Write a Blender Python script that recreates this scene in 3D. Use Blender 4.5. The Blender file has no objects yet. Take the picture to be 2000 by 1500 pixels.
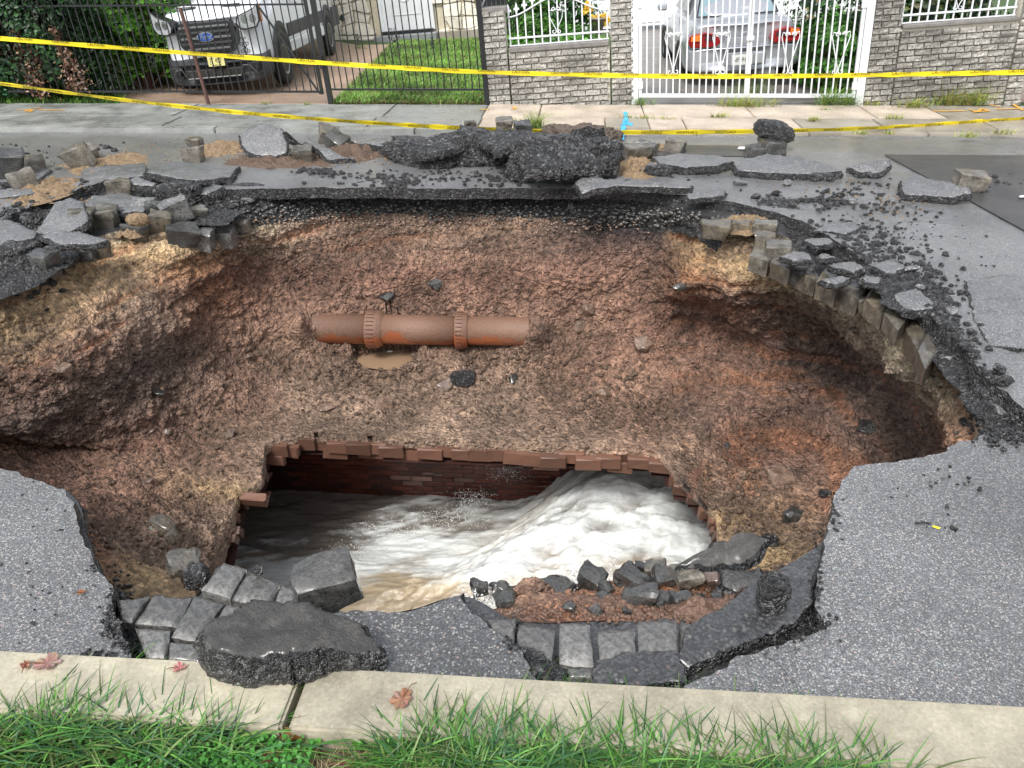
import bpy, bmesh, math, random
import numpy as np
from mathutils import Vector, Matrix, noise
from mathutils.geometry import delaunay_2d_cdt

random.seed(7)
rad = math.radians
SC = bpy.context.scene
COL = SC.collection

# ---------------------------------------------------------------- camera
F = 1560.0                      # focal length in pixels of a 2000 px wide frame
CAM_H = 2.0
PITCH, YAW, ROLL = rad(29.26), rad(4.83), rad(0.75)
heading = Vector((-math.sin(YAW), math.cos(YAW), 0))
r0 = Vector((math.cos(YAW), math.sin(YAW), 0))
fwd = heading * math.cos(PITCH) + Vector((0, 0, -math.sin(PITCH)))
up0 = r0.cross(fwd)
cright = r0 * math.cos(ROLL) - up0 * math.sin(ROLL)
cup = up0 * math.cos(ROLL) + r0 * math.sin(ROLL)
CPOS = Vector((0, 0, CAM_H))
camd = bpy.data.cameras.new('camera')
camd.sensor_fit = 'HORIZONTAL'; camd.sensor_width = 36.0
camd.lens = 36.0 * F / 2000.0
camd.clip_start = 0.05; camd.clip_end = 400
cam = bpy.data.objects.new('camera', camd)
Rm = Matrix((cright, cup, -fwd)).transposed()
cam.matrix_world = Matrix.Translation(CPOS) @ Rm.to_4x4()
COL.objects.link(cam); SC.camera = cam

# ---------------------------------------------------------------- light
W = bpy.data.worlds.new('World'); SC.world = W; W.use_nodes = True
wn = W.node_tree
wn.nodes.clear()
sky = wn.nodes.new('ShaderNodeTexSky'); sky.sky_type = 'NISHITA'; sky.sun_disc = False
SUN_EL, SUN_ROT = rad(52), rad(200)
sky.sun_elevation = SUN_EL; sky.sun_rotation = SUN_ROT
sky.air_density = 1.0; sky.dust_density = 3.0; sky.ozone_density = 1.0
hs = wn.nodes.new('ShaderNodeHueSaturation'); hs.inputs['Saturation'].default_value = 0.28
bg = wn.nodes.new('ShaderNodeBackground'); bg.inputs['Strength'].default_value = 0.15
wo = wn.nodes.new('ShaderNodeOutputWorld')
wn.links.new(sky.outputs[0], hs.inputs['Color']); wn.links.new(hs.outputs[0], bg.inputs['Color'])
wn.links.new(bg.outputs[0], wo.inputs['Surface'])
sund = bpy.data.lights.new('sun', 'SUN'); sund.energy = 1.5; sund.angle = rad(14); sund.color = (1.0, 0.97, 0.92)
sun = bpy.data.objects.new('sun', sund); COL.objects.link(sun)
# sky sun_rotation 0 = +Y, clockwise seen from above
sdir = Vector((math.sin(SUN_ROT) * math.cos(SUN_EL), math.cos(SUN_ROT) * math.cos(SUN_EL), math.sin(SUN_EL)))
sun.rotation_euler = sdir.to_track_quat('Z', 'Y').to_euler()
SC.view_settings.view_transform = 'Standard'; SC.view_settings.look = 'None'
SC.view_settings.gamma = 1.0; SC.view_settings.use_curve_mapping = False
SC.view_settings.exposure = 0.88
SC.cycles.max_bounces = 5; SC.cycles.diffuse_bounces = 3; SC.cycles.glossy_bounces = 3
SC.cycles.transmission_bounces = 4; SC.cycles.transparent_max_bounces = 8
SC.cycles.use_denoising = True
SC.cycles.sample_clamp_indirect = 6.0

# ---------------------------------------------------------------- pixel helpers (full 2000x1500 frame)
def ray(u, v):
    return (cright * ((u - 1000) / F) - cup * ((v - 750) / F) + fwd)
def at(u, v, z=0.0):
    d = ray(u, v); t = (z - CAM_H) / d.z
    return CPOS + d * t
def at_y(u, v, y):
    d = ray(u, v); return CPOS + d * (y / d.y)
def ppm(p):                                  # pixels per metre at a point
    return F / (Vector(p) - CPOS).dot(fwd)
# true vertical of the place: the street runs slightly downhill to the right
g = cright * (250 / F) - cup * (2820 / F) + fwd
UP = -g.normalized()
HX = (Vector((1, 0, 0)) - UP * UP.x).normalized()
HY = UP.cross(HX)
UMAT = Matrix((HX, HY, UP)).transposed().to_4x4()
SL = UP.x / HX.x                              # local height gained per metre along the street
def uframe(p, rz=0.0):
    return Matrix.Translation(Vector(p)) @ UMAT @ Matrix.Rotation(rz, 4, 'Z')

# ---------------------------------------------------------------- object helpers
def props(o, label=None, cat=None, group=None, kind=None):
    if label: o['label'] = label
    if cat: o['category'] = cat
    if group: o['group'] = group
    if kind: o['kind'] = kind
    return o
def empty(name, mat=None, label=None, cat=None, group=None, kind=None):
    o = bpy.data.objects.new(name, None); COL.objects.link(o)
    o.empty_display_size = 0.1
    if mat is not None: o.matrix_world = mat
    return props(o, label, cat, group, kind)
def link(name, me, parent=None, loc=None, rot=None, **k):
    o = bpy.data.objects.new(name, me); COL.objects.link(o)
    if parent is not None: o.parent = parent
    if loc is not None: o.location = loc
    if rot is not None: o.rotation_euler = rot
    return props(o, **k)

class MB:
    """collects vertices and faces, builds one mesh"""
    def __init__(s): s.v = []; s.f = []; s.mi = []; s.c = None
    def add(s, vs, fs, mi=0):
        n = len(s.v); s.v += [tuple(p) for p in vs]
        s.f += [tuple(i + n for i in f) for f in fs]; s.mi += [mi] * len(fs); return s
    def box(s, c, d, rz=0, mi=0, tap=1.0, M=None):
        vs = []
        for z in (-1, 1):
            t = tap if z > 0 else 1
            for x, y in ((-1, -1), (1, -1), (1, 1), (-1, 1)):
                px, py = x * d[0] / 2 * t, y * d[1] / 2 * t
                vs.append((c[0] + px * math.cos(rz) - py * math.sin(rz), c[1] + px * math.sin(rz) + py * math.cos(rz), c[2] + z * d[2] / 2))
        if M: vs = [M @ Vector(p) for p in vs]
        return s.add(vs, [(3, 2, 1, 0), (4, 5, 6, 7), (0, 1, 5, 4), (1, 2, 6, 5), (2, 3, 7, 6), (3, 0, 4, 7)], mi)
    def tube(s, pts, r, n=6, mi=0, cap=True, rr=None):
        pts = [Vector(p) for p in pts]; rings = []; m = len(pts)
        prev = None
        for i, p in enumerate(pts):
            t = (pts[min(i + 1, m - 1)] - pts[max(i - 1, 0)]).normalized()
            a = prev if prev is not None else (Vector((0, 0, 1)) if abs(t.z) < .9 else Vector((1, 0, 0)))
            b = t.cross(a).normalized(); a = b.cross(t).normalized(); prev = a
            ri = rr[i] if rr else r
            rings.append([p + (a * math.cos(2 * math.pi * (k + .5) / n) + b * math.sin(2 * math.pi * (k + .5) / n)) * ri for k in range(n)])
        vs = [q for rg in rings for q in rg]
        fs = [(i * n + k, i * n + (k + 1) % n, (i + 1) * n + (k + 1) % n, (i + 1) * n + k) for i in range(m - 1) for k in range(n)]
        if cap: fs += [tuple(range(n - 1, -1, -1)), tuple((m - 1) * n + k for k in range(n))]
        return s.add(vs, fs, mi)
    def poly(s, pts, y0, y1, mi=0):           # xz outline extruded along y
        n = len(pts)
        vs = [(p[0], y0, p[1]) for p in pts] + [(p[0], y1, p[1]) for p in pts]
        fs = [tuple(range(n)), tuple(range(2 * n - 1, n - 1, -1))] + [(i, i + n, (i + 1) % n + n, (i + 1) % n) for i in range(n)]
        return s.add(vs, fs, mi)
    def mesh(s, name, *mats, smooth=False):
        me = bpy.data.meshes.new(name); me.from_pydata(s.v, [], s.f)
        for m in mats: me.materials.append(m)
        if len(mats) > 1: me.polygons.foreach_set('material_index', s.mi)
        if s.c is not None: setcol(me, s.c)
        if smooth: me.polygons.foreach_set('use_smooth', [True] * len(me.polygons))
        me.update(); return me
    def build(s, name, mats, parent=None, smooth=False, bevel=0, fix=True, **k):
        if not isinstance(mats, (list, tuple)): mats = [mats]
        me = s.mesh(name, *mats, smooth=smooth)
        if fix or bevel:
            b = bmesh.new(); b.from_mesh(me)
            if fix: bmesh.ops.recalc_face_normals(b, faces=b.faces)
            if bevel: bmesh.ops.bevel(b, geom=b.edges[:], offset=bevel, segments=1, affect='EDGES', clamp_overlap=True)
            b.to_mesh(me); b.free()
        return link(name, me, parent, **k)
def setcol(me, cols):
    a = me.color_attributes.new('Col', 'FLOAT_COLOR', 'POINT')
    c = np.ones((len(me.vertices), 4), dtype=np.float32); c[:, :3] = np.asarray(cols, dtype=np.float32)[:, :3]
    a.data.foreach_set('color', c.ravel())
def npmesh(name, V, Fq, mats, cols=None, smooth=True):
    """V (n,3), Fq (m,3|4) int arrays"""
    V = np.asarray(V, dtype=np.float32); Fq = np.asarray(Fq, dtype=np.int32); k = Fq.shape[1]
    me = bpy.data.meshes.new(name)
    me.vertices.add(len(V)); me.vertices.foreach_set('co', V.ravel())
    me.loops.add(Fq.size); me.loops.foreach_set('vertex_index', Fq.ravel())
    me.polygons.add(len(Fq)); me.polygons.foreach_set('loop_start', np.arange(0, Fq.size, k, dtype=np.int32))
    me.update(calc_edges=True)
    if smooth: me.polygons.foreach_set('use_smooth', np.ones(len(Fq), dtype=bool))
    for m in (mats if isinstance(mats, (list, tuple)) else [mats]): me.materials.append(m)
    if cols is not None: setcol(me, cols)
    return me
def fbm(p, oc=5, H=0.9, lac=2.1):
    return noise.fractal(Vector(p), H, lac, oc, noise_basis='PERLIN_ORIGINAL')

# ---------------------------------------------------------------- materials
def lin(c):  # allow grey as float
    return (c, c, c, 1) if isinstance(c, (int, float)) else (*c[:3], 1)
class NT:
    def __init__(s, name):
        s.m = bpy.data.materials.new(name); s.m.use_nodes = True; s.t = s.m.node_tree
        s.b = s.t.nodes['Principled BSDF']; s.out = s.t.nodes['Material Output']
    def n(s, ty, **k):
        nd = s.t.nodes.new(ty)
        for a, b in k.items():
            if a in nd.inputs.keys(): s.put(nd.inputs[a], b)
            else: setattr(nd, a, b)
        return nd
    def put(s, inp, v):
        if isinstance(v, bpy.types.NodeSocket): s.t.links.new(v, inp)
        elif hasattr(inp.default_value, '__len__') and isinstance(v, (int, float)): inp.default_value = lin(v) if len(inp.default_value) == 4 else (v,) * 3
        elif hasattr(inp.default_value, '__len__') and len(inp.default_value) == 4: inp.default_value = lin(v)
        else: inp.default_value = v
    def coord(s, kind='Object'):
        if kind == 'World': return s.n('ShaderNodeNewGeometry').outputs['Position']
        return s.n('ShaderNodeTexCoord').outputs[kind]
    def noise(s, sc, det=4, co=None, rough=.55, dist=0):
        nd = s.n('ShaderNodeTexNoise'); nd.inputs['Scale'].default_value = sc; nd.inputs['Detail'].default_value = det
        nd.inputs['Roughness'].default_value = rough; nd.inputs['Distortion'].default_value = dist
        if co is not None: s.put(nd.inputs['Vector'], co)
        return nd
    def vor(s, sc, co=None, feature='F1'):
        nd = s.n('ShaderNodeTexVoronoi'); nd.feature = feature; nd.inputs['Scale'].default_value = sc
        if co is not None: s.put(nd.inputs['Vector'], co)
        return nd
    def ramp(s, fac, stops, interp='LINEAR'):
        nd = s.n('ShaderNodeValToRGB'); cr = nd.color_ramp; cr.interpolation = interp
        while len(cr.elements) < len(stops): cr.elements.new(0.5)
        for e, (p, c) in zip(cr.elements, stops): e.position = p; e.color = lin(c)
        s.put(nd.inputs[0], fac); return nd.outputs[0]
    def mix(s, f, a, b, mode='MIX'):
        nd = s.n('ShaderNodeMix'); nd.data_type = 'RGBA'; nd.blend_type = mode
        s.put(nd.inputs[0], f); s.put(nd.inputs[6], a); s.put(nd.inputs[7], b); return nd.outputs[2]
    def math(s, op, a, b=0.0, clamp=False):
        nd = s.n('ShaderNodeMath'); nd.operation = op; nd.use_clamp = clamp
        s.put(nd.inputs[0], a); s.put(nd.inputs[1], b); return nd.outputs[0]
    def bump(s, h, st=.5, dist=.01, nrm=None):
        nd = s.n('ShaderNodeBump'); nd.inputs['Strength'].default_value = st; nd.inputs['Distance'].default_value = dist
        s.put(nd.inputs['Height'], h)
        if nrm is not None: s.put(nd.inputs['Normal'], nrm)
        return nd.outputs[0]
    def fin(s, col=None, rough=None, normal=None, **k):
        if col is not None: s.put(s.b.inputs['Base Color'], col)
        if rough is not None: s.put(s.b.inputs['Roughness'], rough)
        if normal is not None: s.put(s.b.inputs['Normal'], normal)
        for a, v in k.items(): s.put(s.b.inputs[a.replace('_', ' ')], v)
        return s.m
    def attr(s, name='Col'):
        nd = s.n('ShaderNodeAttribute'); nd.attribute_name = name; return nd.outputs['Color']

def simple(name, col, rough=.5, ns=0, amt=.25, bst=0, bsc=60, bd=.004, metallic=0, kind='Object', **k):
    t = NT(name); co = t.coord(kind)
    c = col
    if ns:
        n = t.noise(ns, 5, co)
        c = t.mix(t.math('MULTIPLY', n.outputs[0], 1.0), tuple(x * (1 - amt) for x in lin(col)[:3]), tuple(min(1, x * (1 + amt)) for x in lin(col)[:3]))
    nr = None
    if bst: nr = t.bump(t.noise(bsc, 5, co).outputs[0], bst, bd)
    return t.fin(c, rough, nr, Metallic=metallic, **k)

def asphalt_mat(name, base, pebble, share, sc=95, wet=.3, kind='World', tint=(.98, 1.0, 1.03), bst=.6, film=.55):
    t = NT(name); co = t.coord(kind)
    v = t.vor(sc, co); v2 = t.vor(sc * 2.3, co)
    sep = t.n('ShaderNodeSeparateColor'); t.put(sep.inputs[0], v.outputs['Color'])
    sep2 = t.n('ShaderNodeSeparateColor'); t.put(sep2.inputs[0], v2.outputs['Color'])
    b = tuple(base * x for x in tint)
    dark = t.ramp(sep2.outputs[0], [(0, tuple(x * .45 for x in b)), (.6, b), (1, tuple(x * 1.9 for x in b))])
    peb = t.ramp(sep.outputs[1], [(0, (pebble * .5,) * 3), (.6, (pebble * .95, pebble, pebble * 1.02)), (.93, (pebble * 1.25, pebble * 1.15, pebble)), (1, (pebble * 1.1, pebble * .8, pebble * .7))])
    f = t.ramp(sep.outputs[0], [(1 - share - .02, 0), (1 - share, 1)])
    f = t.math('MULTIPLY', f, t.ramp(v.outputs['Distance'], [(.38, 1), (.5, 0)]))
    c = t.mix(f, dark, peb)
    big = t.noise(1.3, 4, co)
    c = t.mix(.75, c, t.ramp(big.outputs[0], [(.3, .62), (.7, 1.25)]), 'MULTIPLY')
    n7 = t.noise(1.7, 4, co, rough=.7)
    if kind == 'World':
        wv = t.n('ShaderNodeVectorMath'); wv.operation = 'MULTIPLY_ADD'; t.put(wv.inputs[0], n7.outputs['Color']); wv.inputs[1].default_value = (.55, .55, 0); t.put(wv.inputs[2], co)
        ck = t.vor(.8, wv.outputs[0], 'DISTANCE_TO_EDGE')
        cm = t.math('MULTIPLY', t.ramp(ck.outputs['Distance'], [(.0, 1), (.006, 0)]), t.ramp(t.noise(.55, 2, co).outputs[0], [(.5, 0), (.56, .85)]))
        c = t.mix(cm, c, (.012, .012, .012))
    r = t.ramp(t.noise(2.2, 5, co).outputs[0], [(.35, wet), (.7, wet + .28)])
    h = t.math('ADD', t.math('MULTIPLY', v.outputs['Distance'], -1.0), t.math('MULTIPLY', t.noise(sc * 3, 2, co).outputs[0], .6))
    return t.fin(c, r, t.bump(h, bst, .004), Specular_IOR_Level=.6, Coat_Weight=film, Coat_Roughness=.28)

M = {}
M['asphalt'] = asphalt_mat('wet_asphalt', .125, .34, .42, sc=125)
M['asphalt_new'] = asphalt_mat('new_asphalt', .035, .09, .15, wet=.32, film=.3)
M['base'] = asphalt_mat('asphalt_base', .045, .11, .12, sc=60, wet=.18, bst=.8, film=.8)
M['slab_top'] = asphalt_mat('slab_top', .11, .30, .3, kind='Object', film=.7)
def tar_mat(name, sc, lo, mid, hi, r0=.2):
    t = NT(name); co = t.coord('World')
    v = t.vor(sc, co); v2 = t.vor(sc * 2.6, co)
    sp = t.n('ShaderNodeSeparateColor'); t.put(sp.inputs[0], v.outputs['Color'])
    c = t.ramp(sp.outputs[0], [(0, lo), (.5, (mid, mid * 1.03, mid * 1.12)), (.78, (mid * 2.2, mid * 2.25, mid * 2.4)), (1, hi)])
    c = t.mix(.8, c, t.ramp(t.noise(9, 4, co).outputs[0], [(.35, .5), (.7, 1.5)]), 'MULTIPLY')
    h = t.math('ADD', t.math('MULTIPLY', v.outputs['Distance'], -1.0), t.math('MULTIPLY', v2.outputs['Distance'], -.5))
    h = t.math('ADD', h, sp.outputs[2])
    return t.fin(c, t.ramp(sp.outputs[1], [(0, r0), (1, .5)]), t.bump(h, 1.0, 1.1 / sc), Specular_IOR_Level=.9)
M['tar'] = tar_mat('tar_aggregate', 62, .006, .014, .12)
M['tar_pale'] = tar_mat('pale_tar_aggregate', 44, .007, .024, .15)
def stone_mat(name, c1, c2, wet=.35, sc=9, film=.6):
    t = NT(name); co = t.coord('Object')
    oi = t.n('ShaderNodeObjectInfo')
    n = t.noise(sc, 6, co); n2 = t.noise(sc * 9, 4, co, rough=.7)
    c = t.ramp(n.outputs[0], [(.3, c1), (.7, c2)])
    c = t.mix(.85, c, t.ramp(n2.outputs[0], [(.33, .35), (.67, 1.65)]), 'MULTIPLY')
    n3 = t.noise(sc * .6, 3, co, dist=1.5); c = t.mix(.7, c, t.ramp(n3.outputs[0], [(.38, .45), (.6, 1.2)]), 'MULTIPLY')
    c = t.mix(1.0, c, t.ramp(oi.outputs['Random'], [(0, .6), (1, 1.2)]), 'MULTIPLY')
    h = t.math('ADD', n2.outputs[0], t.math('MULTIPLY', n.outputs[0], 2))
    return t.fin(c, t.ramp(n2.outputs[0], [(.3, wet), (.7, wet + .3)]), t.bump(h, .7, .012), Specular_IOR_Level=.6, Coat_Weight=min(1, film * 1.5), Coat_Roughness=.16)
M['granite'] = stone_mat('granite_sett', (.08, .074, .062), (.20, .178, .14))
M['granite_wet'] = stone_mat('wet_granite_sett', (.035, .036, .036), (.075, .073, .066), .18)
M['granite_set'] = stone_mat('laid_granite_sett', (.13, .13, .13), (.22, .215, .20), .16, 5)
M['granite_sandy'] = stone_mat('sandy_granite_sett', (.07, .064, .054), (.18, .145, .095), .4)
M['brown_stone'] = stone_mat('brown_stone', (.08, .055, .045), (.16, .11, .085), .4)

# soil: colour by layer comes from the vertex colours, grain from noise
t = NT('wet_soil'); co = t.coord('World')
v3 = t.vor(30, co)
a = t.attr()
n1 = t.noise(20, 6, co, rough=.7); v = t.vor(55, co); n3 = t.noise(120, 3, co, rough=.7); vb = t.vor(21, co)
n4 = t.noise(6, 5, co, rough=.6)
c = t.mix(.9, a, t.ramp(n1.outputs[0], [(.36, .30), (.52, 1.0), (.68, 1.85)]), 'MULTIPLY')
c = t.mix(.7, c, t.ramp(n3.outputs[0], [(.34, .45), (.66, 1.6)]), 'MULTIPLY')
c = t.mix(.7, c, t.ramp(n4.outputs[0], [(.35, (.72, .69, .67)), (.65, (1.25, 1.18, 1.12))]), 'MULTIPLY')
sp = t.n('ShaderNodeSeparateColor'); t.put(sp.inputs[0], v.outputs['Color'])
c = t.mix(t.math('MULTIPLY', t.ramp(sp.outputs[0], [(.9, 0), (.93, 1)]), .35), c, (.30, .22, .17))
h = t.math('ADD', t.math('MULTIPLY', v.outputs['Distance'], -.7), t.math('ADD', t.math('MULTIPLY', n1.outputs[0], 1.6), t.math('MULTIPLY', n3.outputs[0], .25)))
h = t.math('ADD', h, t.math('MULTIPLY', v3.outputs['Distance'], -1.2))
M['soil'] = t.fin(c, t.ramp(n1.outputs[0], [(.3, .35), (.7, .58)]), t.bump(h, 1.0, .036), Specular_IOR_Level=.6)

def concrete_mat(name, col, speck=0, rough=.45, sc=3.0, crack=False):
    t = NT(name); co = t.coord('World')
    n = t.noise(sc, 6, co, rough=.6); n2 = t.noise(90, 3, co)
    oi = t.n('ShaderNodeObjectInfo')
    c = t.ramp(n.outputs[0], [(.3, tuple(x * .64 for x in col)), (.7, tuple(x * 1.15 for x in col))])
    c = t.mix(.4, c, t.ramp(n2.outputs[0], [(.3, .7), (.7, 1.3)]), 'MULTIPLY')
    c = t.mix(1.0, c, t.ramp(oi.outputs['Random'], [(0, .86), (1, 1.08)]), 'MULTIPLY')
    if speck:
        v = t.vor(110, co); sp = t.n('ShaderNodeSeparateColor'); t.put(sp.inputs[0], v.outputs['Color'])
        c = t.mix(t.math('MULTIPLY', t.ramp(sp.outputs[0], [(.55, 0), (.6, 1)]), speck), c, t.ramp(sp.outputs[1], [(0, (.2, .12, .1)), (.5, (.5, .42, .35)), (1, (.7, .62, .5))]))
    return t.fin(c, t.ramp(n.outputs[0], [(.35, rough - .12), (.65, rough + .15)]), t.bump(n2.outputs[0], .35, .003))
M['kerb'] = concrete_mat('kerb_concrete', (.40, .37, .28), .12, .55, 6)
M['pave_grey'] = concrete_mat('smooth_pavement', (.27, .28, .265), 0, .3)
M['pave_pink'] = concrete_mat('aggregate_pavement', (.50, .43, .35), .5, .5)
M['pave_tan'] = concrete_mat('worn_pavement', (.33, .30, .25), .1, .4)
M['drive'] = concrete_mat('gravelly_driveway', (.32, .215, .15), .5, .5, 1.2)
M['drive_grey'] = concrete_mat('grey_driveway', (.20, .19, .18), .1, .4)
M['white'] = simple('white_paint', (.66, .68, .70), .35, 8, .05)
M['white_wall'] = simple('white_wall', (.66, .68, .70), .5, 4, .06)
M['black'] = simple('black_paint', (.012, .013, .015), .35, 12, .3)
M['rust'] = simple('rusty_metal', (.09, .045, .035), .6, 20, .5)
M['brick_grey'] = None
t = NT('split_face_brick'); co = t.coord('World'); oi = t.n('ShaderNodeObjectInfo')
n = t.noise(42, 5, co, rough=.75); n2 = t.noise(2.2, 4, co)
c = t.ramp(n.outputs[0], [(.36, (.12, .115, .105)), (.5, (.36, .345, .315)), (.68, (.56, .54, .49))])
c = t.mix(.85, c, t.ramp(n2.outputs[0], [(.35, .42), (.62, 1.15)]), 'MULTIPLY')
c = t.mix(1.0, c, t.ramp(oi.outputs['Random'], [(0, .75), (1, 1.1)]), 'MULTIPLY')
M['brick_grey'] = t.fin(c, .7, t.bump(n.outputs[0], 1.0, .012))
M['mortar'] = simple('mortar', (.66, .61, .50), .8, 30, .2, .4)
M['cap'] = simple('wall_cap_stone', (.17, .16, .15), .6, 14, .5, .5)
def redbrick(name, c1, c2, rough):
    t = NT(name); co = t.coord('World'); oi = t.n('ShaderNodeObjectInfo')
    n = t.noise(30, 5, co, rough=.7)
    c = t.mix(n.outputs[0], c1, c2)
    c = t.mix(1.0, c, t.ramp(oi.outputs['Random'], [(0, .55), (1, 1.3)]), 'MULTIPLY')
    return t.fin(c, rough, t.bump(n.outputs[0], .6, .006))
M['redbrick'] = redbrick('sewer_brick', (.10, .024, .017), (.17, .048, .030), .22)
M['redbrick_muddy'] = redbrick('muddy_brick', (.11, .078, .055), (.17, .062, .038), .5)
M['redbrick_pale'] = redbrick('limed_brick', (.17, .04, .028), (.38, .27, .24), .3)
M['dark_mortar'] = simple('dark_mortar', (.05, .022, .018), .4, 30, .3, .4)
M['clay_pipe'] = None
t = NT('clay_pipe_glaze'); co = t.coord('World')
n = t.noise(4, 5, co); n2 = t.noise(60, 4, co, rough=.7)
nz = t.n('ShaderNodeSeparateXYZ'); t.put(nz.inputs[0], t.n('ShaderNodeNewGeometry').outputs['Normal'])
mud = t.math('ADD', t.math('MULTIPLY', nz.outputs[2], .55), t.math('ADD', t.math('MULTIPLY', n.outputs[0], 1.3), t.math('MULTIPLY', n2.outputs[0], .7)))
f = t.ramp(mud, [(.85, 0), (1.25, 1)])
c = t.mix(f, t.mix(n.outputs[0], (.25, .07, .03), (.34, .12, .05)), t.mix(n2.outputs[0], (.13, .07, .045), (.25, .145, .10)))
M['clay_pipe'] = t.fin(c, t.math('ADD', t.math('MULTIPLY', f, .3), .2), t.bump(t.math('MULTIPLY', n2.outputs[0], f), .8, .01))
M['yellow'] = simple('caution_yellow', (.85, .68, .02), .35, 3, .06)
M['ink'] = simple('black_ink', (.015, .014, .01), .5); M['tapeink'] = simple('tape_print', (.10, .085, .015), .5)
M['leafcol'] = None
def leafmat(name, rough=.45, tr=.25):
    t = NT(name); a = t.attr(); t.fin(a, rough, None, Specular_IOR_Level=.4)
    tl = t.n('ShaderNodeBsdfTranslucent'); t.put(tl.inputs['Color'], a)
    mx = t.n('ShaderNodeMixShader'); mx.inputs[0].default_value = tr
    t.t.links.new(t.b.outputs[0], mx.inputs[1]); t.t.links.new(tl.outputs[0], mx.inputs[2]); t.t.links.new(mx.outputs[0], t.out.inputs[0])
    return t.m
M['leaf'] = leafmat('leaf_green')
M['dirt'] = simple('lawn_dirt', (.10, .065, .045), .7, 18, .5, .8, 50, .02, kind='World')
M['sand'] = simple('sandy_crumbs', (.24, .165, .095), .6, 45, .9, 1.0, 70, .02, kind='World')
M['debris'] = simple('debris', (.10, .075, .058), .5, 30, .9, 1.0, 60, .02, kind='World')
M['redgravel'] = simple('red_gravel', (.15, .088, .062), .5, 60, .95, 1.0, 90, .01, kind='World')
# ================================================================ sewer frame
SYC, SZC, SRI, SRO = 5.2, -2.95, 1.25, 1.47
def at_cyl(u, v, R=SRO):
    d = ray(u, v); a = d.y ** 2 + d.z ** 2
    oy, oz = CPOS.y - SYC, CPOS.z - SZC
    b = oy * d.y + oz * d.z; c = oy * oy + oz * oz - R * R
    q = b * b - a * c
    t = (-b - math.sqrt(max(q, 0))) / a
    return CPOS + d * t
def phi_of(p): return math.atan2(p.z - SZC, p.y - SYC)
def cyl(x, ph, R): return Vector((x, SYC + R * math.cos(ph), SZC + R * math.sin(ph)))

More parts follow.
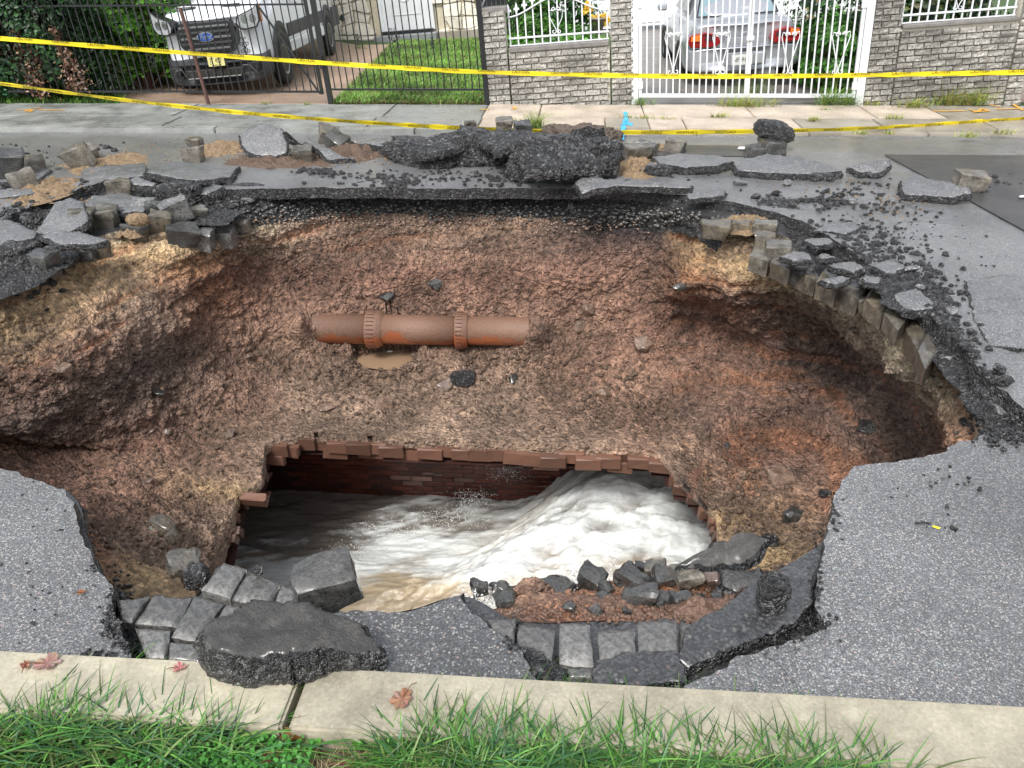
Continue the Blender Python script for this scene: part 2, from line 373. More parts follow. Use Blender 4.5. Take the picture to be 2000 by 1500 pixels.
# ================================================================ pit: control table, going round clockwise from the far middle
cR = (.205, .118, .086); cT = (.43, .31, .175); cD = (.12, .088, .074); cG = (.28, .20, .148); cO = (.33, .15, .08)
cB = (.42, .36, .26); cK = (.022, .022, .025); cRG = (.26, .165, .12); cM = (.22, .135, .098)
def P(u, v, z): return at(u, v, z)
cols = [
 # (points of the six levels), (their colours), tar flag
 ([P(1000, 368, -.09), P(1000, 428, -.34), P(1000, 540, -.80), P(1000, 640, -1.25), P(1000, 750, -1.62), at_cyl(1000, 862)], [cK, cG, cR, cRG, cG, cG], 1),
 ([P(1150, 378, -.09), P(1150, 440, -.36), P(1140, 540, -.78), P(1140, 640, -1.25), P(1130, 750, -1.62), at_cyl(1150, 868)], [cK, cK, cR, cRG, cM, cG], 1),
 ([P(1280, 392, -.09), P(1290, 450, -.36), P(1270, 540, -.75), P(1260, 650, -1.25), P(1240, 760, -1.62), at_cyl(1262, 876)], [cK, cK, cM, cR, cRG, cRG], 1),
 ([P(1385, 425, -.09), P(1370, 480, -.33), P(1330, 560, -.62), P(1400, 650, -1.20), P(1340, 800, -1.60), at_cyl(1300, 892)], [cK, cT, cO, cR, cRG, cG], .6),
 ([P(1500, 450, -.09), P(1470, 530, -.34), P(1430, 580, -.60), P(1530, 700, -1.15), P(1450, 840, -1.60), at_cyl(1318, 925)], [cK, cT, cM, cD, cR, cG], .2),
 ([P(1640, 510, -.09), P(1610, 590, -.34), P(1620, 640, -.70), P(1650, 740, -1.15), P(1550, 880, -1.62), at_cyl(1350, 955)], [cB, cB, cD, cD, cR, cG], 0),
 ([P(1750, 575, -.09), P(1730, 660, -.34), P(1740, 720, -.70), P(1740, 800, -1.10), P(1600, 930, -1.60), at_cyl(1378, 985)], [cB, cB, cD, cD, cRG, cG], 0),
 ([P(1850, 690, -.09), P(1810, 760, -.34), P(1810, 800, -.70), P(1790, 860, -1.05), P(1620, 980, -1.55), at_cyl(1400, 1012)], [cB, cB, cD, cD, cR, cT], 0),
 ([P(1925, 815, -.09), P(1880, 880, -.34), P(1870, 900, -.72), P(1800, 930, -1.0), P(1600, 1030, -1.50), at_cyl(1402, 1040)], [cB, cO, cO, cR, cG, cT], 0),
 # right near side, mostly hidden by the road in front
 ([P(1880, 875, -.09), P(1880, 960, -.34), P(1850, 1000, -.75), P(1760, 1050, -1.1), P(1580, 1080, -1.5), at_cyl(1402, 1068)], [cK, cM, cR, cR, cT, cT], 0),
 ([P(1680, 935, -.09), P(1670, 1010, -.26), P(1640, 1060, -.50), P(1580, 1110, -.80), P(1500, 1130, -1.25), at_cyl(1380, 1120)], [cK, cM, cM, cT, cT, cT], .5),
 ([P(1618, 1050, -.09), P(1570, 1090, -.19), P(1540, 1100, -.30), P(1470, 1125, -.55), P(1430, 1150, -1.1), at_cyl(1350, 1190)], [cK, cT, cO, cM, cM, cT], .5),
 ([P(1480, 1135, -.09), P(1450, 1140, -.16), P(1400, 1130, -.24), P(1340, 1125, -.42), P(1330, 1200, -1.2), at_cyl(1300, 1260)], [cO, cO, cO, cRG, cM, cD], 0),
 ([P(1330, 1205, -.09), P(1310, 1190, -.15), P(1270, 1165, -.22), P(1210, 1150, -.38), P(1200, 1290, -1.2), at_cyl(1200, 1320)], [cO, cO, cO, cRG, cD, cD], 0),
 ([P(1150, 1212, -.09), P(1140, 1198, -.15), P(1120, 1180, -.22), P(1100, 1160, -.36), P(1080, 1300, -1.2), at_cyl(1080, 1340)], [cO, cO, cRG, cRG, cD, cD], 0),
 ([P(1010, 1212, -.09), P(1005, 1200, -.15), P(1000, 1190, -.20), P(990, 1170, -.34), P(960, 1320, -1.2), at_cyl(960, 1350)], [cK, cRG, cRG, cM, cD, cD], 0),
 ([P(905, 1165, -.09), P(905, 1230, -.30), P(900, 1290, -.6), P(880, 1350, -1.0), P(860, 1370, -1.5), at_cyl(850, 1360)], [cK, cK, cM, cM, cD, cD], 1),
 ([P(790, 1192, -.09), P(790, 1250, -.30), P(790, 1310, -.6), P(780, 1370, -1.0), P(760, 1380, -1.5), at_cyl(750, 1360)], [cK, cK, cM, cM, cD, cD], 1),
 ([P(680, 1200, -.09), P(680, 1260, -.30), P(680, 1310, -.6), P(670, 1350, -1.0), P(660, 1360, -1.5), at_cyl(660, 1350)], [cK, cK, cM, cM, cD, cD], 1),
 ([P(570, 1160, -.09), P(572, 1210, -.30), P(575, 1270, -.6), P(570, 1330, -1.0), P(570, 1340, -1.5), at_cyl(570, 1320)], [cK, cB, cM, cM, cD, cD], 0),
 ([P(440, 1103, -.09), P(445, 1160, -.30), P(450, 1220, -.6), P(470, 1280, -1.0), P(490, 1290, -1.5), at_cyl(500, 1270)], [cB, cB, cM, cM, cD, cD], 0),
 ([P(385, 1160, -.09), P(385, 1185, -.2), P(395, 1210, -.5), P(420, 1230, -.9), P(440, 1240, -1.4), at_cyl(455, 1200)], [cT, cT, cT, cM, cD, cD], 0),
 ([P(285, 1172, -.09), P(290, 1180, -.22), P(305, 1170, -.48), P(330, 1165, -.85), P(380, 1170, -1.35), at_cyl(432, 1140)], [cT, cT, cT, cT, cG, cG], 0),
 ([P(218, 1140, -.09), P(235, 1165, -.22), P(250, 1140, -.5), P(280, 1120, -.95), P(350, 1110, -1.35), at_cyl(428, 1092)], [cK, cT, cT, cT, cG, cG], .5),
 ([P(172, 1060, -.09), P(180, 1100, -.26), P(190, 1080, -.6), P(230, 1060, -1.0), P(330, 1060, -1.40), at_cyl(440, 1050)], [cK, cM, cO, cG, cG, cG], .7),
 ([P(138, 965, -.09), P(145, 1010, -.26), P(140, 1000, -.65), P(170, 1000, -1.05), P(310, 1030, -1.42), at_cyl(452, 1015)], [cK, cM, cO, cR, cG, cG], .7),
 ([P(20, 935, -.09), P(20, 980, -.28), P(10, 960, -.70), P(80, 960, -1.10), P(300, 990, -1.45), at_cyl(457, 985)], [cK, cM, cR, cR, cM, cG], .7),
 ([P(-160, 880, -.09), P(-180, 900, -.28), P(-180, 880, -.75), P(-20, 900, -1.12), P(270, 930, -1.45), at_cyl(468, 964)], [cK, cM, cR, cR, cM, cT], .5),
 ([P(-330, 780, -.09), P(-340, 800, -.26), P(-300, 800, -.70), P(-60, 850, -1.05), P(260, 890, -1.45), at_cyl(505, 940)], [cK, cT, cR, cR, cM, cG], 0),
 ([P(-200, 640, -.09), P(-170, 680, -.24), P(-110, 740, -.60), P(10, 840, -.95), P(270, 880, -1.45), at_cyl(513, 915)], [cK, cT, cM, cD, cR, cG], 0),
 ([P(0, 560, -.09), P(10, 620, -.24), P(50, 730, -.58), P(100, 810, -.93), P(320, 855, -1.45), at_cyl(515, 890)], [cK, cT, cM, cD, cR, cG], 0),
 ([P(95, 505, -.09), P(110, 560, -.24), P(180, 670, -.56), P(225, 755, -.93), P(370, 830, -1.45), at_cyl(520, 866)], [cK, cT, cM, cD, cRG, cG], 0),
 ([P(215, 455, -.09), P(220, 500, -.22), P(290, 600, -.54), P(335, 695, -.95), P(430, 800, -1.48), at_cyl(545, 856)], [cB, cT, cG, cD, cRG, cG], 0),
 ([P(330, 440, -.09), P(350, 490, -.24), P(410, 545, -.54), P(435, 645, -1.02), P(500, 775, -1.52), at_cyl(572, 848)], [cB, cT, cO, cM, cRG, cG], 0),
 ([P(450, 400, -.09), P(480, 455, -.30), P(520, 520, -.66), P(560, 640, -1.20), P(580, 760, -1.58), at_cyl(600, 843)], [cK, cB, cR, cRG, cG, cG], .8),
 ([P(600, 370, -.09), P(610, 430, -.34), P(640, 530, -.76), P(660, 640, -1.25), P(670, 750, -1.6), at_cyl(690, 848)], [cK, cG, cR, cRG, cG, cG], 1),
 ([P(800, 368, -.09), P(800, 426, -.34), P(810, 535, -.80), P(810, 640, -1.26), P(810, 750, -1.62), at_cyl(830, 856)], [cK, cG, cR, cRG, cG, cG], 1),
]
K, Lv = len(cols), 6
CP = np.array([[list(p) for p in c[0]] for c in cols])           # K,6,3
CC = np.array([c[1] for c in cols])                              # K,6,3
CT = np.array([c[2] for c in cols], dtype=float)
def crom(P0, P1, P2, P3, t, al=.5):
    t = t[..., None]
    return .5 * ((2 * P1) + (-P0 + P2) * t + (2 * P0 - 5 * P1 + 4 * P2 - P3) * t ** 2 + (-P0 + 3 * P1 - 3 * P2 + P3) * t ** 3)
# samples round the loop, spread by length at mid depth
seg = np.linalg.norm(np.roll(CP[:, 2], -1, 0) - CP[:, 2], axis=1) + .5 * np.linalg.norm(np.roll(CP[:, 0], -1, 0) - CP[:, 0], axis=1)
# columns seen from the photograph's side get more samples than the hidden near side
wgt = np.array([1.0 if (i <= 9 or i >= 22) else .55 for i in range(K)])
cum = np.concatenate([[0], np.cumsum(seg * wgt)]); NU = 1600
su = np.linspace(0, cum[-1], NU, endpoint=False)
ki = np.searchsorted(cum, su, side='right') - 1; tt = (su - cum[ki]) / (cum[ki + 1] - cum[ki])
def around(A):
    return crom(A[(ki - 1) % K], A[ki % K], A[(ki + 1) % K], A[(ki + 2) % K], tt)
ring = np.stack([around(CP[:, j]) for j in range(Lv)], 1)        # NU,6,3
rcol = np.stack([(CC[ki % K, j] * (1 - tt[:, None]) + CC[(ki + 1) % K, j] * tt[:, None]) for j in range(Lv)], 1)
rtar = CT[ki % K] * (1 - tt) + CT[(ki + 1) % K] * tt
per = [46, 76, 76, 64, 48]
SV, SCc, lev = [], [], []
for j in range(Lv - 1):
    a = ring[:, max(j - 1, 0)]; b = ring[:, j]; c_ = ring[:, j + 1]; d = ring[:, min(j + 2, Lv - 1)]
    for q in range(per[j] + (1 if j == Lv - 2 else 0)):
        t_ = q / per[j]; tv = np.full(NU, t_)
        SV.append(b * (1 - t_) + c_ * t_ if j == 0 else crom(a, b, c_, d, tv)); lev.append(j + t_)
        SCc.append(rcol[:, j] * (1 - t_) + rcol[:, j + 1] * t_)
lastp = SV[-1].copy(); ctr = lastp.copy(); ctr[:, 1] = SYC; ctr[:, 2] = SZC
SV.append(lastp + (ctr - lastp) / np.linalg.norm(ctr - lastp, axis=1, keepdims=True) * .10); SCc.append(SCc[-1]); lev.append(5.0)
SV = np.array(SV); SCc = np.array(SCc); lev = np.array(lev); NLv = len(SV)     # NL,NU,3
# normals from the grid
du = np.roll(SV, -1, 1) - np.roll(SV, 1, 1); dv = np.gradient(SV, axis=0)
nrm = np.cross(du, dv); nrm /= (np.linalg.norm(nrm, axis=2, keepdims=True) + 1e-9)
cen = np.array([-.4, 5.0, -.9])
flip = np.sign(np.sum(nrm * (cen - SV), axis=2, keepdims=True)); flip[flip == 0] = 1
nrm = nrm * flip
fr = noise.fractal; PB = 'PERLIN_ORIGINAL'
disp = np.zeros(SV.shape[:2]); cmix = np.zeros(SV.shape[:2]); cst = np.zeros(SV.shape[:2])
for i in range(NLv):
    l = lev[i]
    amp = min(1.0, .12 + max(0, l - .1) * .9) * (1 if l < 4.6 else max(.15, (5 - l) / .4))
    for k in range(NU):
        x, y, z = SV[i, k]
        n1 = fr(Vector((x * 1.6, y * 1.6, z * 1.9)), .9, 2.2, 4, noise_basis=PB)
        n2 = fr(Vector((x * 11, y * 11, z * 11)), .7, 2.2, 3, noise_basis=PB)
        vd = noise.voronoi(Vector((x * 8 + n1, y * 8, z * 8)), distance_metric='DISTANCE', exponent=2.5)[0]
        s = fr(Vector((x * .9 + 3, y * .9, (z - .16 * x + .05 * n1) * 10)), .8, 2.0, 3, noise_basis=PB)
        st = 1.0 if (x > .9) else (.7 if z > -.6 else .12)
        v2_ = noise.voronoi(Vector((x * 19, y * 19 + n2, z * 19)))[0]
        disp[i, k] = amp * (.085 * n1 + .022 * n2 + .05 * s * st + .042 * (vd[1] - vd[0]) + .022 * (v2_[1] - v2_[0]) - .025)
        cmix[i, k] = n1; cst[i, k] = s * st
# hollow for the puddle under the pipe and one for the dark recess beside it
def carve(c, r, d):
    q = np.linalg.norm((SV - np.array(c)) / np.array(r), axis=2); disp[:] -= d * np.exp(-q ** 2 * 1.4)
PUD = P(748, 700, -1.50)
carve(P(300, 700, -1.0), (.5, .4, .18), .10)
for (u, v, z, rx, d) in [(700, 790, -1.72, .12, .07), (905, 800, -1.72, .1, .07), (1690, 880, -1.2, .4, .12), (1330, 430, -.3, .25, .05), (1560, 640, -.9, .5, .08)]:
    carve(P(u, v, z), (rx, rx, rx * .6), d)
def swell(u, v, z, r, d): 
    q = np.linalg.norm((SV - np.array(P(u, v, z))) / np.array(r), axis=2); disp[:] += d * np.exp(-q ** 2 * 1.4)
swell(640, 730, -1.55, (.22, .2, .14), .07); swell(900, 740, -1.6, (.3, .2, .2), .06); swell(1000, 690, -1.4, (.2, .2, .12), .09); swell(1045, 655, -1.30, (.15, .2, .17), .30); swell(580, 645, -1.25, (.12, .2, .16), .28)
swell(1110, 690, -1.45, (.4, .2, .2), .06)
SD = SV + nrm * disp[..., None]
def proj(Pn):
    d = Pn - np.array(CPOS); zc = d @ np.array(fwd)
    return 1000 + F * (d @ np.array(cright)) / zc, 750 - F * (d @ np.array(cup)) / zc
pu_, pv_ = proj(SD); q_ = np.hypot(pu_ - 752, pv_ - 716) + (lev[:, None] < 2) * 1e6; ih = np.unravel_index(np.argmin(q_), q_.shape)
PH = SD[ih]; PZ = PH[2] + .005; PC = (PH[0], PH[1] + .17); PRX, PRY = .30, .19
e_ = np.hypot((SD[..., 0] - PC[0]) / PRX, (SD[..., 1] - PC[1]) / PRY); e_ = e_ * (1 + .25 * cmix)
def nearest(u, v):
    q = np.hypot(pu_ - u, pv_ - v) + (lev[:, None] < 1.5) * 1e6; return SD[np.unravel_index(np.argmin(q), q.shape)]
PY = .5 * (nearest(760, 606)[1] + nearest(870, 684)[1]) - .02
pc = [at_y(590, 640, PY), at_y(730, 643, PY), at_y(900, 646, PY), at_y(1030, 647, PY)]
pr = 29.5 / ppm(pc[1]); ax0, ax1 = np.array(pc[0]), np.array(pc[3]); tt_ = np.clip((SD[..., 0] - ax0[0]) / (ax1[0] - ax0[0]), 0, 1)
axp = ax0 + (ax1 - ax0) * tt_[..., None]; dq = np.hypot(SD[..., 1] - axp[..., 1], SD[..., 2] - axp[..., 2])
inx = (SD[..., 0] > ax0[0] + .13 + .1 * cmix) & (SD[..., 0] < ax1[0] - .2 + .2 * cmix) & (dq < pr * 1.25) & (lev[:, None] > 1.5)
SD[..., 1] = np.where(inx, np.maximum(SD[..., 1], PY + pr * (.1 - .25 * cmix)), SD[..., 1])
dig = (e_ < 1) & (lev[:, None] > 1.5) & (SD[..., 2] > PZ - .05)
SD[..., 2] = np.where(dig, np.minimum(SD[..., 2], PZ - .05 + .09 * np.clip(e_ - .75, 0, 1) * 3), SD[..., 2])
lip = np.exp(-((e_ - 1.18) / .16) ** 2) * (SD[..., 1] < PC[1]) * (lev[:, None] > 1.5) * (np.abs(SD[..., 2] - PZ) < .3)
SD[..., 2] += .05 * lip
# the outermost ring stays near the base sheet
SD[0, :, 2] = -.09
# colours: veins and layers that belong to the soil itself
Cc = SCc.copy()
zz = SD[..., 2:3]
vein = np.clip((cst[..., None] - .18) * 2.2, 0, .55); Cc = Cc * (1 - vein) + np.array(cD) * vein * .9
ov = np.clip((-cst[..., None] - .2) * 2.0, 0, .5); Cc = Cc * (1 - ov) + np.array(cO) * .9 * ov
b = np.clip(cmix[..., None] * .8, -.25, .4); Cc = Cc * (1 + b) * 1.14
# tar face where the asphalt is thick, with a ragged lower limit
lim = .85 + .25 * cmix
tarf = (lev[:, None] < np.clip(lim * (rtar[None, :] > .45), 0, 1.2))
idx = np.arange(NLv * NU).reshape(NLv, NU)
a = idx[:-1]; b_ = np.roll(idx, -1, 1)[:-1]; c_ = np.roll(idx, -1, 1)[1:]; d = idx[1:]
FQ = np.stack([a, b_, c_, d], -1).reshape(-1, 4)
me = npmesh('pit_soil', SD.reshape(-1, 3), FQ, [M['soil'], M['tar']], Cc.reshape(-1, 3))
mi = tarf[:-1].reshape(-1).astype(np.int32)
me.polygons.foreach_set('material_index', mi)
pit = link('sinkhole_ground', me, kind='structure')
tr = me.polygons[NU * 60 + 5]
if tr.normal.dot(Vector(cen) - tr.center) < 0: me.flip_normals()
RIM = [Vector((SD[0, k, 0], SD[0, k, 1])) for k in range(0, NU)]
from mathutils.bvhtree import BVHTree
BV = BVHTree.FromPolygons([tuple(x) for x in SD[::2, ::2].reshape(-1, 3)], [tuple(f) for f in (lambda I: np.stack([I[:-1], np.roll(I, -1, 1)[:-1], np.roll(I, -1, 1)[1:], I[1:]], -1).reshape(-1, 4))(np.arange(SD[::2, ::2].shape[0] * SD[::2, ::2].shape[1]).reshape(SD[::2, ::2].shape[:2]))])
def on_pit(u, v, lift=0.0):
    """the point of the pit's wall seen at a pixel"""
    h = BV.ray_cast(CPOS, ray(u, v).normalized(), 60)
    return (h[0], h[1]) if h[0] else (P(u, v, -.1), Vector((0, 0, 1)))

# ================================================================ sheets with holes
def inpoly(px, py, poly):
    x = np.array([p[0] for p in poly]); y = np.array([p[1] for p in poly])
    inside = np.zeros(len(px), dtype=bool); j = len(x) - 1
    for i in range(len(x)):
        c = ((y[i] > py) != (y[j] > py)) & (px < (x[j] - x[i]) * (py - y[i]) / (y[j] - y[i] + 1e-12) + x[i])
        inside ^= c; j = i
    return inside
def jag(poly, amp=.02, step=.035, closed=True, seed=0, fixed=None):
    """a straight polygon broken into a ragged one"""
    rnd = random.Random(seed); out = []
    n = len(poly)
    for i in range(n if closed else n - 1):
        a, b = Vector(poly[i][:2]), Vector(poly[(i + 1) % n][:2]); L = (b - a).length
        if fixed and (i in fixed): out.append(a); continue
        m = max(1, min(400, int(L / step))); nn = Vector((-(b - a).y, (b - a).x)).normalized() if L else Vector((0, 0))
        for q in range(m):
            p = a.lerp(b, q / m)
            w = fbm((p.x * 3.1, p.y * 3.1, seed), 5, .6) * amp * 2.4 + rnd.uniform(-amp, amp) * .35
            out.append(p + nn * w * (1 if q else .4))
    if not closed: out.append(Vector(poly[-1][:2]))
    return out
def sheet(name, outers, holes, z, mats, skirt=0.09, npts=4000, rough=.004, dens=None, tilt=None, parent=None, **k):
    """flat sheet with ragged edges, skirt faces down along every border"""
    verts = []; edges = []
    for lp in outers + holes:
        n0 = len(verts); verts += [Vector((p[0], p[1])) for p in lp]
        edges += [(n0 + i, n0 + (i + 1) % len(lp)) for i in range(len(lp))]
    nb = len(verts); rnd = np.random.RandomState(3)
    pts = dens(rnd, npts)
    keep = np.zeros(len(pts), dtype=bool)
    for o in outers: keep |= inpoly(pts[:, 0], pts[:, 1], o)
    for h in holes: keep &= ~inpoly(pts[:, 0], pts[:, 1], h)
    verts += [Vector(p) for p in pts[keep]]
    ov, oe, of, _, _, _ = delaunay_2d_cdt(verts, edges, [], 0, 1e-5)
    V = np.array([(p.x, p.y, 0) for p in ov]); Fc = np.array(of)
    ce = V[Fc].mean(axis=1)
    kp = np.zeros(len(Fc), dtype=bool)
    for o in outers: kp |= inpoly(ce[:, 0], ce[:, 1], o)
    for h in holes: kp &= ~inpoly(ce[:, 0], ce[:, 1], h)
    Fc = Fc[kp]
    V[:, 2] = [z + rough * fbm((p[0] * 2.3, p[1] * 2.3, 5), 3) * 2 + (tilt(p) if tilt else 0) for p in V]
    cnt = {}
    for f in Fc:
        for i in range(3):
            e = (f[i], f[(i + 1) % 3]); cnt[e] = 1
    bd = [e for e in cnt if (e[1], e[0]) not in cnt]
    faces = [tuple(int(i) for i in f) for f in Fc]; VV = [tuple(p) for p in V]; low = {}; m2 = {}
    mi = [0] * len(faces)
    for a_, b2 in bd:
        for i in (a_, b2):
            if i not in low:
                p = VV[i]; q = noise.random_unit_vector() * .006
                m2[i] = len(VV); VV.append((p[0] + q.x * 1.5, p[1] + q.y * 1.5, p[2] - skirt * .5))
                low[i] = len(VV); VV.append((p[0] + q.y, p[1] + q.x, p[2] - skirt))
        faces += [(b2, a_, m2[a_], m2[b2]), (m2[b2], m2[a_], low[a_], low[b2])]; mi += [1, 1]
    me = bpy.data.meshes.new(name); me.from_pydata(VV, [], faces)
    for m in mats: me.materials.append(m)
    me.polygons.foreach_set('material_index', mi); me.update()
    return link(name, me, parent, **k)

yk = .5 * (at(0, 1280).y + at(2000, 1390).y)          # face of the near kerb
yk0, yk1 = at(0, 1280).y, at(2000, 1390).y
YK = yk
def kerb_y(x): return YK
YFAR = .5 * (at(0, 258).y + at(2000, 268).y)
XW = 16
def dens_pit(rnd, n):
    p = rnd.normal(size=(n, 2)) * np.array([3.2, 2.6]) + np.array([0, 4.2]); return p
base_outer = [Vector((-7.0, YK - .02)), Vector((7.0, YK - .02)), Vector((7.0, 9.2)), Vector((-7.0, 9.2))]
sheet('road_base', [base_outer], [RIM], -.09, [M['base'], M['tar']], .02, 3000, .008, dens_pit, kind='structure')

def px(lst, z=0): return [at(u, v, z) for u, v in lst]
kerbpt = lambda u: Vector((at(u, 1300).x, YK, 0))
# the big C-shaped sheet, starting at the left kerb, following the broken edge round the hole
edge = px([(270, 1276), (240, 1212), (207, 1135), (165, 1050), (147, 1000), (130, 952), (85, 940), (20, 922), (-80, 892), (-250, 830), (-420, 760),
           (-330, 690), (-230, 610), (-60, 500), (0, 440), (60, 400), (150, 372), (215, 350), (330, 345), (430, 358), (440, 370),
           (600, 366), (800, 367), (1000, 366), (1130, 368), (1250, 372), (1390, 388), (1480, 405), (1570, 432), (1660, 490), (1740, 545),
           (1800, 600), (1850, 650), (1890, 700), (1950, 760), (2040, 830), (2060, 870), (1990, 842), (1935, 842), (1870, 860), (1825, 886), (1760, 900), (1665, 915),
           (1642, 958), (1615, 1030), (1606, 1060), (1598, 1110), (1588, 1180), (1608, 1222), (1540, 1246), (1440, 1278), (1338, 1312)])
edge[0].y = YK; kr = kerbpt(1322); edge[-1] = kr
je = jag(edge, .012, .03, closed=False, seed=4)
xr = kr.x
# border back along the kerb and the far side
roadpoly = je + [Vector((XW, YK)), Vector((XW, YFAR)), Vector((-XW, YFAR)), Vector((-XW, YK))]
def dens_road(rnd, n):
    a = rnd.normal(size=(n, 2)) * np.array([3.6, 2.8]) + np.array([0, 4.5])
    b = rnd.uniform(size=(n // 4, 2)) * np.array([2 * XW, YFAR - YK]) + np.array([-XW, YK]); return np.vstack([a, b])
sheet('road', [roadpoly], [], 0, [M['asphalt'], M['tar']], .10, 6000, .006, dens_road, kind='structure')
mid = px([(1060, 1308), (1012, 1264), (950, 1212), (918, 1188), (905, 1152), (860, 1168), (800, 1187), (760, 1192), (700, 1190), (640, 1200), (560, 1230), (430, 1290)])
mid[0].y = YK; mid[-1].y = YK
jm = jag(mid, .010, .02, closed=False, seed=9)
M['asphalt_coarse'] = asphalt_mat('coarse_asphalt_patch', .085, .30, .34, sc=105, wet=.28)
sheet('road_fragment', [jm[::-1]], [], -.004, [M['asphalt_coarse'], M['tar']], .09, 2500, .012, lambda r, n: r.uniform(size=(n, 2)) * np.array([2, 1.2]) + np.array([-1, 1.5]), kind='structure')
# newer dark patch in the road at the far right and a thin one beyond the rubble
pp = px([(1728, 303), (2250, 306), (2700, 900), (2400, 800), (2000, 450), (1895, 395)], .004)
sheet('road_patch', [[Vector(p[:2]) for p in pp][::-1]], [], .012, [M['asphalt_new'], M['asphalt_new']], .01, 200, .003, lambda r, n: r.uniform(size=(n, 2)) * 8, kind='structure')
pp = px([(1250, 284), (1470, 286), (1470, 306), (1240, 304)], .004)
sheet('road_patch', [[Vector(p[:2]) for p in pp][::-1]], [], .012, [M['asphalt_new'], M['asphalt_new']], .01, 10, .002, lambda r, n: r.uniform(size=(n, 2)) * 8, kind='structure')
# bits of white road marking
mk = MB()
for q in ([(1443, 286), (1462, 286), (1466, 292), (1440, 291)], [(1990, 382), (2010, 380), (2012, 384), (1992, 386)]):
    mk.add([tuple(at(u, v, .024)) for u, v in q], [(0, 1, 2, 3)])
mk.build('road_marking', M['white'], kind='structure')

# ================================================================ sewer
sewer = empty('brick_sewer', Matrix.Translation((0, SYC, SZC)), 'old red brick sewer tunnel broken open at the bottom of the sinkhole', 'sewer')
def sew(o):
    o.parent = sewer; o.matrix_parent_inverse = Matrix.Translation((0, -SYC, -SZC)); return o
loopv = SD[-1]                                                 # the soil's lower edge
op = []
for k in range(0, NU, 4):
    p = Vector(loopv[k]); op.append((p.x, phi_of(p) + 0.0))
xs = np.arange(-6.2, 6.2, .05); phs = np.radians(np.arange(-35, 216, 3.0))
def shell(R, name, mat):
    gx, gp = np.meshgrid(xs, phs, indexing='ij')
    V = np.stack([gx, SYC + R * np.cos(gp), SZC + R * np.sin(gp)], -1)
    I = np.arange(gx.size).reshape(gx.shape)
    f = np.stack([I[:-1, :-1], I[1:, :-1], I[1:, 1:], I[:-1, 1:]], -1).reshape(-1, 4)
    cx = (gx[:-1, :-1] + .025).ravel(); cp = (gp[:-1, :-1] + rad(1.5)).ravel()
    kp = ~inpoly(cx, cp, op)
    return sew(link(name, npmesh(name, V.reshape(-1, 3), f[kp], mat, smooth=True)))
shell(SRI, 'mortar_lining', M['dark_mortar'])
def brick_mesh(seed, L=.205, Hh=.058, T=.10, ch=.002):
    rnd = random.Random(seed); b = MB().box((0, 0, 0), (L, T, Hh)); me = b.mesh('brick', M['redbrick'])
    bm = bmesh.new(); bm.from_mesh(me)
    bmesh.ops.bevel(bm, geom=bm.edges[:], offset=.005, segments=1, affect='EDGES')
    for v_ in bm.verts: v_.co += Vector((rnd.uniform(-1, 1), rnd.uniform(-1, 1), rnd.uniform(-1, 1))) * ch
    bm.to_mesh(me); bm.free(); return me
bms = [brick_mesh(i) for i in range(6)]
bmud = []; bpale = []
for i in range(6):
    m_ = brick_mesh(60 + i); m_.materials[0] = M['redbrick_pale']; bpale.append(m_)
for i in range(6):
    m_ = brick_mesh(20 + i, .20, .060, .10, .0075); m_.materials[0] = M['redbrick_muddy']; bmud.append(m_)
rnd = random.Random(5); nb = 0
dphi = .069 / SRI
for row in range(18):
    ph = rad(-9) + row * dphi
    off = (row % 2) * .107 + rnd.uniform(-.01, .01)
    x = -2.75 + off
    while x < .85:
        R = SRI + .046 + rnd.uniform(-.004, .004)
        pale = 5 <= row <= 8 and -2.0 < x < -.5 and rnd.random() < (.4 if row in (6, 7) else .1)
        o = sew(link('brick', (bpale if pale else bms)[rnd.randrange(6)], loc=cyl(x, ph, R)))
        o.rotation_euler = (ph, rnd.uniform(-.006, .006), rnd.uniform(-.01, .01))
        x += .214 ; nb += 1
# bricks of the broken edge
for k in range(0, NU, 1):
    pass
EL = [(u, v) for u, v in [(590, 846), (625, 846), (660, 849), (695, 852), (730, 852), (765, 853), (800, 855), (835, 858), (870, 861), (905, 864), (940, 866), (975, 868), (1010, 870), (1045, 872), (1080, 874), (1115, 875), (1150, 876), (1185, 877), (1220, 878), (1255, 880)]]
for i, (u, v) in enumerate(EL):
    for rr, dv in ((SRO - .125, 0), (SRO - .19, 8)):
        if dv and rnd.random() < .62: continue
        rr += rnd.uniform(-.012, .012)
        p = at_cyl(u + rnd.uniform(-4, 4), v + 2, SRO); ph = phi_of(p)
        q = cyl(p.x + (0.1 if dv else 0), ph - .03 + rnd.uniform(-.025, .02) - (.0 if not dv else .02), rr)
        o = sew(link('brick', bmud[rnd.randrange(6)], loc=q)); o.rotation_euler = (ph, rnd.uniform(-.02, .02), rnd.uniform(-.03, .03))
for side, pts in ((-1, [(575, 852), (552, 858), (528, 868), (516, 885), (515, 905), (512, 925), (505, 942), (480, 960), (470, 968), (458, 985), (456, 1000), (452, 1014), (448, 1030), (444, 1045), (440, 1060), (436, 1072)]),
                  (1, [(1275, 885), (1292, 895), (1306, 905), (1318, 918), (1326, 930), (1336, 942), (1348, 952), (1360, 965), (1370, 978), (1382, 990), (1392, 1002), (1400, 1016), (1404, 1032), (1404, 1048)])):
    for i, (u, v) in enumerate(pts):
        if i % 2 and rnd.random() < .5: continue
        for rr in ((SRO - .08, SRO - .17) if i % 2 else (SRO - .11,)):
            p = at_cyl(u, v, SRO); ph = phi_of(p)
            q = cyl(p.x + side * rnd.uniform(.06, .17), ph, rr - .02 + rnd.uniform(-.015, .01))
            o = sew(link('brick', bmud[rnd.randrange(6)], loc=q)); o.rotation_euler = (ph + rnd.uniform(-.08, .08), rnd.uniform(-.05, .05), rnd.uniform(-.12, .12))
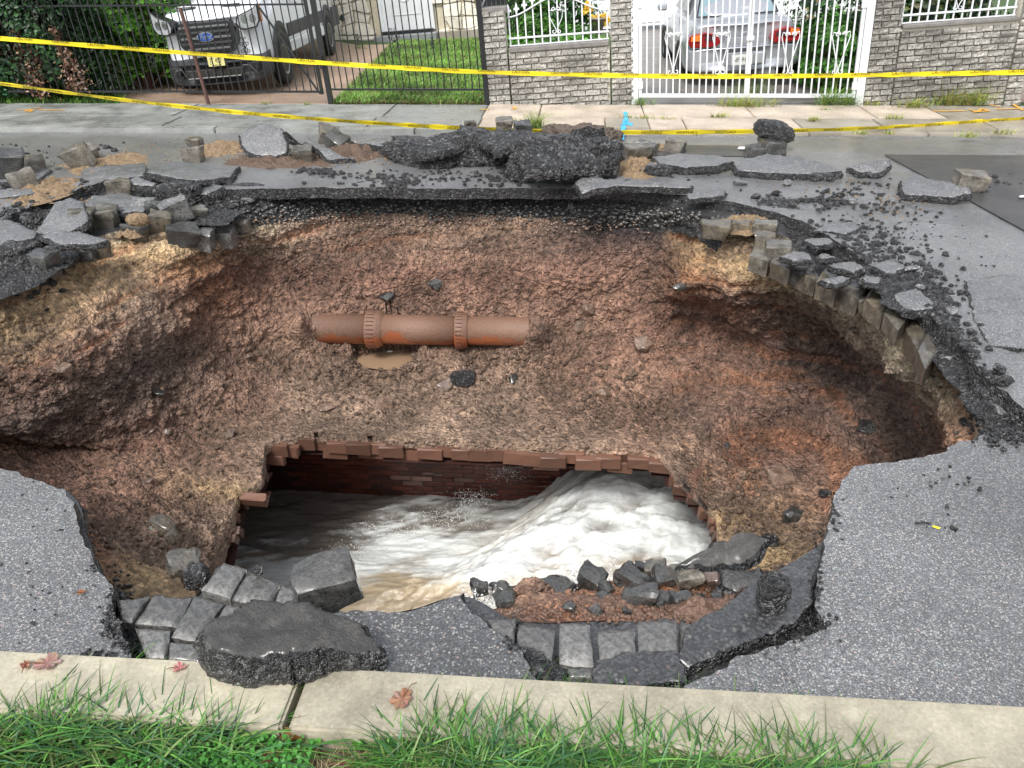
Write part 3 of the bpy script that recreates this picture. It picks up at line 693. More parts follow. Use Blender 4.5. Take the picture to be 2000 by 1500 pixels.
# one brick sticks far out on the left
p = at_cyl(480, 965, SRO)
o = sew(link('brick', bmud[0], loc=cyl(p.x + .04, phi_of(p), SRO - .08))); o.rotation_euler = (phi_of(p), .03, -.05)

# ================================================================ water
def proj(Pn):
    d = Pn - np.array(CPOS); zc = d @ np.array(fwd)
    return 1000 + F * (d @ np.array(cright)) / zc, 750 - F * (d @ np.array(cup)) / zc
gx = np.arange(-6, 6, .018); gy = np.arange(3.92, 6.46, .018)
X, Y = np.meshgrid(gx, gy, indexing='ij')
def sst(a, b, x): t_ = np.clip((x - a) / (b - a), 0, 1); return t_ * t_ * (3 - 2 * t_)
# surge coming in from the right, falling towards the left
ex = -1.35 + 1.15 * sst(4.5, 6.3, Y)                                   # left foot of the surge for each y
surge = sst(ex - .35, ex + .75, X) * (.30 + .52 * sst(4.5, 6.1, Y)) * (1 - .35 * sst(.6, 1.6, X))
low = .14 * np.exp(-((X + 1.35) / .7) ** 2 - ((Y - 4.9) / .35) ** 2)
Z = -2.97 + surge + low
Z = Z - .08 * sst(4.7, 4.1, Y)
N = np.zeros(X.shape); N2 = np.zeros(X.shape); N3 = np.zeros(X.shape)
for i in range(X.shape[0]):
    x = gx[i]
    for j in range(X.shape[1]):
        y = gy[j]
        w = .25 * noise.noise(Vector((x * .8, y * .8, 3)))
        N[i, j] = fr(Vector((x * 1.3 + y * .9 + w, (y - .42 * x + w) * 6.0, 1.7)), .7, 2.1, 4, noise_basis=PB)
        N2[i, j] = fr(Vector((x * 4, y * 9, 7.7)), .6, 2.2, 4, noise_basis=PB)
        N3[i, j] = fr(Vector((x * .9, y * 1.6, 2.2)), .8, 2.2, 3, noise_basis=PB)
N4 = np.zeros(X.shape)
for i in range(X.shape[0]):
    x = gx[i]
    for j in range(X.shape[1]):
        y = gy[j]; N4[i, j] = fr(Vector((x * 3.2 + .6 * N[i, j], y * 5.2, 4.4)), .55, 2.2, 5, noise_basis=PB)
fz = sst(ex - .5, ex, X)
Z += (.015 + .02 * fz) * N + .012 * N2 + .045 * N3 + (.012 + .022 * fz) * N4 + .03 * fz * N
PU, PV = proj(np.stack([X, Y, Z], -1))
# where the water is white: the surge and its foot; elsewhere it stays brown and smooth
WP = [(1075, 868), (1000, 900), (955, 935), (935, 985), (905, 1018), (840, 1030), (760, 1028), (700, 1048), (650, 1082), (560, 1098), (420, 1085), (420, 1120), (560, 1160), (690, 1140), (760, 1112), (900, 1130), (960, 1190), (1100, 1300), (1600, 1300), (1500, 1000), (1395, 985), (1330, 930), (1300, 868)]
def sdist(px_, py_2, poly):
    d = np.full(px_.shape, 1e9)
    for (x0, y0), (x1, y1) in zip(poly, poly[1:] + poly[:1]):
        L2 = (x1 - x0) ** 2 + (y1 - y0) ** 2; t_ = np.clip(((px_ - x0) * (x1 - x0) + (py_2 - y0) * (y1 - y0)) / L2, 0, 1)
        d = np.minimum(d, np.hypot(px_ - x0 - t_ * (x1 - x0), py_2 - y0 - t_ * (y1 - y0)))
    ins = inpoly(px_.ravel(), py_2.ravel(), poly).reshape(px_.shape); return np.where(ins, d, -d)
sd = sdist(PU, PV, WP)
foam = sst(-22, 22, sd + 34 * N + 22 * N2 + 8)
foam = np.maximum(foam, .30 * sst(.12, .5, N) * sst(5.9, 5.5, Y))
foam = np.maximum(foam, .8 * np.exp(-((PU - 860) / 110) ** 2 - ((PV - 970 + .35 * (PU - 860)) / 16) ** 2) * sst(-.3, .3, N2 + N))
foam *= 1 - .7 * np.exp(-((PU - 1365) / 42) ** 2 - ((PV - 945) / 60) ** 2)
topr = np.exp(-((PU - 1230) / 190) ** 2 - ((PV - 900) / 55) ** 2)
foam = np.clip(foam * (.95 + .95 * N + .3 * N4 + .5 * N2 - .34 * topr), 0, 1)
brown = np.clip(np.exp(-((PU - 800) / 170) ** 2 - ((PV - 1175) / 42) ** 2) * 1.1 + .35 * np.exp(-((PU - 1120) / 200) ** 2 - ((PV - 1120) / 45) ** 2) + .45 * N3, 0, 1)
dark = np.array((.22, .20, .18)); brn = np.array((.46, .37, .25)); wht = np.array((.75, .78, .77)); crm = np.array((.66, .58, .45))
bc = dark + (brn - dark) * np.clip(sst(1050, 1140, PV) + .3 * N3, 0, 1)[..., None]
fc = wht + (crm - wht) * brown[..., None]
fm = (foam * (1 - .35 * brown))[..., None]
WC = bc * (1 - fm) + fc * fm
I = np.arange(X.size).reshape(X.shape)
fq = np.stack([I[:-1, :-1], I[1:, :-1], I[1:, 1:], I[:-1, 1:]], -1).reshape(-1, 4)
t = NT('rushing_water'); a = t.attr(); co = t.coord('World')
mp = t.n('ShaderNodeMapping'); t.put(mp.inputs['Vector'], co); mp.inputs['Rotation'].default_value = (0, 0, rad(-22)); mp.inputs['Scale'].default_value = (1.6, 15, 3.0)
sn = t.noise(1.5, 5, mp.outputs[0], rough=.65)
c = t.mix(.8, a, t.ramp(sn.outputs[0], [(.32, .55), (.5, .95), (.66, 1.22)]), 'MULTIPLY')
hsn = t.n('ShaderNodeSeparateColor'); t.put(hsn.inputs[0], a)
M['water'] = t.fin(c, t.ramp(hsn.outputs[1], [(.15, .18), (.6, .42)]), t.bump(t.math('ADD', sn.outputs[0], t.noise(40, 4, co).outputs[0]), .28, .02), Specular_IOR_Level=.5)
link('water', npmesh('water', np.stack([X, Y, Z], -1).reshape(-1, 3), fq, M['water'], WC.reshape(-1, 3)), kind='structure')

# ================================================================ clay pipe
pipe = empty('clay_pipe', Matrix.Translation(pc[1]), 'muddy orange brown clay pipe sticking out of the far wall of the sinkhole', 'pipe')
def lathe_x(prof, n=40):
    m_ = MB(); L = len(prof)
    vs = [(x, r * math.cos(2 * math.pi * k / n), r * math.sin(2 * math.pi * k / n)) for x, r in prof for k in range(n)]
    fs = [(i * n + k, (i + 1) * n + k, (i + 1) * n + (k + 1) % n, i * n + (k + 1) % n) for i in range(L - 1) for k in range(n)]
    return m_.add(vs, fs)
o1 = pc[1]
X0 = pc[0].x - o1.x - .4; X2 = pc[2].x - o1.x; X3 = pc[3].x - o1.x + .02
def pp_(prof, nm): return lathe_x(prof).build(nm, M['clay_pipe'], pipe, smooth=True)
pp_([(X0, pr), (-.06, pr), (-.06, pr * .8)], 'pipe_length')
pp_([(.02, pr * .8), (.02, pr), (X2 - .05, pr * .97), (X2 - .05, pr * .8)], 'pipe_length')
pp_([(X2 + .02, pr * .8), (X2 + .02, pr * .96), (X3, pr * .95)], 'pipe_length')
for xc, hw, rr in ((0, .055, 1.27), (X2, .042, 1.2)):
    c0 = pp_([(xc - hw, pr * .95), (xc - hw, pr * rr), (xc - hw * .7, pr * rr * 1.03), (xc + hw * .4, pr * rr * 1.02), (xc + hw, pr * rr * .98), (xc + hw * 1.8, pr * 1.02)], 'collar')
    gm = MB()
    for k in range(30):
        an = 2 * math.pi * k / 30
        gm.box((xc, math.cos(an) * pr * rr * 1.035, math.sin(an) * pr * rr * 1.035), (hw * 1.3, .006, .006))
    gm.build('groove', M['rust'], c0, fix=False)
pipe.rotation_euler = (0, math.atan2(-(pc[3] - pc[0]).z, (pc[3] - pc[0]).x), 0)
# puddle below it
m_ = MB()
m_.add([(PC[0] + PRX * 1.1 * math.cos(k * math.pi / 16), PC[1] + PRY * 1.1 * math.sin(k * math.pi / 16), PZ - .018) for k in range(32)], [tuple(range(32))])
M['puddle'] = simple('muddy_puddle', (.28, .19, .12), .08, 3, .1)
m_.build('puddle', M['puddle'], kind='structure')
# ================================================================ near kerb and verge
KT = .03
yb = at(700, 1430, KT).y
kerb = empty('kerb', Matrix.Translation((0, YK, 0)), kind='structure')
xj = at(572, 1375, KT).x
def slabbox(name, x0, x1, y0, y1, z0, z1, mat, parent, j=.004, kind=None):
    rnd_ = random.Random(int(x0 * 100) + int(y0 * 77))
    b = MB().box(((x0 + x1) / 2, (y0 + y1) / 2, (z0 + z1) / 2), (x1 - x0, y1 - y0, z1 - z0))
    me = b.mesh(name, mat); bm = bmesh.new(); bm.from_mesh(me)
    bmesh.ops.subdivide_edges(bm, edges=[e for e in bm.edges if e.calc_length() > .5], cuts=3)
    bmesh.ops.bevel(bm, geom=[e for e in bm.edges if e.calc_face_angle(0) > .5], offset=.009, segments=2, affect='EDGES')
    bmesh.ops.recalc_face_normals(bm, faces=bm.faces)
    for v_ in bm.verts: v_.co.z += j * fbm((v_.co.x * 3, v_.co.y * 3, 1), 3); v_.co.y += .004 * fbm((v_.co.x * 4, 3, v_.co.z), 3)
    bm.to_mesh(me); bm.free()
    o = link(name, me, parent); 
    if parent: o.matrix_parent_inverse = parent.matrix_world.inverted()
    if kind: o['kind'] = kind
    return o
gap = .022
for a_, b_2 in ((-16, -12.9), (-12.88, -9.8), (-9.78, -6.7), (-6.68, -3.6), (-3.58, xj - gap / 2), (xj + gap / 2, 3.1), (3.12, 6.2), (6.22, 9.3), (9.32, 12.4), (12.42, 16)):
    slabbox('kerb_stone', a_, b_2, yb, YK, -.25, KT, M['kerb'], kerb)
def gridsheet(name, x0, x1, y0, y1, z, step, mat, amp=.02, sc=3, **k):
    nx, ny = max(2, int((x1 - x0) / step)), max(2, int((y1 - y0) / step))
    X_, Y_ = np.meshgrid(np.linspace(x0, x1, nx), np.linspace(y0, y1, ny), indexing='ij')
    Zz = np.array([z + amp * fbm((x, y, 2), 4) for x, y in zip((X_ * sc).ravel(), (Y_ * sc).ravel())])
    I_ = np.arange(nx * ny).reshape(nx, ny)
    f = np.stack([I_[:-1, :-1], I_[1:, :-1], I_[1:, 1:], I_[:-1, 1:]], -1).reshape(-1, 4)
    return link(name, npmesh(name, np.stack([X_.ravel(), Y_.ravel(), Zz], -1), f, mat), **k)
gridsheet('verge_ground', -3.2, 3.2, -1.2, yb + .01, -.045, .03, M['dirt'], .02, 6, kind='structure')
# ground beyond what is in view
gm = MB()
for x0, x1, y0, y1 in ((-90, -3.2, -60, yb + .01), (3.2, 90, -60, yb + .01), (-3.2, 3.2, -60, -1.2), (-90, -16, yb, 90), (16, 90, yb, 90)):
    gm.add([(x0, y0, -.05), (x1, y0, -.05), (x1, y1, -.05), (x0, y1, -.05)], [(0, 1, 2, 3)])
M['grassground'] = simple('grass_ground', (.05, .09, .025), .8, 5, .4, .6, 30, .03, kind='World')
gm.build('ground', M['grassground'], kind='structure', fix=False)

# ================================================================ far pavement
PT = .055
YB = at(1000, 204, PT).y; YM = at(1000, 229, PT).y; YKF = YFAR + .13
pav = empty('pavement', Matrix.Translation((0, YFAR, 0)), kind='structure')
ub = [-4000, -3000, -2300, -1700, -1200, -800, -400, -20, 360, 760, 948, 1055, 1256, 1462, 1690, 1822, 2120, 2500, 3100, 3900]
uf = [-4000, -3000, -2300, -1700, -1200, -800, -400, -20, 320, 720, 935, 1056, 1182, 1268, 1338, 1560, 1720, 1930, 2200, 2600, 3100, 3900]
def pmat(u, row):
    if u < 940: return 'pave_grey'
    if row == 0: return 'pave_pink' if u < 1815 else 'pave_tan'
    if u < 1182: return 'pave_pink'
    if u < 1268: return 'pave_tan'
    return 'pave_pink' if u < 1555 else 'pave_tan'
rs = random.Random(3)
for row, us, v0, y0, y1 in ((0, ub, 216, YM + .006, YB), (1, uf, 244, YKF + .006, YM - .006)):
    for a_, b_2 in zip(us[:-1], us[1:]):
        slabbox('paving_slab', at(a_, v0, PT).x + .006, at(b_2, v0, PT).x - .006, y0, y1, -.1, PT + rs.uniform(-.004, .004), M[pmat(a_ + 5, row)], pav)
fk = empty('kerb', Matrix.Translation((0, YFAR, 0)), kind='structure')
for i, (a_, b_2) in enumerate(zip([-16, -12, -8, -4.3, -1.9, .02, 1.35, 2.6, 3.9, 5.0, 6.4, 9, 12], [-12, -8, -4.3, -1.9, .02, 1.35, 2.6, 3.9, 5.0, 6.4, 9, 12, 16])):
    slabbox('kerb_stone', a_ + .006, b_2 - .006, YFAR + rs.uniform(0, .02) * (i > 4), YKF, -.2, PT - (.0 if i < 5 else rs.uniform(.01, .03)), M['pave_grey' if i < 5 else 'pave_tan'], fk)
# road gutter strip, paint marks on the pavement
M['orange_paint'] = simple('orange_spray', (.75, .38, .05), .5, 40, .3, kind='World'); M['blue_paint'] = simple('blue_spray', (.05, .42, .75), .5, 40, .3, kind='World')
def strokes(name, lines, w, mat, z=PT + .009, label=None, seed=0):
    rnd_ = random.Random(seed); mb = MB()
    for ln in lines:
        p = [at(u, v, z) for u, v in ln]
        pts = []
        for a_, b_2 in zip(p[:-1], p[1:]):
            m_ = max(2, int((b_2 - a_).length / .03))
            pts += [a_.lerp(b_2, q / m_) for q in range(m_)]
        pts.append(p[-1]); vs = []
        for i, q in enumerate(pts):
            d_ = (pts[min(i + 1, len(pts) - 1)] - pts[max(0, i - 1)]); d_.z = 0; d_ = d_.normalized() if d_.length else Vector((1, 0, 0))
            nn = Vector((-d_.y, d_.x, 0)); ww = w * rnd_.uniform(.6, 1.15) * (.4 if i in (0, len(pts) - 1) else 1)
            vs += [q + nn * ww * rnd_.uniform(.8, 1.1), q - nn * ww * rnd_.uniform(.8, 1.1)]
        mb.add(vs, [(2 * i, 2 * i + 1, 2 * i + 3, 2 * i + 2) for i in range(len(pts) - 1)])
    return mb.build(name, mat, kind='structure')
strokes('pavement_marking', [[(30, 215), (62, 214)], [(60, 212), (48, 217), (66, 214), (56, 219)], [(74, 214), (128, 215)], [(66, 211), (82, 210)]], .018, M['orange_paint'], seed=1)
strokes('pavement_marking', [[(935, 213), (957, 214)], [(1000, 208), (1008, 211), (1002, 213)], [(1820, 217), (1888, 216)], [(1893, 213), (1908, 218), (1918, 212), (1932, 216), (1900, 219)], [(1945, 213), (2010, 211)], [(1962, 194), (1978, 203), (1998, 215)], [(1930, 204), (1955, 208)]], .022, M['orange_paint'], seed=2)
strokes('pavement_marking', [[(1221, 218), (1223, 232), (1219, 243), (1216, 262), (1215, 274)], [(1210, 245), (1235, 240)], [(1222, 236), (1234, 246)]], .03, M['blue_paint'], seed=3)

# ================================================================ yards behind the pavement
yard = empty('yard_ground', Matrix.Translation((0, YB, 0)), kind='structure')
def groundpoly(name, poly, mat, z, kind='structure'):
    mb = MB(); p = [at(u, v, z) for u, v in poly]; p = [(q.x, max(q.y, YB + .004), z) for q in p]
    return mb.add(p, [tuple(range(len(p)))]).build(name, mat, kind=kind)
gy_ = [(-16, YB + .002), (16, YB + .002), (16, 90), (-16, 90)]
MB().add([(x, y, PT - .012) for x, y in gy_], [(0, 1, 2, 3)]).build('lawn_ground', M['grassground'], kind='structure')
groundpoly('driveway', [(228, 206), (645, 204), (664, 186), (720, 130), (770, 86), (700, 88), (540, 62), (240, 62), (200, 150)], M['drive'], PT - .006)
groundpoly('driveway', [(1236, 206), (1690, 206), (1660, 150), (1560, 60), (1300, 20), (1170, 20), (1205, 100)], M['drive_grey'], PT - .006)
groundpoly('path', [(1985, 200), (2300, 200), (2250, 60), (1990, 60)], M['drive'], PT - .004)
bpy.data.objects.remove(yard)

# ================================================================ iron fences and gates
UPV = UP
def spiral(cx, cz, r, a0, turns, y=0, n=18, dirn=1):
    return [(cx + r * (1 - .75 * i / n) * math.cos(a0 + dirn * turns * 2 * math.pi * i / n), y, cz + r * (1 - .75 * i / n) * math.sin(a0 + dirn * turns * 2 * math.pi * i / n)) for i in range(n + 1)]
def scroll_ornament(par, x, z, h, mat, r=.005):
    """a wrought scroll: four curls round a centre bar"""
    mb = MB(); w = h * .24
    for sx in (-1, 1):
        for sz in (-1, 1):
            mb.tube([(x + sx * w * .15, -.012, z), (x + sx * w * .5, -.012, z + sz * h * .10)] + spiral(x + sx * w * .7, z + sz * h * .16, w * .42, math.pi * (1 if sx > 0 else 0), .85, -.012, 14, -sx * sz), r, 5)
            mb.tube([(x, -.012, z + sz * h * .32), (x + sx * w * .2, -.012, z + sz * h * .36)] + spiral(x + sx * w * .42, z + sz * h * .43, w * .26, math.pi * (1 if sx > 0 else 0), .8, -.012, 12, -sx * sz), r, 5)
            mb.tube([(x + sx * w * .5, -.012, z + sz * h * .05), (x + sx * w * .12, -.012, z + sz * h * .3)], r, 5)
    mb.box((x, -.012, z), (.02, .02, .03))
    return mb.build('scroll_ornament', mat, par, fix=False)
def bar_mesh(name, h, w, mat):
    b = MB().box((0, 0, h / 2), (w, w, h)); return b.mesh(name, mat)
def bars(par, x0, x1, n, z0, z1, w, mat, slope=SL, jit=0):
    me = bar_mesh('bar', z1 - z0, w, mat)
    for i in range(n):
        x = x0 + (x1 - x0) * i / (n - 1)
        link('bar', me, par, loc=(x + random.uniform(-jit, jit), 0, z0 + slope * x), rot=(0, random.uniform(-jit, jit) * .4, 0))
def rail(par, x0, x1, z, w, mat, slope=SL, name='rail', y=-.012):
    mb = MB(); h = w / 2
    vs = [(x, y + dy, z + slope * x + dz) for x in (x0, x1) for dy, dz in ((-h, -h), (h, -h), (h, h), (-h, h))]
    mb.add(vs, [(0, 1, 2, 3), (7, 6, 5, 4), (0, 4, 5, 1), (1, 5, 6, 2), (2, 6, 7, 3), (3, 7, 4, 0)])
    return mb.build(name, mat, par)
FY = YB + .05
def basep(u, v): p = at(u, v, PT); return Vector((p.x, FY, PT))
b0 = basep(645, 203); lx = lambda u, v=203, b=b0: (at(u, v, PT).x - b.x) / HX.x
b0p = Vector(b0)
def zpx(v, vb=203): return (vb - v) / (ppm(b0) * .955)
gate = empty('driveway_gate', uframe(b0), 'long black iron driveway gate closed in front of the white van', 'gate')
xl_ = lx(20)
bars(gate, xl_ + .04, -.14, 45, zpx(182), zpx(16), .013, M['black'], jit=.004)
rail(gate, xl_, -.1, zpx(182), .026, M['black']); rail(gate, xl_, -.1, zpx(35), .022, M['black'])
MB().box((-.1, 0, zpx(95)), (.04, .04, zpx(14) - zpx(182) + .1)).build('gate_stile', M['black'], gate)
MB().tube([(lx(545), -.03, zpx(33)), (-.12, -.03, zpx(184))], .014, 6).build('brace', M['black'], gate)
scroll_ornament(gate, lx(501), zpx(96), .26, M['black']); scroll_ornament(gate, lx(318), zpx(100), .26, M['black'])
# rusty support post leaning against the gate
pb, ptp = Vector((lx(408), -.07, zpx(203))), None
q0, q1 = at(408, 204, PT), at_y(352, 16, at(408, 204, PT).y - .02)
MB().tube([(0, 0, -.02), tuple(q1 - q0)], .024, 8).build('leaning_post', [M['rust']], loc=q0, label='rusty brown metal post leaning in front of the van grille', cat='post')
# fence panel with posts
fen = empty('iron_fence', uframe(b0), 'black iron fence panel with scrolls in front of the green lawn', 'fence')
xr_ = lx(952, 200)
MB().box((0, 0, .85), (.062, .062, 1.72)).build('post', M['black'], fen)
MB().box((xr_, 0, .70 + SL * xr_), (.062, .062, 1.50)).build('post', M['black'], fen)
MB().box((xr_, 0, 1.475 + SL * xr_), (.075, .075, .02)).box((xr_, 0, 1.50 + SL * xr_), (.03, .03, .03)).build('post_cap', M['black'], fen)
MB().box((-.02, -.045, zpx(130)), (.05, .03, .16)).build('latch', M['black'], fen)
bars(fen, .09, xr_ - .08, 22, zpx(178), zpx(10), .013, M['black'], jit=.004)
rail(fen, 0, xr_, zpx(178), .024, M['black']); rail(fen, 0, xr_, zpx(27), .022, M['black'])
scroll_ornament(fen, lx(717), zpx(93) + SL * lx(717), .14, M['black'], .004); scroll_ornament(fen, lx(786), zpx(96) + SL * lx(786), .33, M['black'], .005)
scroll_ornament(fen, lx(857), zpx(99) + SL * lx(857), .14, M['black'], .004)
# side fence running back between the two yards
sf = empty('side_fence', uframe(b0 + Vector((HX * xr_)) + Vector((0, .1, 0))), 'black iron side fence running back beside the pillar of the grey brick wall', 'fence')
me = bar_mesh('bar', 1.75, .014, M['black'])
for i in range(20): link('bar', me, sf, loc=(.03 + .018 * i, .12 + .13 * i, SL * xr_))
MB().tube([(.03, .05, 1.5 + SL * xr_), (.4, 2.6, 1.5 + SL * xr_)], .015, 6).build('rail', M['black'], sf)
MB().tube([(.03, .05, .2 + SL * xr_), (.4, 2.6, .2 + SL * xr_)], .015, 6).build('rail', M['black'], sf)
MB().tube([(.0, .0, 1.12 + SL * xr_), (.2, .06, 1.5 + SL * xr_)], .012, 6).build('brace', simple('grey_metal', (.35, .36, .37), .4), sf)
# black gate post at the right edge
rb = at(1978, 192, PT); rb.y = FY
rg = empty('side_gate', uframe(rb), 'black metal gate at the right end of the grey brick wall', 'gate')
MB().box((0, 0, .9), (.085, .085, 1.9)).build('post', M['black'], rg)
MB().box((1.1, 0, .9 + SL), (.085, .085, 1.9)).build('post', M['black'], rg)
bars(rg, .16, 1.0, 7, .1, 1.8, .016, M['black']); rail(rg, .04, 1.08, .12, .03, M['black']); rail(rg, .04, 1.08, 1.7, .03, M['black'])

# ---------------------------------------------------------------- split-face brick walls
def wall_brick(seed, L=.186, Hh=.062, T=.05):
    rnd_ = random.Random(seed); b = MB().box((0, 0, 0), (L, T, Hh)); me = b.mesh('brick', M['brick_grey'])
    bm = bmesh.new(); bm.from_mesh(me)
    bmesh.ops.subdivide_edges(bm, edges=bm.edges[:], cuts=1, use_grid_fill=True)
    for v_ in bm.verts:
        if v_.co.y < -.01: v_.co.y -= rnd_.uniform(0, .016); v_.co.x *= .97; v_.co.z *= .9
    bm.to_mesh(me); bm.free(); return me
wbs = [wall_brick(i) for i in range(8)]; whs = [wall_brick(30 + i, .09) for i in range(5)]
def brick_panel(par, x0, x1, z0, z1, dz=.073, y=-.0, rndm=random.Random(8)):
    n = int(round((z1 - z0) / dz)); cores = MB()
    cores.box(((x0 + x1) / 2, y + .10, (z0 + z1) / 2), (x1 - x0 - .01, .17, z1 - z0))
    cores.build('mortar_core', M['mortar'], par)
    for r in range(n):
        z = z0 + (r + .5) * dz; x = x0 + (0 if r % 2 else -.098)
        while x < x1 - .02:
            a_, b_2 = max(x, x0), min(x + .196, x1)
            w = b_2 - a_ - .01
            if w > .03:
                half = w < .12
                o = link('brick', (whs if half else wbs)[rndm.randrange(5 if half else 8)], par, loc=((a_ + b_2) / 2, y, z), rot=(0, 0, rndm.uniform(-.01, .01)))
                o.scale = (w / (.09 if half else .186), 1, 1)
            x += .196
def cap(par, x0, x1, z, name='cap_stone', over=.03, h=.06, y=.1):
    mb = MB().box(((x0 + x1) / 2, y, z + h / 2), (x1 - x0 + 2 * over, .26, h))
    o = mb.build(name, M['cap'], par, bevel=.008); return o
bw = at(958, 199, PT); bw.y = FY + .02
w1 = empty('brick_wall', uframe(bw), 'low grey brick wall with two pillars left of the white gate', 'wall')
L1 = (at(1236, 200, PT).x - bw.x) / HX.x
brick_panel(w1, 0, .29, -.12, 1.10); cap(w1, 0, .29, 1.10)
brick_panel(w1, .30, L1 - .30, -.20, .61); cap(w1, .31, L1 - .31, .61, over=0)
brick_panel(w1, L1 - .29, L1, -.22, 1.38); cap(w1, L1 - .29, L1, 1.38)
b2p = at(1686, 205, PT); b2p.y = FY + .02
w2 = empty('brick_wall', uframe(b2p), 'grey brick wall with tall pillars right of the white gate', 'wall')
L2 = (at(1968, 196, PT).x - b2p.x) / HX.x
brick_panel(w2, 0, .34, -.12, 1.62); cap(w2, 0, .34, 1.62)
brick_panel(w2, .35, L2 - .22, -.25, .87); cap(w2, .36, L2 - .23, .87, over=0, h=.045)
brick_panel(w2, L2 - .21, L2, -.28, 1.55); cap(w2, L2 - .21, L2, 1.55)

def topfence(par, x0, x1, z0, label, n=13):
    fz = empty('ornamental_fence', par.matrix_world @ Matrix.Translation((0, .1, 0)), label, 'fence')
    zb = z0 + .10
    rail(fz, x0, x1, zb, .022, M['white'], slope=0, y=0); rail(fz, x0, x1, z0 + .012, .014, M['white'], slope=0, y=0)
    arch = lambda x: zb + .25 + .20 * .5 * (1 - math.cos(2 * math.pi * (x - x0) / (x1 - x0)))
    MB().tube([(x0 + (x1 - x0) * i / 24, -.012, arch(x0 + (x1 - x0) * i / 24)) for i in range(25)], .011, 6).build('arched_rail', M['white'], fz, smooth=True)
    for i in range(n):
        x = x0 + .02 + (x1 - x0 - .04) * i / (n - 1); zt = arch(x) + .03
        mb = MB().box((x, .006, (z0 + zt) / 2 + (.0)), (.017, .017, zt - z0)); o = mb.build('bar', M['white'], fz, fix=False)
        # spear head: a leaf-shaped point with two side petals
        sp_ = [(x - .010, zt), (x - .016, zt + .03), (x - .038, zt + .035), (x - .030, zt + .062), (x - .014, zt + .055), (x - .016, zt + .075), (x, zt + .125),
               (x + .016, zt + .075), (x + .014, zt + .055), (x + .030, zt + .062), (x + .038, zt + .035), (x + .016, zt + .03), (x + .010, zt)]
        MB().poly(sp_, -.003, .012).build('finial', M['white'], fz, fix=False)
    xm = (x0 + x1) / 2 - .02
    hb = MB()
    for s in (-1, 1):
        hb.tube(spiral(xm + s * .035, zb + .33 - .03, .03, math.pi * (0 if s < 0 else 1), -.9 * s, -.01, 14)[::-1] + [(xm + s * .09, -.01, zb + .29), (xm + s * .075, -.01, zb + .2), (xm + s * .012, -.01, zb + .08)] + spiral(xm + s * .035, zb + .045, .03, math.pi * (1 if s > 0 else 0), .8 * s, -.01, 12), .006, 5)
    hb.build('scroll_ornament', M['white'], fz, fix=False)
topfence(w1, .31, L1 - .31, .67, 'white arched spear-topped fence on the low wall left of the white gate', 13)
topfence(w2, .36, L2 - .23, .915, 'white arched spear-topped fence on the wall right of the white gate', 14)

# ---------------------------------------------------------------- white double gate
gb = at(1240, 203, PT); gb.y = FY + .03
wg = empty('driveway_gate', uframe(gb), 'white double gate with heart scrolls behind which the silver car stands', 'gate')
LG = (at(1668, 200, PT).x - gb.x) / HX.x
zg = lambda v: (203 - v) / (ppm(gb) * .955)
MB().box((0, 0, .95), (.085, .085, 1.95)).build('post', M['white'], wg)
MB().box((LG, 0, .95 + SL * LG), (.095, .095, 1.95)).build('post', M['white'], wg)
half = LG * .502
for k, (xa, xb) in enumerate(((.07, half - .012), (half + .012, LG - .075))):
    lf = MB()
    rail(wg, xa, xb, zg(188), .045, M['white']); rail(wg, xa, xb, zg(10), .045, M['white'])
    for xx in (xa, xb):
        MB().box((xx, -.012, (zg(188) + zg(10)) / 2 + SL * xx + .25), (.04, .04, zg(10) - zg(188) + .55)).build('gate_stile', M['white'], wg)
    n = 15 if k == 0 else 14
    bars(wg, xa + .085, xb - .085, n, zg(188), zg(10), .017, M['white'])
    rail(wg, xa, xb, zg(10) + .5, .04, M['white'])
    tb = MB(); m_ = 5
    for q in range(m_):
        xc = xa + (xb - xa) * (q + .5) / m_; zc = zg(10) + .14 + SL * xc
        for s in (-1, 1):
            tb.tube([(xc, -.01, zc + .3)] + [(xc + s * .12, -.01, zc + .05)] + spiral(xc + s * .07, zc, .07, 0 if s > 0 else math.pi, .9 * -s, -.01, 14), .008, 5)
    tb.build('scroll_ornament', M['white'], wg, fix=False)
    for u in ((1306, 1392) if k == 0 else (1516, 1606)):
        xc = (at(u, 190, PT).x - gb.x) / HX.x; zs = SL * xc
        # straight down from where the heart is seen
        hb = MB(); zt, zl = zg(82) + zs, zg(148) + zs
        for s in (-1, 1):
            hb.tube(spiral(xc + s * .045, zt - .02, .036, math.pi * (0 if s < 0 else 1), .8 * -s, -.028, 14)[::-1] + [(xc + s * .10, -.028, zt + .01), (xc + s * .108, -.028, zt - .05), (xc + s * .01, -.028, zl + .06)] + spiral(xc + s * .042, zl + .012, .036, math.pi * (1 if s > 0 else 0), .85 * s, -.028, 14), .007, 5)
        hb.build('scroll_ornament', M['white'], wg, fix=False)
for z in (zg(35), zg(170)):
    MB().box((LG - .05, -.03, z + SL * LG), (.12, .03, .09)).build('hinge', M['white'], wg)
    MB().box((.05, -.03, z), (.10, .03, .09)).build('hinge', M['white'], wg)
MB().box((half, -.04, zg(90) + SL * half), (.09, .03, .05)).build('latch', M['white'], wg)

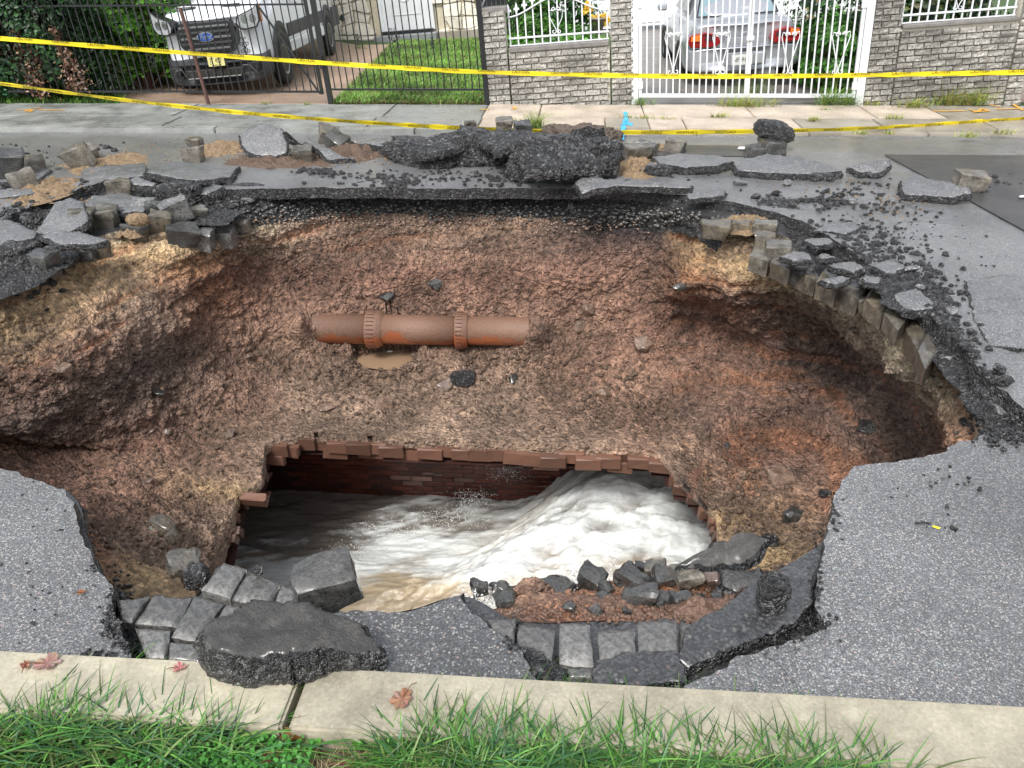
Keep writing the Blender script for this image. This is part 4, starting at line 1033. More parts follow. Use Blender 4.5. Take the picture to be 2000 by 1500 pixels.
# ================================================================ houses
hy = at(830, 76, PT).y
hb0 = Vector((at(800, 78, PT).x, hy, PT))
house = empty('house', uframe(hb0), 'cream stone-faced house wall with a white front door behind the lawn', 'house')
M['cream_stone'] = None
t = NT('cream_stone'); co = t.coord('World'); oi = t.n('ShaderNodeObjectInfo')
n_ = t.noise(7, 5, co, rough=.6)
c = t.ramp(n_.outputs[0], [(.3, (.60, .56, .46)), (.6, (.80, .76, .66))])
c = t.mix(1.0, c, t.ramp(oi.outputs['Random'], [(0, .78), (1, 1.12)]), 'MULTIPLY')
M['cream_stone'] = t.fin(c, .7, t.bump(n_.outputs[0], .8, .03))
M['stone_joint'] = simple('stone_joint', (.50, .45, .34), .8, 20, .3)
M['grey_step'] = simple('grey_step', (.20, .21, .22), .5, 10, .3)
kx = 1 / (ppm(hb0) * .99)
hx = lambda u: (u - 800) * kx
MB().box((hx(0), .16, 1.45), (hx(1010) - hx(-900), .25, 3.3)).build('wall', M['stone_joint'], house)
MB().poly([(hx(-920), 3.05), (hx(1030), 3.05), (hx(1030), 3.2), (hx(55), 4.6), (hx(-920), 3.2)], -.25, 5.0).build('roof', simple('roof_shingle', (.06, .055, .05), .8, 12, .3), house)
rs2 = random.Random(12); cw = .34; chh = .24
nxs = int((hx(995) - hx(250)) / cw); nzs = 12; jit = {}
def node(i, j):
    if (i, j) not in jit: jit[(i, j)] = (hx(250) + i * cw + rs2.uniform(-.11, .11), -.12 + j * chh + rs2.uniform(-.07, .07))
    return jit[(i, j)]
dx0, dx1 = hx(752), hx(842)
for i in range(nxs):
    for j in range(nzs):
        q = [node(i, j), node(i + 1, j), node(i + 1, j + 1), node(i, j + 1)]
        cx_ = sum(p[0] for p in q) / 4; cz_ = sum(p[1] for p in q) / 4
        if dx0 - .2 < cx_ < dx1 + .2 and cz_ < 2.35: continue
        qs = []
        for a_, b_2 in zip(q, q[1:] + q[:1]):
            for tq in (.12, .5, .88):
                x_, z_ = a_[0] + (b_2[0] - a_[0]) * tq, a_[1] + (b_2[1] - a_[1]) * tq
                s_ = .93; qs.append((cx_ + (x_ - cx_) * s_ + rs2.uniform(-.012, .012), cz_ + (z_ - cz_) * s_ + rs2.uniform(-.012, .012)))
        MB().poly(qs, -.01 - rs2.uniform(0, .035), .05).build('stone', M['cream_stone'], house, bevel=.008)
dr = MB().box(((dx0 + dx1) / 2, -.02, 1.24), (dx1 - dx0, .05, 2.1)).build('door', M['white'], house)
for s in (-1, 1): MB().box(((dx0 + dx1) / 2 + s * (dx1 - dx0 + .09) / 2, -.03, 1.24), (.09, .08, 2.14)).build('door_frame', M['white'], house)
dm = MB(); ccx = (dx0 + dx1) / 2
for rr_ in (.20, .12): dm.tube([(ccx + rr_ * math.cos(a_ * math.pi / 12), -.05, 1.05 + 1.5 * rr_ * math.sin(a_ * math.pi / 12)) for a_ in range(25)], .012, 5)
dm.tube([(ccx - .3, -.05, .5), (ccx + .3, -.05, .5), (ccx + .3, -.05, 2.0), (ccx - .3, -.05, 2.0), (ccx - .3, -.05, .5)], .012, 4)
dm.build('door_moulding', M['white'], dr, fix=False)
MB().box((ccx, -.10, .17), (dx1 - dx0 + .12, .22, .05)).build('threshold', M['black'], house)
MB().box((ccx, -.28, .05), (dx1 - dx0 + .35, .42, .16)).build('step', M['grey_step'], house, bevel=.01)
MB().box((hx(620), -.10, .0), (hx(752) - hx(400), .3, .12)).build('foundation', M['drive_grey'], house)
MB().box((hx(900), -.10, .03), (hx(950) - hx(846), .3, .16)).build('foundation', M['pave_tan'], house)

# second house: white garage wall behind the garden and the silver car
ghy = at(1200, 62, PT).y + .4
g0 = Vector((at(1120, 62, PT).x, ghy, PT))
gar = empty('garage', uframe(g0), 'white garage wall with panelled door behind the garden and the silver car', 'garage')
kx2 = 1 / ppm(g0)
MB().box((3.1, .2, 1.4), (7.4, .3, 2.9)).build('wall', M['white_wall'], gar)
MB().poly([(-.8, 2.9), (7.0, 2.9), (7.0, 3.0), (3.1, 4.4), (-.8, 3.0)], -.3, 5).build('roof', simple('roof_dark', (.05, .05, .055), .8, 12, .3), gar)
gd = MB().box((.9, .02, 1.1), (2.4, .05, 2.25)).build('garage_door', M['white_wall'], gar)
for r in range(4):
    for c_i in range(4):
        MB().box((-.0 + .6 * c_i, -.012, .26 + .56 * r), (.5, .02, .44)).build('panel', M['white_wall'], gd, bevel=.008)
MB().box((4.5, -.6, .35), (2.4, .5, .7)).box((4.5, -.58, .72), (2.5, .56, .05)).build('porch_step', M['white_wall'], gar)
# dark screen gate behind the ivy
dk = Vector((at(1030, 40, PT).x, YB + 6.0, PT))
sg = empty('screen_gate', uframe(dk), 'dark barred screen gate behind the climbing ivy', 'gate')
MB().box((0, .08, 1.0), (1.05, .03, 2.1)).build('back_panel', simple('dark_screen', (.10, .10, .11), .7, 8, .3), sg)
bars(sg, -.5, .5, 12, .05, 2.0, .02, M['black'], slope=0); rail(sg, -.52, .52, .1, .03, M['black'], slope=0); rail(sg, -.52, .52, 1.0, .03, M['black'], slope=0)
# neighbour's planked wall seen through the right fence
nb_ = Vector((at(1900, 120, PT).x, YB + 2.2, PT))
pw = empty('picket_fence', uframe(nb_), 'pale pink slatted fence behind the right ornamental fence', 'fence')
M['pink_slat'] = simple('pink_slat', (.45, .30, .25), .7, 8, .2)
for i in range(16): MB().box((.3 + .085 * i, 0, .75), (.05, .02, 1.6)).build('slat', M['pink_slat'], pw)
MB().box((.95, .02, .5), (1.5, .02, .06)).box((.95, .02, 1.2), (1.5, .02, .06)).build('rail', M['pink_slat'], pw)
# ================================================================ vehicles
def loft(name, st, mat, parent, sub=2, capf=True, **k):
    """st: (y, half width, z bottom, z shoulder, z top, half width at top, top radius)"""
    rings = []
    for (y, w, z0, zs, z1, wt, r, bow) in st:
        half = [(w * .82, z0), (w * .97, z0 + .03), (w, z0 + .12), (w, (z0 + zs) / 2), (w, zs - .03), (w * .985, zs), (wt + (w - wt) * .12, z1 - r), (wt, z1 - r * .4), (wt - r * .9, z1), (wt * .5, z1 + .012)]
        def yy(x): return y + bow * (x / max(w, .01)) ** 2
        pts = [(x, yy(x), z) for x, z in half] + [(0, y, z1 + .018)] + [(-x, yy(x), z) for x, z in half[::-1]] + [(0, y, z0)]
        rings.append(pts)
    n = len(rings[0]); mb = MB()
    vs = [p for r in rings for p in r]
    fs = [(i * n + k, (i + 1) * n + k, (i + 1) * n + (k + 1) % n, i * n + (k + 1) % n) for i in range(len(rings) - 1) for k in range(n)]
    # end caps as strips between mirrored points
    for i in ((0, len(rings) - 1) if capf else ()):
        o = i * n; m = (n - 2) // 2
        for q in range(m - 1 + 1):
            a_, b_2 = q, q + 1; c_2, d_2 = n - 2 - (q + 1) if q + 1 <= m else 0, n - 2 - q
            if b_2 < c_2: fs.append((o + a_, o + b_2, o + c_2, o + d_2))
            elif b_2 == c_2: fs.append((o + a_, o + b_2, o + d_2))
        fs.append((o + 0, o + n - 2, o + n - 1))
    mb.add(vs, fs); o = mb.build(name, mat, parent, smooth=True, **k)
    if sub:
        md = o.modifiers.new('s', 'SUBSURF'); md.levels = sub; md.render_levels = sub
    return o
def wheel(par, loc, R, w, rimr, mat_rim, side=1):
    wo = empty('wheel', None); wo.parent = par; wo.location = loc
    def ring(prof, name, mat, n=32):
        mb = MB(); L = len(prof)
        vs = [(x, r * math.cos(2 * math.pi * k / n), r * math.sin(2 * math.pi * k / n)) for x, r in prof for k in range(n)]
        mb.add(vs, [(i * n + k, (i + 1) * n + k, (i + 1) * n + (k + 1) % n, i * n + (k + 1) % n) for i in range(L - 1) for k in range(n)])
        return mb.build(name, mat, wo, smooth=True)
    s = side
    ring([(-s * w / 2, R * .6), (-s * w / 2, R * .9), (-s * w * .38, R), (s * w * .38, R), (s * w / 2, R * .93), (s * w * .47, R * .72), (s * w * .36, rimr)], 'tyre', M['rubber'])
    ring([(s * w * .42, rimr * 1.02), (s * w * .40, rimr * .9), (s * w * .2, rimr * .84), (s * w * .28, rimr * .45), (s * w * .38, rimr * .3), (s * w * .38, .001)], 'rim', mat_rim)
    hm = MB()
    for q in range(8):
        an = q * math.pi / 4; hm.box((s * w * .3, math.cos(an) * rimr * .66, math.sin(an) * rimr * .66), (.02, .035, .035))
    hm.build('rim_hole', M['rubber'], wo, fix=False)
def textobj(name, body, size, mat, parent, loc, rot, extrude=.001, shear=0, sx=1.0, align='CENTER'):
    cu = bpy.data.curves.new('t', 'FONT'); cu.body = body; cu.size = size; cu.extrude = extrude; cu.align_x = align; cu.align_y = 'CENTER'; cu.shear = shear
    cu.resolution_u = 2; cu.offset = .0003 if body == 'CAUTION' else 0
    to = bpy.data.objects.new('t', cu); COL.objects.link(to)
    me = bpy.data.meshes.new_from_object(to, depsgraph=bpy.context.evaluated_depsgraph_get())
    bpy.data.objects.remove(to); bpy.data.curves.remove(cu)
    me.materials.clear(); me.materials.append(mat)
    o = link(name, me, parent, loc=loc, rot=rot); o.scale = (sx, 1, 1); return o
M['rubber'] = simple('tyre_rubber', (.018, .018, .019), .75, 20, .2)
M['cladding'] = simple('dark_cladding', (.035, .037, .042), .55, 60, .2, .3, 200, .002)
M['vanwhite'] = simple('van_white', (.76, .79, .83), .22, 0, Coat_Weight=.5)
M['silver'] = simple('silver_paint', (.44, .46, .50), .3, 0, metallic=.55, Coat_Weight=.6)
M['glassdark'] = simple('dark_glass', (.02, .025, .028), .06, 0, Specular_IOR_Level=.8)
M['glassblue'] = simple('tinted_glass', (.18, .27, .30), .06, 0, Specular_IOR_Level=.9)
M['steel'] = simple('wheel_steel', (.32, .33, .35), .4, 0, metallic=.7)
M['lens'] = simple('clear_lens', (.42, .44, .46), .12, 30, .5, metallic=.3)
M['amber'] = simple('amber_lens', (.72, .20, .03), .2, 0)
M['red'] = simple('red_lens', (.24, .010, .012), .15, 0); M['darkred'] = simple('smoked_lens', (.06, .02, .025), .12, 0)
M['redink'] = simple('red_ink', (.45, .05, .04), .5); M['blueoval'] = simple('blue_oval', (.02, .07, .30), .25)
M['platey'] = simple('yellow_plate', (.75, .70, .30), .4); M['platew'] = simple('white_plate', (.62, .64, .60), .4)
M['chrome'] = simple('chrome', (.6, .62, .65), .15, 0, metallic=1.0)
M['greyprint'] = simple('grey_print', (.35, .36, .38), .5)

w1c = at(561, 166, PT); w2c = at(657, 100, PT)
yaw = math.atan2((w2c - w1c).y, (w2c - w1c).x) - math.pi / 2
van_M = Matrix.Translation(w1c) @ UMAT @ Matrix.Rotation(yaw, 4, 'Z') @ Matrix.Diagonal((.75, .95, 1.0, 1)) @ Matrix.Translation((-.95, -.98, .03))
van = empty('van', van_M, 'white cargo van with dark grille parked behind the black iron gate', 'van')
loft('body', [(.03, .78, .42, .75, .98, .70, .05, .16), (.10, .88, .38, .80, 1.06, .80, .06, .14), (.30, .98, .36, .88, 1.13, .88, .08, .08), (.70, 1.01, .34, .98, 1.22, .90, .10, .03), (1.02, 1.01, .34, 1.12, 1.32, .88, .10, 0), (1.10, 1.01, .34, 1.15, 1.36, .88, .10, 0),
              (1.75, 1.01, .34, 1.25, 2.18, .84, .15, 0), (2.1, 1.01, .34, 1.3, 2.42, .82, .15, 0), (3.2, 1.01, .34, 1.3, 2.46, .84, .14, 0), (5.4, 1.01, .36, 1.3, 2.44, .84, .14, 0), (5.9, 1.0, .38, 1.3, 2.40, .83, .14, 0)], M['vanwhite'], van)
loft('front_bumper', [(-.07, .74, .20, .34, .42, .70, .05, .18), (-.03, .90, .16, .36, .46, .86, .04, .16), (.22, 1.025, .16, .40, .52, 1.01, .03, .05), (.50, 1.03, .20, .46, .59, 1.02, .03, 0)], M['cladding'], van, 1)
# grille: hexagonal frame, slats, badge
gr_out = [(-.44, .99), (.44, .99), (.53, .88), (.51, .70), (.39, .58), (-.39, .58), (-.51, .70), (-.53, .88)]
grl = MB().poly(gr_out, -.06, .25).build('grille', M['black'], van, bevel=.012)
for i, z in enumerate((.93, .86, .79, .72, .65)):
    wv = .46 if z > .7 else .41
    MB().box((0, -.075, z), (2 * wv, .03, .028)).build('slat', M['cladding'] if i % 2 else simple('grille_grey', (.12, .125, .13), .35), grl, bevel=.004)
ov = MB(); n_ = 32
ov.add([(.16 * math.cos(2 * math.pi * k / n_), -.095, .80 + .062 * math.sin(2 * math.pi * k / n_)) for k in range(n_)] + [(.16 * math.cos(2 * math.pi * k / n_), -.07, .80 + .062 * math.sin(2 * math.pi * k / n_)) for k in range(n_)],
       [tuple(range(n_))] + [(k, k + n_, (k + 1) % n_ + n_, (k + 1) % n_) for k in range(n_)])
ovo = ov.build('badge', M['chrome'], van)
ov2 = MB(); ov2.add([(.146 * math.cos(2 * math.pi * k / n_), -.098, .80 + .052 * math.sin(2 * math.pi * k / n_)) for k in range(n_)], [tuple(range(n_))])
ov2.build('badge_field', M['blueoval'], ovo)
textobj('lettering', 'Ford', .095, M['chrome'], ovo, (0, -.101, .80), (math.pi / 2, 0, 0), shear=.35, sx=1.15)
for s in (-1, 1):
    # headlight: swept lens with two bowls and amber corner
    R_ = Matrix.Translation((s * .80, .055, .96)) @ Matrix.Rotation(s * rad(17), 4, 'Z')
    hl = MB(); pts = [(-.24, -.03), (-.20, .06), (.10, .14), (.20, .20), (.19, -.02), (.12, -.10), (-.10, -.12), (-.2, -.09)]
    pts = [(s * a_, b_2) for a_, b_2 in pts]
    hl.poly(pts, -.03, .16); h_ = hl.build('headlight', M['black'], van, bevel=.006); h_.matrix_local = R_
    ps2 = [(a_ * .88, b_2 * .86 + .003) for a_, b_2 in pts]
    ln = MB().poly(ps2, -.04, -.031).build('lens', M['lens'], h_)
    for bx in (-.08, .07):
        bm_ = MB(); bm_.add([(s * bx + .055 * math.cos(k * math.pi / 8), -.046, .02 + .055 * math.sin(k * math.pi / 8)) for k in range(16)], [tuple(range(16))]); bm_.build('lamp_bowl', M['chrome'], h_)
    MB().box((s * .965, .21, 1.02), (.05, .13, .20)).build('turn_signal', M['amber'], van, bevel=.01)
    MB().poly([(s * .62, .42), (s * .86, .44), (s * .84, .33), (s * .66, .31)], -.02, .1).build('fog_lamp', M['black'], van, bevel=.01)
    MB().tube([(s * .62, -.03, .30), (s * .74, -.01, .27), (s * .88, .04, .30)], .008, 5).build('bumper_trim', M['cladding'], van)
    MB().box((s * .42, .33, 1.165), (.34, .10, .012)).build('hood_vent', M['cladding'], van, bevel=.004)
    # wheel arch and wheels
    for yw in (.98, 4.72):
        am = MB(); n_ = 20
        pin = [(yw + .40 * math.cos(math.pi * k / n_), .36 + .44 * math.sin(math.pi * k / n_)) for k in range(n_ + 1)]
        pout = [(yw + .50 * math.cos(math.pi * k / n_), .34 + .53 * math.sin(math.pi * k / n_)) for k in range(n_ + 1)]
        vs = [(s * 1.035, a_, b_2) for a_, b_2 in pin + pout] + [(s * .99, a_, b_2) for a_, b_2 in pin + pout]; L_ = n_ + 1
        fs = [(k, k + 1, L_ + k + 1, L_ + k) for k in range(n_)] + [(2 * L_ + k, k, L_ + k * 0 + k + 0, 2 * L_ + k)[:3] for k in range(0)]
        fs += [(2 * L_ + k, 2 * L_ + k + 1, k + 1, k) for k in range(n_)] + [(L_ + k, L_ + k + 1, 3 * L_ + k + 1, 3 * L_ + k) for k in range(n_)]
        am.add(vs, fs); am.build('wheel_arch', M['cladding'], van)
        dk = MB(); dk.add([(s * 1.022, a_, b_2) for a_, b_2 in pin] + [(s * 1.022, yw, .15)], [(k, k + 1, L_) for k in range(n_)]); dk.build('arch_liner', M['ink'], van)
        wheel(van, (s * .93, yw, .345), .355, .235, .21, M['steel'], s)
    MB().box((s * 1.018, 2.85, .70), (.035, 2.75, .19)).build('side_cladding', M['cladding'], van, bevel=.008)
    MB().box((s * 1.012, 2.85, .47), (.03, 2.75, .16)).build('sill', M['vanwhite'], van, bevel=.01)
    MB().box((s * 1.02, 5.55, .62), (.03, .7, .34)).build('rear_cladding', M['cladding'], van, bevel=.008)
    MB().poly([(1.25, 1.33), (2.25, 1.33), (2.22, 1.95), (1.75, 2.02)], 0, .02).build('side_window', M['glassdark'], van).matrix_local = Matrix.Translation((s * 1.0, 0, 0)) @ Matrix.Rotation(math.pi / 2, 4, 'Z') @ Matrix.Rotation(rad(-5 * s), 4, 'X')
    mr = MB().box((s * 1.23, 1.5, 1.52), (.20, .16, .34)).build('mirror', M['black'], van, bevel=.04)
    MB().tube([(s * 1.0, 1.45, 1.40), (s * 1.2, 1.5, 1.42)], .035, 6).build('mirror_arm', M['black'], mr)
    MB().box((s * 1.025, 2.35, 1.02), (.02, .03, .05)).build('door_handle', M['black'], van)
MB().add([(-.86, 1.12, 1.39), (.86, 1.12, 1.39), (.78, 1.78, 2.14), (-.78, 1.78, 2.14)], [(0, 1, 2, 3)]).build('windscreen', M['glassdark'], van)
for s in (-.35, .3): MB().tube([(s - .3, 1.08, 1.40), (s + .28, 1.10, 1.45)], .010, 5).build('wiper', M['black'], van)
MB().box((0, -.02, .33), (1.05, .1, .11)).build('lower_intake', M['ink'], van, bevel=.01)
for i in range(7): MB().box((-.42 + .14 * i, -.08, .33), (.035, .02, .09)).build('intake_fin', M['cladding'], van)
MB().tube([(-.78, -.07, .30), (-.70, -.09, .40), (-.58, -.10, .41), (-.50, -.10, .28), (.5, -.10, .28), (.58, -.10, .41), (.70, -.09, .40), (.80, -.06, .28)], .01, 5).build('bumper_trim', simple('trim_grey', (.09, .095, .10), .4), van)
pl = MB().box((.10, -.115, .50), (.31, .012, .155)).build('license_plate', M['platey'], van, bevel=.004)
textobj('lettering', 'JT 457', .095, M['ink'], pl, (.10, -.1225, .495), (math.pi / 2, 0, 0), sx=.9)
textobj('lettering', 'GARDEN STATE', .022, M['ink'], pl, (.10, -.1225, .437), (math.pi / 2, 0, 0))
for (tx, yy, zz_, sz, mt) in (('201.853', 2.35, 1.28, .14, 'redink'), ('SERVICES', 3.1, 1.05, .10, 'greyprint'), ('3033', 3.5, 1.42, .14, 'redink'), ('CALL', 2.0, 1.08, .07, 'greyprint')):
    textobj('lettering', tx, sz, M[mt], van, (1.035, yy, zz_), (math.pi / 2, 0, math.pi / 2))

# ---- silver sedan seen from behind
cM_ = Matrix.Translation(at(1449, 169, PT)) @ UMAT @ Matrix.Rotation(rad(0), 4, 'Z') @ Matrix.Diagonal((.93, .93, .90, 1)) @ Matrix.Translation((0, 0, .0))
car = empty('sedan', cM_, 'silver sedan parked behind the white double gate, seen from behind', 'car')
loft('body', [(-.02, .74, .34, .58, .90, .66, .06, .12), (.04, .84, .24, .62, .96, .72, .07, .10), (.30, .88, .22, .68, .98, .74, .08, .03), (.75, .89, .22, .76, .985, .74, .08, 0), (2.0, .89, .22, .78, .95, .78, .06, 0), (3.3, .89, .22, .76, .93, .78, .06, 0), (4.3, .84, .26, .66, .78, .68, .06, -.05), (4.55, .70, .34, .56, .66, .60, .05, -.12)], M['silver'], car)
loft('cabin', [(.72, .72, .80, .93, .98, .66, .03, 0), (1.25, .72, .80, .98, 1.30, .56, .08, 0), (1.6, .72, .80, .98, 1.37, .56, .08, 0), (2.5, .72, .80, .98, 1.38, .56, .08, 0), (2.9, .72, .80, .98, 1.28, .56, .06, 0), (3.55, .72, .80, .92, .95, .66, .03, 0)], M['silver'], car)
MB().add([(-.60, .80, 1.015), (.60, .80, 1.015), (.50, 1.24, 1.305), (-.50, 1.24, 1.305)], [(0, 1, 2, 3)]).build('rear_window', M['glassblue'], car)
MB().tube([(-.63, .775, 1.005), (.63, .775, 1.005)], .012, 5).tube([(-.63, .775, 1.005), (-.52, 1.25, 1.32)], .012, 5).tube([(.63, .775, 1.005), (.52, 1.25, 1.32)], .012, 5).build('window_seal', M['black'], car)
MB().box((.16, .87, 1.08), (.16, .02, .06)).build('brake_lamp', simple('pale_lamp', (.5, .5, .5), .4), car)
for s in (-1, 1):
    MB().add([(s * .735, 1.35, 1.02), (s * .735, 2.05, 1.02), (s * .63, 2.05, 1.29), (s * .64, 1.55, 1.29)], [(0, 1, 2, 3)]).build('side_window', M['glassdark'], car)
    MB().add([(s * .735, 2.15, 1.02), (s * .735, 3.1, 1.02), (s * .64, 2.75, 1.27), (s * .63, 2.15, 1.29)], [(0, 1, 2, 3)]).build('side_window', M['glassdark'], car)
    tl = [(s * .36, .66), (s * .44, .60), (s * .80, .60), (s * .85, .68), (s * .82, .78), (s * .60, .82), (s * .42, .78)]
    Rt = Matrix.Translation((0, -.03, .03)) 
    T_ = MB().poly(tl, -.035, .12).build('tail_light', M['red'], car, bevel=.012); T_.matrix_local = Rt @ Matrix.Rotation(0, 4, 'Z')
    for v_ in T_.data.vertices: v_.co.y += .16 * max(0, abs(v_.co.x) - .5) ** 2 * 4
    for nm_, pts_, mt_ in (('reverse_lens', [(s * .44, .70), (s * .60, .70), (s * .60, .79), (s * .46, .765)], 'darkred'), ('amber_lens', [(s * .66, .70), (s * .81, .70), (s * .80, .77), (s * .66, .80)], 'amber')):
        o_ = MB().poly(pts_, -.043, .0).build(nm_, M[mt_], T_)
        for v_ in o_.data.vertices: v_.co.y += .16 * max(0, abs(v_.co.x) - .5) ** 2 * 4
    for yw in (.98, 3.62):
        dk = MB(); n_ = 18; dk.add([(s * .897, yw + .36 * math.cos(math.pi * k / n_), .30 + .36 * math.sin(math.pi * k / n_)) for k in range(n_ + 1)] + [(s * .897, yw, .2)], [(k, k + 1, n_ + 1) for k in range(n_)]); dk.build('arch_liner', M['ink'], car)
        wheel(car, (s * .82, yw, .31), .315, .2, .19, M['steel'], s)
    for yy in (1.55, 2.6): MB().box((s * .90, yy, .86), (.02, .14, .03)).build('door_handle', M['silver'], car, bevel=.006)
    mi_ = MB().box((s * .98, 3.05, 1.02), (.18, .10, .12)).build('mirror', M['silver'], car, bevel=.03)
    MB().box((s * .897, 2.1, .55), (.012, 2.6, .04)).build('side_trim', M['silver'], car, bevel=.004)
loft('rear_bumper', [(-.12, .72, .30, .46, .58, .68, .04, .12), (-.09, .84, .24, .48, .60, .80, .04, .12), (.16, .905, .24, .50, .60, .88, .03, .02), (.45, .90, .26, .50, .58, .88, .02, 0)], M['silver'], car, 1)
MB().box((0, -.045, .70), (.60, .02, .10)).build('garnish', simple('grey_garnish', (.25, .26, .28), .35), car, bevel=.006)
MB().box((.0, -.135, .44), (.62, .03, .20)).build('plate_recess', simple('recess_grey', (.22, .23, .25), .5), car, bevel=.02)
MB().box((.21, -.155, .44), (.17, .03, .17)).build('tow_cover', M['silver'], car, bevel=.025)
pl = MB().box((-.05, -.158, .43), (.31, .012, .155)).build('license_plate', M['platew'], car, bevel=.004)
textobj('lettering', 'NF 96N', .095, M['ink'], pl, (-.05, -.1655, .43), (math.pi / 2, 0, 0), sx=.9)
MB().box((-.32, -.01, .86), (.13, .012, .02)).build('emblem', M['chrome'], car)
MB().tube([(-.06, -.052, .80), (-.03, -.055, .82), (.03, -.055, .82), (.06, -.052, .80), (.03, -.055, .785), (-.03, -.055, .785), (-.06, -.052, .80)], .006, 5).build('emblem', M['chrome'], car)

# ================================================================ leaves and grass
def leaf_mesh(name, Pn, Nn, size, cols, seed=0, aspect=.6, mat=None, fold=.25):
    """Pn positions, Nn facing directions; each leaf a folded diamond of two triangles per side"""
    rn = np.random.RandomState(seed); n = len(Pn)
    Nn = Nn / (np.linalg.norm(Nn, axis=1, keepdims=True) + 1e-9)
    rv = rn.normal(size=(n, 3)); A = np.cross(Nn, rv); A /= (np.linalg.norm(A, axis=1, keepdims=True) + 1e-9); B = np.cross(Nn, A)
    s = (size * rn.uniform(.6, 1.35, n))[:, None]
    v0 = Pn - A * s; v1 = Pn + B * s * aspect + Nn * s * fold; v2 = Pn + A * s; v3 = Pn - B * s * aspect + Nn * s * fold
    V = np.stack([v0, v1, v2, v3], 1).reshape(-1, 3); Ff = np.arange(4 * n).reshape(n, 4)
    Ff = np.concatenate([Ff[:, [0, 1, 2]], Ff[:, [0, 2, 3]]])
    C = np.repeat(np.asarray(cols), 4, 0)
    return npmesh(name, V, Ff, mat or M['leaf'], C, smooth=False)
def blades(name, Pn, h, w, lean, cols, seed=0, segs=3, droop=1.0, dirs=None):
    rn = np.random.RandomState(seed); n = len(Pn)
    an = rn.uniform(0, 2 * math.pi, n) if dirs is None else dirs
    L = h * rn.uniform(.55, 1.3, n); le = lean * rn.uniform(.3, 1.5, n)
    ca, sa = np.cos(an), np.sin(an); ww = w * rn.uniform(.6, 1.3, n)
    tw = rn.uniform(-.6, .6, n)
    rows = []
    for k in range(segs + 1):
        t_ = k / segs
        out = L * le * t_ ** 1.6; upz = L * (t_ - droop * .45 * le * t_ ** 2.4)
        wd = ww * (1 - t_ ** 2 * .95) * .5
        px_, py2 = Pn[:, 0] + ca * out, Pn[:, 1] + sa * out
        ox, oy = -np.sin(an + tw * t_) * wd, np.cos(an + tw * t_) * wd
        rows.append(np.stack([px_ - ox, py2 - oy, Pn[:, 2] + upz], -1)); rows.append(np.stack([px_ + ox, py2 + oy, Pn[:, 2] + upz + wd * .5], -1))
    V = np.stack(rows, 1); m = 2 * (segs + 1); base = (np.arange(n) * m)[:, None]
    Ff = np.concatenate([base + np.array([[2 * k, 2 * k + 1, 2 * k + 3, 2 * k + 2]]) for k in range(segs)])
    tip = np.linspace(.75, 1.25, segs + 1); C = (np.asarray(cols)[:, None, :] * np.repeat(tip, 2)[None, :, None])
    return npmesh(name, V.reshape(-1, 3), Ff, M['leaf'], C.reshape(-1, 3), smooth=True)
def pal(rn, n, cs, var=.25):
    cs = np.array(cs); c = cs[rn.randint(len(cs), size=n)]; return c * rn.uniform(1 - var, 1 + var, (n, 1))
rn = np.random.RandomState(11)
GR = [(.03, .10, .018), (.045, .15, .024), (.07, .21, .035), (.025, .08, .025), (.12, .28, .05), (.05, .14, .06), (.16, .24, .07), (.09, .12, .04)]
# verge in the foreground: long wet grass with a bare patch in the middle
def verge_pts(n, f):
    p = rn.uniform(size=(n, 2)) * np.array([6.0, 1.6]) + np.array([-3.0, -.45]); p = p[p[:, 1] < yb - .005]
    return p
bare0, bare1 = at(560, 1470, -.04).x, at(775, 1470, -.04).x
def densf(p):
    x, y = p[:, 0], p[:, 1]
    b = 1 - np.exp(-(((x - (bare0 + bare1) / 2) / ((bare1 - bare0) * .55)) ** 4))
    b2 = np.array([.55 + .9 * fbm((a_ * 3, c_ * 3, 4), 3) for a_, c_ in zip(x, y)])
    return np.clip(b * (.45 + b2), 0, 1)
p = verge_pts(34000, 0); p = p[p[:, 0] < at(1740, 1450).x + .2 * rn.uniform(size=len(p))]; p = p[rn.uniform(size=len(p)) < densf(p)]
Pn = np.column_stack([p, np.full(len(p), -.05)])
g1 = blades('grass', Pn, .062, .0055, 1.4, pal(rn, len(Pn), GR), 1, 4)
link('verge_grass', g1, kind='stuff', label='long wet green grass growing along the near kerb')
# big tufts that hang over the kerb
tx = [(100, 1430, 170), (190, 1440, 200), (30, 1460, 130), (290, 1470, 100), (370, 1480, 90), (450, 1475, 70), (890, 1480, 260), (960, 1470, 260), (1030, 1480, 220), (1120, 1470, 200), (1200, 1480, 200), (1290, 1480, 220), (1390, 1480, 220), (1480, 1490, 230), (1560, 1480, 230), (1640, 1495, 200), (1720, 1500, 120), (820, 1490, 150), (1850, 1520, 90), (1950, 1520, 60)]
allp, alld, alln = [], [], []
for (u, v, n) in tx:
    n = int(n * 2.0)
    v += 14 if u > 700 else 2
    if u > 1660: continue
    c0 = at(u, v, -.04); q = rn.normal(size=(n, 2)) * np.array([.075, .035]) + np.array([c0.x, min(c0.y, yb - .05)]); q[:, 1] = np.minimum(q[:, 1], yb - .01)
    allp.append(np.column_stack([q, np.full(n, -.05)])); alld.append(np.arctan2(rn.normal(.5, .8, n), rn.normal(0, 1.1, n)))
Pn = np.vstack(allp); dr_ = np.concatenate(alld)
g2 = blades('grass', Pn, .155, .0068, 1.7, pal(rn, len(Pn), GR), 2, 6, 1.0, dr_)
link('grass_tufts', g2, kind='stuff', label='tall arching grass tufts hanging over the near kerb')
